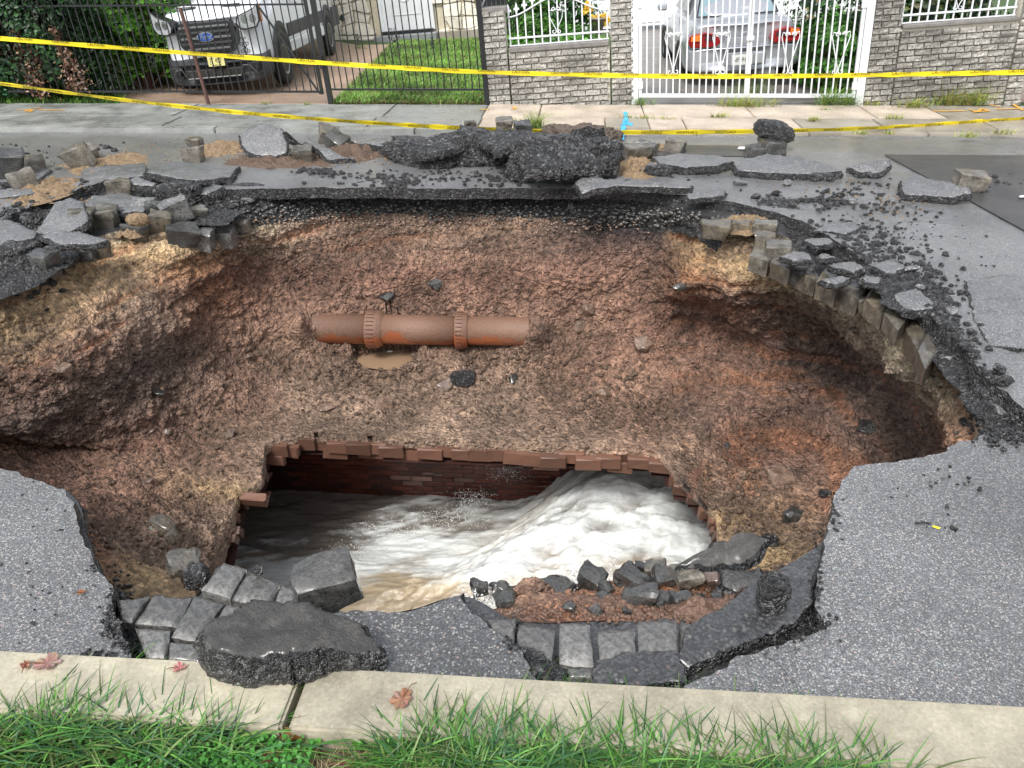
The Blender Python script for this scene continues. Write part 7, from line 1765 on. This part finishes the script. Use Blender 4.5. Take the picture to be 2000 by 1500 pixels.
LS = [[(435, 1095), (480, 1107), (448, 1165), (390, 1148)], [(483, 1112), (546, 1135), (527, 1182), (450, 1167)], [(549, 1138), (578, 1152), (574, 1186), (533, 1182)], [(300, 1156), (372, 1165), (345, 1222), (263, 1215)],
      [(377, 1160), (436, 1175), (383, 1249), (332, 1242)], [(262, 1222), (332, 1228), (322, 1284), (285, 1283)], [(441, 1176), (520, 1188), (470, 1245), (392, 1245)], [(330, 1250), (388, 1256), (388, 1290), (325, 1288)], [(226, 1170), (292, 1160), (258, 1212), (236, 1212)],
      [(527, 1190), (590, 1196), (560, 1240), (480, 1240)],
      [(948, 1206), (1008, 1204), (1004, 1258), (965, 1240)], [(1013, 1214), (1084, 1225), (1078, 1297), (1008, 1282)], [(1092, 1212), (1152, 1215), (1160, 1298), (1092, 1293)], [(1167, 1228), (1240, 1226), (1243, 1302), (1172, 1304)], [(1245, 1209), (1322, 1207), (1326, 1290), (1248, 1284)],
      [(1328, 1214), (1378, 1216), (1378, 1282), (1333, 1292)], [(1015, 1290), (1100, 1302), (1100, 1320), (1040, 1318)], [(1107, 1303), (1158, 1306), (1162, 1326), (1107, 1322)], [(1168, 1309), (1245, 1308), (1250, 1331), (1170, 1328)], [(1250, 1296), (1328, 1296), (1330, 1335), (1254, 1332)]]
for i, q in enumerate(LS): laid(q, -.035 + random.uniform(-.008, .006), i + 1)
# black flake of asphalt still stuck on the right group
slab([(1338, 1225, -.02), (1400, 1190, -.02), (1450, 1150, -.02), (1500, 1122, -.02), (1560, 1100, -.02), (1592, 1110, -.02), (1584, 1180, -.02), (1530, 1225, -.025), (1440, 1262, -.03), (1345, 1300, -.03), (1322, 1290, -.03)], .06, 'dark wet under-layer of asphalt exposed beside the right road edge', mats=('base', 'tar'), rough=.012, bulge=.0, seed=41, top_amp=.006, group=None)
slab([(1165, 1290, -.022), (1250, 1268, -.022), (1325, 1270, -.022), (1334, 1325, -.022), (1250, 1336, -.022), (1160, 1330, -.024)], .03, 'thin black asphalt film covering the front of the laid setts', mats=('base', 'tar'), rough=.014, bulge=0, seed=42, top_amp=.006, group=None)
slab([(1012, 1262, -.022), (1060, 1268, -.02), (1085, 1290, -.022), (1110, 1310, -.022), (1080, 1324, -.022), (1040, 1305, -.022)], .03, 'black crumbly film at the left corner of the laid setts', mats=('tar', 'tar'), rough=.014, bulge=0, seed=43, top_amp=.01, group=None)

# ---- stones in the pit
def rock_mesh(rx, ry, rz_, seed, mat):
    rnd_ = random.Random(seed); bm = bmesh.new()
    for _ in range(15):
        d = Vector((rnd_.gauss(0, 1), rnd_.gauss(0, 1), rnd_.gauss(0, 1))).normalized(); bm.verts.new((d.x * rx, d.y * ry, d.z * rz_))
    r_ = bmesh.ops.convex_hull(bm, input=bm.verts[:]); bmesh.ops.delete(bm, geom=[g_ for g_ in r_['geom_interior'] if isinstance(g_, bmesh.types.BMVert)], context='VERTS')
    bmesh.ops.bevel(bm, geom=bm.edges[:], offset=min(rx, rz_) * .07, segments=1, affect='EDGES')
    bmesh.ops.triangulate(bm, faces=bm.faces[:]); bmesh.ops.subdivide_edges(bm, edges=bm.edges[:], cuts=2)
    for v_ in bm.verts: v_.co *= 1 + .10 * fbm(v_.co * 30 + Vector((seed, 0, 0)), 4)
    me = bpy.data.meshes.new('rock'); bm.to_mesh(me); bm.free(); me.materials.append(M[mat]); return me
M['mud_stone'] = stone_mat('muddy_stone', (.13, .085, .06), (.30, .20, .145), .35, 12)
def pitstone(u, v, w_, h_, label, mat='brown_stone', seed=1, cat='stone', flat=False, name='stone', sub=3, amp=.16, clod=.2, rot=None):
    p_, n_ = on_pit(u, v); s = 1 / ppm(p_)
    mat = 'mud_stone' if mat in ('brown_stone', 'granite') else mat
    me = rock_mesh(w_ * s * .55, w_ * s * .45, h_ * s * .55, seed, mat) if mat != 'tar' else lump_mesh(w_ * s * .5, w_ * s * .4, h_ * s * .5, seed, mat, amp, sub, clod, 7)
    return link(name, me, loc=p_ - n_ * .006, rot=rot or (rv.uniform(-.5, .5), rv.uniform(-.5, .5), rv.uniform(0, 1)), label=label, cat=cat)
pitstone(904, 740, 46, 26, 'jet black lump of tar lying on the mud below the pipe', 'tar', 5, sub=4, amp=.1, clod=.6, name='asphalt_chunk', cat='asphalt chunk', rot=(0, 0, 0))
pitstone(752, 790, 40, 34, 'angular grey brown stone below the puddle', 'brown_stone', 6); pitstone(868, 755, 36, 50, 'upright muddy stone left of the black lump', 'brown_stone', 7, rot=(0, 0, .2))
pitstone(758, 578, 34, 20, 'small dark stone above the left pipe collar', 'granite_wet', 8); pitstone(1150, 603, 30, 22, 'small grey stone right of the pipe end', 'granite', 9); pitstone(1135, 640, 30, 30, 'brown stone right of the pipe', 'brown_stone', 10)
pitstone(1255, 672, 40, 34, 'reddish stone right of the pipe end', 'brown_stone', 11); pitstone(1002, 742, 26, 26, 'dark wedge stone in the middle of the mud', 'granite_wet', 12); pitstone(313, 1032, 56, 62, 'large flat dark rock leaning in the left slope', 'granite_sandy', 13, sub=4, rot=(.2, .6, .3))
pitstone(335, 1050, 44, 26, 'thin slab of rock beside the large flat rock', 'granite_sandy', 14, rot=(.1, -.5, .5)); pitstone(328, 842, 22, 14, 'small flat stone in the left mud', 'granite', 15); pitstone(295, 843, 20, 8, 'sliver of stone in the left mud', 'granite', 16)
pitstone(448, 850, 28, 18, 'grey stone near the left brick edge', 'granite', 17); pitstone(485, 695, 26, 10, 'small pinkish stone left of the pipe', 'brown_stone', 18); pitstone(290, 940, 22, 16, 'round pebble in the left slope', 'granite', 19); pitstone(310, 770, 32, 14, 'flat dark stone high on the left mud', 'granite_wet', 20)
pitstone(1552, 1012, 52, 40, 'angular black stone by the right road edge', 'granite_wet', 21, rot=(.1, .2, .4)); pitstone(1612, 965, 26, 18, 'small black stone under the right road edge', 'tar', 22); pitstone(1520, 935, 60, 50, 'rounded brown boulder in the right slope', 'brown_stone', 23, sub=4)
pitstone(1415, 872, 26, 14, 'dark stone in the right slope', 'granite_wet', 24); pitstone(1646, 873, 9, 8, 'tiny pale pebble in the right mud', 'granite', 25); pitstone(1500, 1060, 34, 28, 'black stone above the brown flat slab', 'tar', 26); pitstone(120, 720, 44, 40, 'red brown stone in the left dark ledge', 'brown_stone', 27); pitstone(762, 690, 18, 10, 'pale scrap of stone in the puddle', 'white_wall', 28)
pitstone(1330, 560, 40, 18, 'dark stone in the right far wall', 'granite_wet', 29); pitstone(850, 555, 36, 18, 'dark stone in the far wall above the pipe', 'granite_wet', 30); pitstone(640, 800, 30, 16, 'muddy stone above the left sewer edge', 'brown_stone', 31); pitstone(893, 800, 34, 18, 'dark stone above the middle of the sewer edge', 'brown_stone', 32)
pitstone(1180, 770, 40, 26, 'muddy stone above the right part of the sewer', 'brown_stone', 33); pitstone(1700, 830, 50, 20, 'dark rock in the right recess', 'granite_wet', 34)

# ---- small broken pieces lying between the big ones
frags = {}
for i in range(110):
    zone = [(230, 400, 220, 60), (40, 500, 90, 70), (640, 300, 120, 16), (1230, 340, 90, 20), (1560, 380, 120, 26), (1680, 520, 110, 50), (1840, 650, 50, 90), (1920, 780, 40, 60), (420, 420, 90, 30), (100, 350, 130, 30)][i % 10]
    u, v = zone[0] + rv.uniform(-1, 1) * zone[2], zone[1] + rv.uniform(-1, 1) * zone[3]; g_ = ground_at(u, v); zl = ['left rim rubble', 'left edge slabs', 'propped grey slab', 'big rough black block', 'large brownish slab', 'crumbled right band', 'beige right rim', 'right road edge', 'left end of the asphalt face', 'far left setts'][i % 10]
    if g_.z < -.12: continue
    s_ = rv.uniform(.02, .062); me = rock_mesh(s_ * rv.uniform(.9, 1.5), s_, s_ * .55, 300 + i, ['tar', 'tar_pale', 'slab_top'][i % 3])
    fo = link('asphalt_fragment', me, loc=g_ + Vector((0, 0, s_ * .35)), rot=(rv.uniform(-.4, .4), rv.uniform(-.4, .4), rv.uniform(0, 6)), label='small broken fragment of black asphalt lying by the ' + zl, cat='asphalt fragment', group='small asphalt fragments by the ' + zl)
    frags.setdefault(zl, []).append((u, fo))
ORD = ['leftmost', 'second from left', 'third from left', 'fourth from left', 'fifth from left', 'sixth from left', 'seventh from left', 'eighth from left', 'ninth from left', 'tenth from left', 'eleventh from left']
for zl, l_ in frags.items():
    for k, (u_0, fo) in enumerate(sorted(l_, key=lambda e: e[0])): fo['label'] = 'small black asphalt fragment, ' + ORD[k] + ', by the ' + zl
# ---- uncountable crumbs: one mesh each
def crumbs(name, spots, size, mat, label, seed, pit_only=False):
    r_ = np.random.RandomState(seed); base = bmesh.new(); bmesh.ops.create_icosphere(base, subdivisions=1, radius=1)
    bv = np.array([v_.co[:] for v_ in base.verts]); bf = np.array([[v_.index for v_ in f.verts] for f in base.faces]); base.free()
    VV, FF, k = [], [], 0
    UVS = np.array([(r_.normal(u, su_), r_.normal(v, sv_), sz) for (u, v, su_, sv_, n, sz) in spots for _ in range(n)])
    opx = [(590, 838), (515, 862), (508, 925), (455, 965), (430, 1100), (1410, 1100), (1405, 1010), (1345, 945), (1280, 868)]
    bad = inpoly(UVS[:, 0], UVS[:, 1], opx) & pit_only
    for (uu, vv_, sz), p_, bd_ in zip(UVS, grounds(UVS), bad):
        if p_ is None or p_[2] < -2.5 or bd_ or (pit_only and p_[2] > -.3): continue
        s = size * sz * r_.uniform(.35, 1.5) ** 1.3
        q = bv * r_.uniform(.7, 1.3, (len(bv), 3)) * s * np.array([1, .9, .62]); a_ = r_.uniform(0, 6.28); c_, s_ = math.cos(a_), math.sin(a_)
        q = np.column_stack([q[:, 0] * c_ - q[:, 1] * s_, q[:, 0] * s_ + q[:, 1] * c_, q[:, 2]]) + np.array(p_) + np.array([0, 0, s * .35])
        VV.append(q); FF.append(bf + k * len(bv)); k += 1
    link(name, npmesh(name, np.vstack(VV), np.vstack(FF), M[mat], smooth=False), label=label, kind='stuff')
crumbs('asphalt_crumbs', [(610, 335, 14, 3, 40, 1.3), (640, 338, 12, 3, 40, 1.3), (760, 350, 60, 8, 120, 1.1), (780, 360, 20, 3, 40, 1.2), (900, 345, 60, 10, 110, 1), (1000, 350, 40, 10, 80, 1.2), (1450, 345, 80, 16, 60, .8), (1605, 395, 26, 8, 60, 1.4), (1660, 375, 40, 12, 50, 1.1),
        (1700, 400, 60, 20, 80, .8), (1750, 470, 50, 40, 200, .7), (1650, 500, 60, 30, 420, 1.1), (1780, 560, 40, 30, 260, 1.2), (1830, 620, 20, 30, 200, 1.2), (1870, 690, 20, 30, 200, 1.1), (1910, 780, 16, 30, 220, .9), (1960, 840, 30, 16, 200, .8), (1940, 362, 30, 10, 14, 1.4), (1900, 500, 50, 50, 30, .5), (1960, 600, 40, 40, 30, .5),
        (60, 300, 80, 10, 60, 1), (210, 293, 14, 3, 6, 2), (60, 430, 50, 16, 260, 1.2), (150, 400, 60, 18, 200, 1), (270, 400, 50, 16, 150, 1), (400, 400, 30, 16, 160, 1.2), (30, 520, 40, 30, 300, 1.4), (420, 440, 30, 14, 120, 1.1),
        (1780, 925, 70, 12, 20, .35), (1850, 980, 60, 30, 8, .35), (1740, 960, 40, 20, 8, .3), (1880, 940, 30, 12, 6, .5), (1700, 1100, 60, 60, 5, .2), (1840, 1030, 30, 3, 4, .6),
        (120, 1000, 60, 40, 26, .3), (100, 1180, 80, 50, 20, .3), (230, 1180, 12, 30, 200, .45), (255, 1250, 8, 18, 160, .45), (285, 1285, 14, 6, 70, .4), (200, 1278, 22, 3, 36, .4), (240, 1220, 10, 20, 120, .4), (350, 1278, 14, 6, 20, .5), (180, 1070, 4, 30, 60, .4),
        (420, 1345, 40, 16, 22, .28), (380, 1330, 26, 10, 14, .28), (1545, 1180, 26, 30, 200, .42), (1570, 1215, 26, 10, 160, .42), (1470, 1250, 60, 10, 60, .3), (1060, 1300, 20, 8, 80, .35), (1270, 1325, 26, 5, 70, .35), (1000, 1240, 12, 16, 60, .3),
        (560, 1320, 80, 8, 40, .3), (1600, 1090, 6, 40, 120, .4), (1630, 1000, 8, 26, 80, .4), (1060, 385, 80, 4, 60, 1)], .017, 'tar', 'black asphalt crumbs scattered over the road and kerb', 5)
crumbs('gravel', [(600, 305, 60, 8, 120, 1), (700, 305, 50, 8, 150, 1), (1240, 325, 26, 8, 80, 1), (1650, 365, 60, 20, 130, .6), (1750, 400, 40, 20, 120, .6), (100, 380, 50, 16, 150, .9), (280, 300, 60, 14, 90, .7), (450, 300, 40, 8, 100, .8)], .013, 'sand', 'sandy gravel strewn among the far rubble', 6)
crumbs('gravel', [(1180, 1190, 70, 10, 520, 1), (1260, 1200, 60, 8, 420, 1), (1370, 1170, 40, 18, 420, 1.1), (1400, 1200, 24, 10, 160, 1), (1440, 1090, 30, 14, 100, 1.2)], .007, 'redgravel', 'reddish crumbs of brick and gravel', 7)
crumbs('mud_clods', [(rv.uniform(560, 1280), rv.uniform(690, 840), 60, 20, 46, rv.uniform(.7, 1.3)) for _ in range(26)] + [(rv.uniform(130, 480), rv.uniform(750, 1080), 50, 30, 36, rv.uniform(.6, 1.1)) for _ in range(18)] + [(rv.uniform(1300, 1600), rv.uniform(760, 1040), 50, 30, 36, rv.uniform(.6, 1.2)) for _ in range(16)]
       + [(rv.uniform(500, 1300), rv.uniform(470, 600), 60, 20, 20, .7) for _ in range(12)], .016, 'dirt', 'small clods and stones stuck in the mud of the sinkhole', 8, True)
crumbs('stone_chips', [(800, 432, 140, 6, 230, .9), (1000, 436, 120, 6, 180, .9), (560, 440, 70, 8, 140, .9), (700, 428, 90, 6, 150, 1), (1150, 445, 60, 8, 80, 1), (480, 480, 20, 10, 60, 1.2)], .014, 'mud_stone', 'pale gravel under the asphalt at the far rim', 9)
crumbs('stone_chips', [(800, 412, 160, 8, 300, .9), (1000, 415, 120, 8, 240, .9), (560, 405, 70, 12, 200, .9), (1250, 425, 80, 8, 260, 1.1)], .02, 'granite_wet', 'dark gravel in the broken face of the asphalt', 10)
# small yellow leaf scrap on the right asphalt
sc_ = MB().add([(-.012, 0, .003), (.008, -.014, .004), (.016, -.010, .008), (-.004, .006, .005)], [(0, 1, 2, 3)]); sc_.build('leaf_scrap', M['yellow'], loc=at(1826, 1030, .006), label='tiny yellow scrap beside a black twig on the right asphalt', cat='leaf')
MB().tube([(-.03, 0, .006), (.0, .004, .008), (.026, 0, .006)], .005, 5).build('twig', M['tar'], loc=at(1803, 1025, .004), label='short black twig beside the yellow scrap', cat='twig')
# spray thrown up between the near stones
n = 2600; rn2 = np.random.RandomState(4); P_ = []
for (u, v, z, su_, sv_, k) in [(1120, 1150, -.32, .035, .05, 900), (960, 1165, -.36, .05, .04, 450), (1060, 1185, -.30, .06, .02, 400), (925, 1190, -.3, .03, .03, 250), (1010, 1195, -.28, .06, .02, 300), (1200, 1130, -.40, .06, .04, 300), (925, 975, -2.55, .10, .05, 500), (880, 1010, -2.6, .16, .05, 500), (760, 1035, -2.65, .22, .04, 500), (985, 915, -2.35, .10, .06, 500), (680, 1075, -2.7, .15, .03, 300)]:
    c = np.array(at(u, v, z)); P_.append(c + rn2.normal(size=(k, 3)) * np.array([su_, .05, sv_]))
P_ = np.vstack(P_); n = len(P_)
M['spray'] = simple('water_spray', (.80, .82, .82), .3, 0)
link('water_spray', leaf_mesh('spray', P_, rn2.normal(size=(n, 3)), .0075, np.full((n, 3), .8), 3, .35, M['spray']), kind='stuff', label='white spray splashing between the near stones')
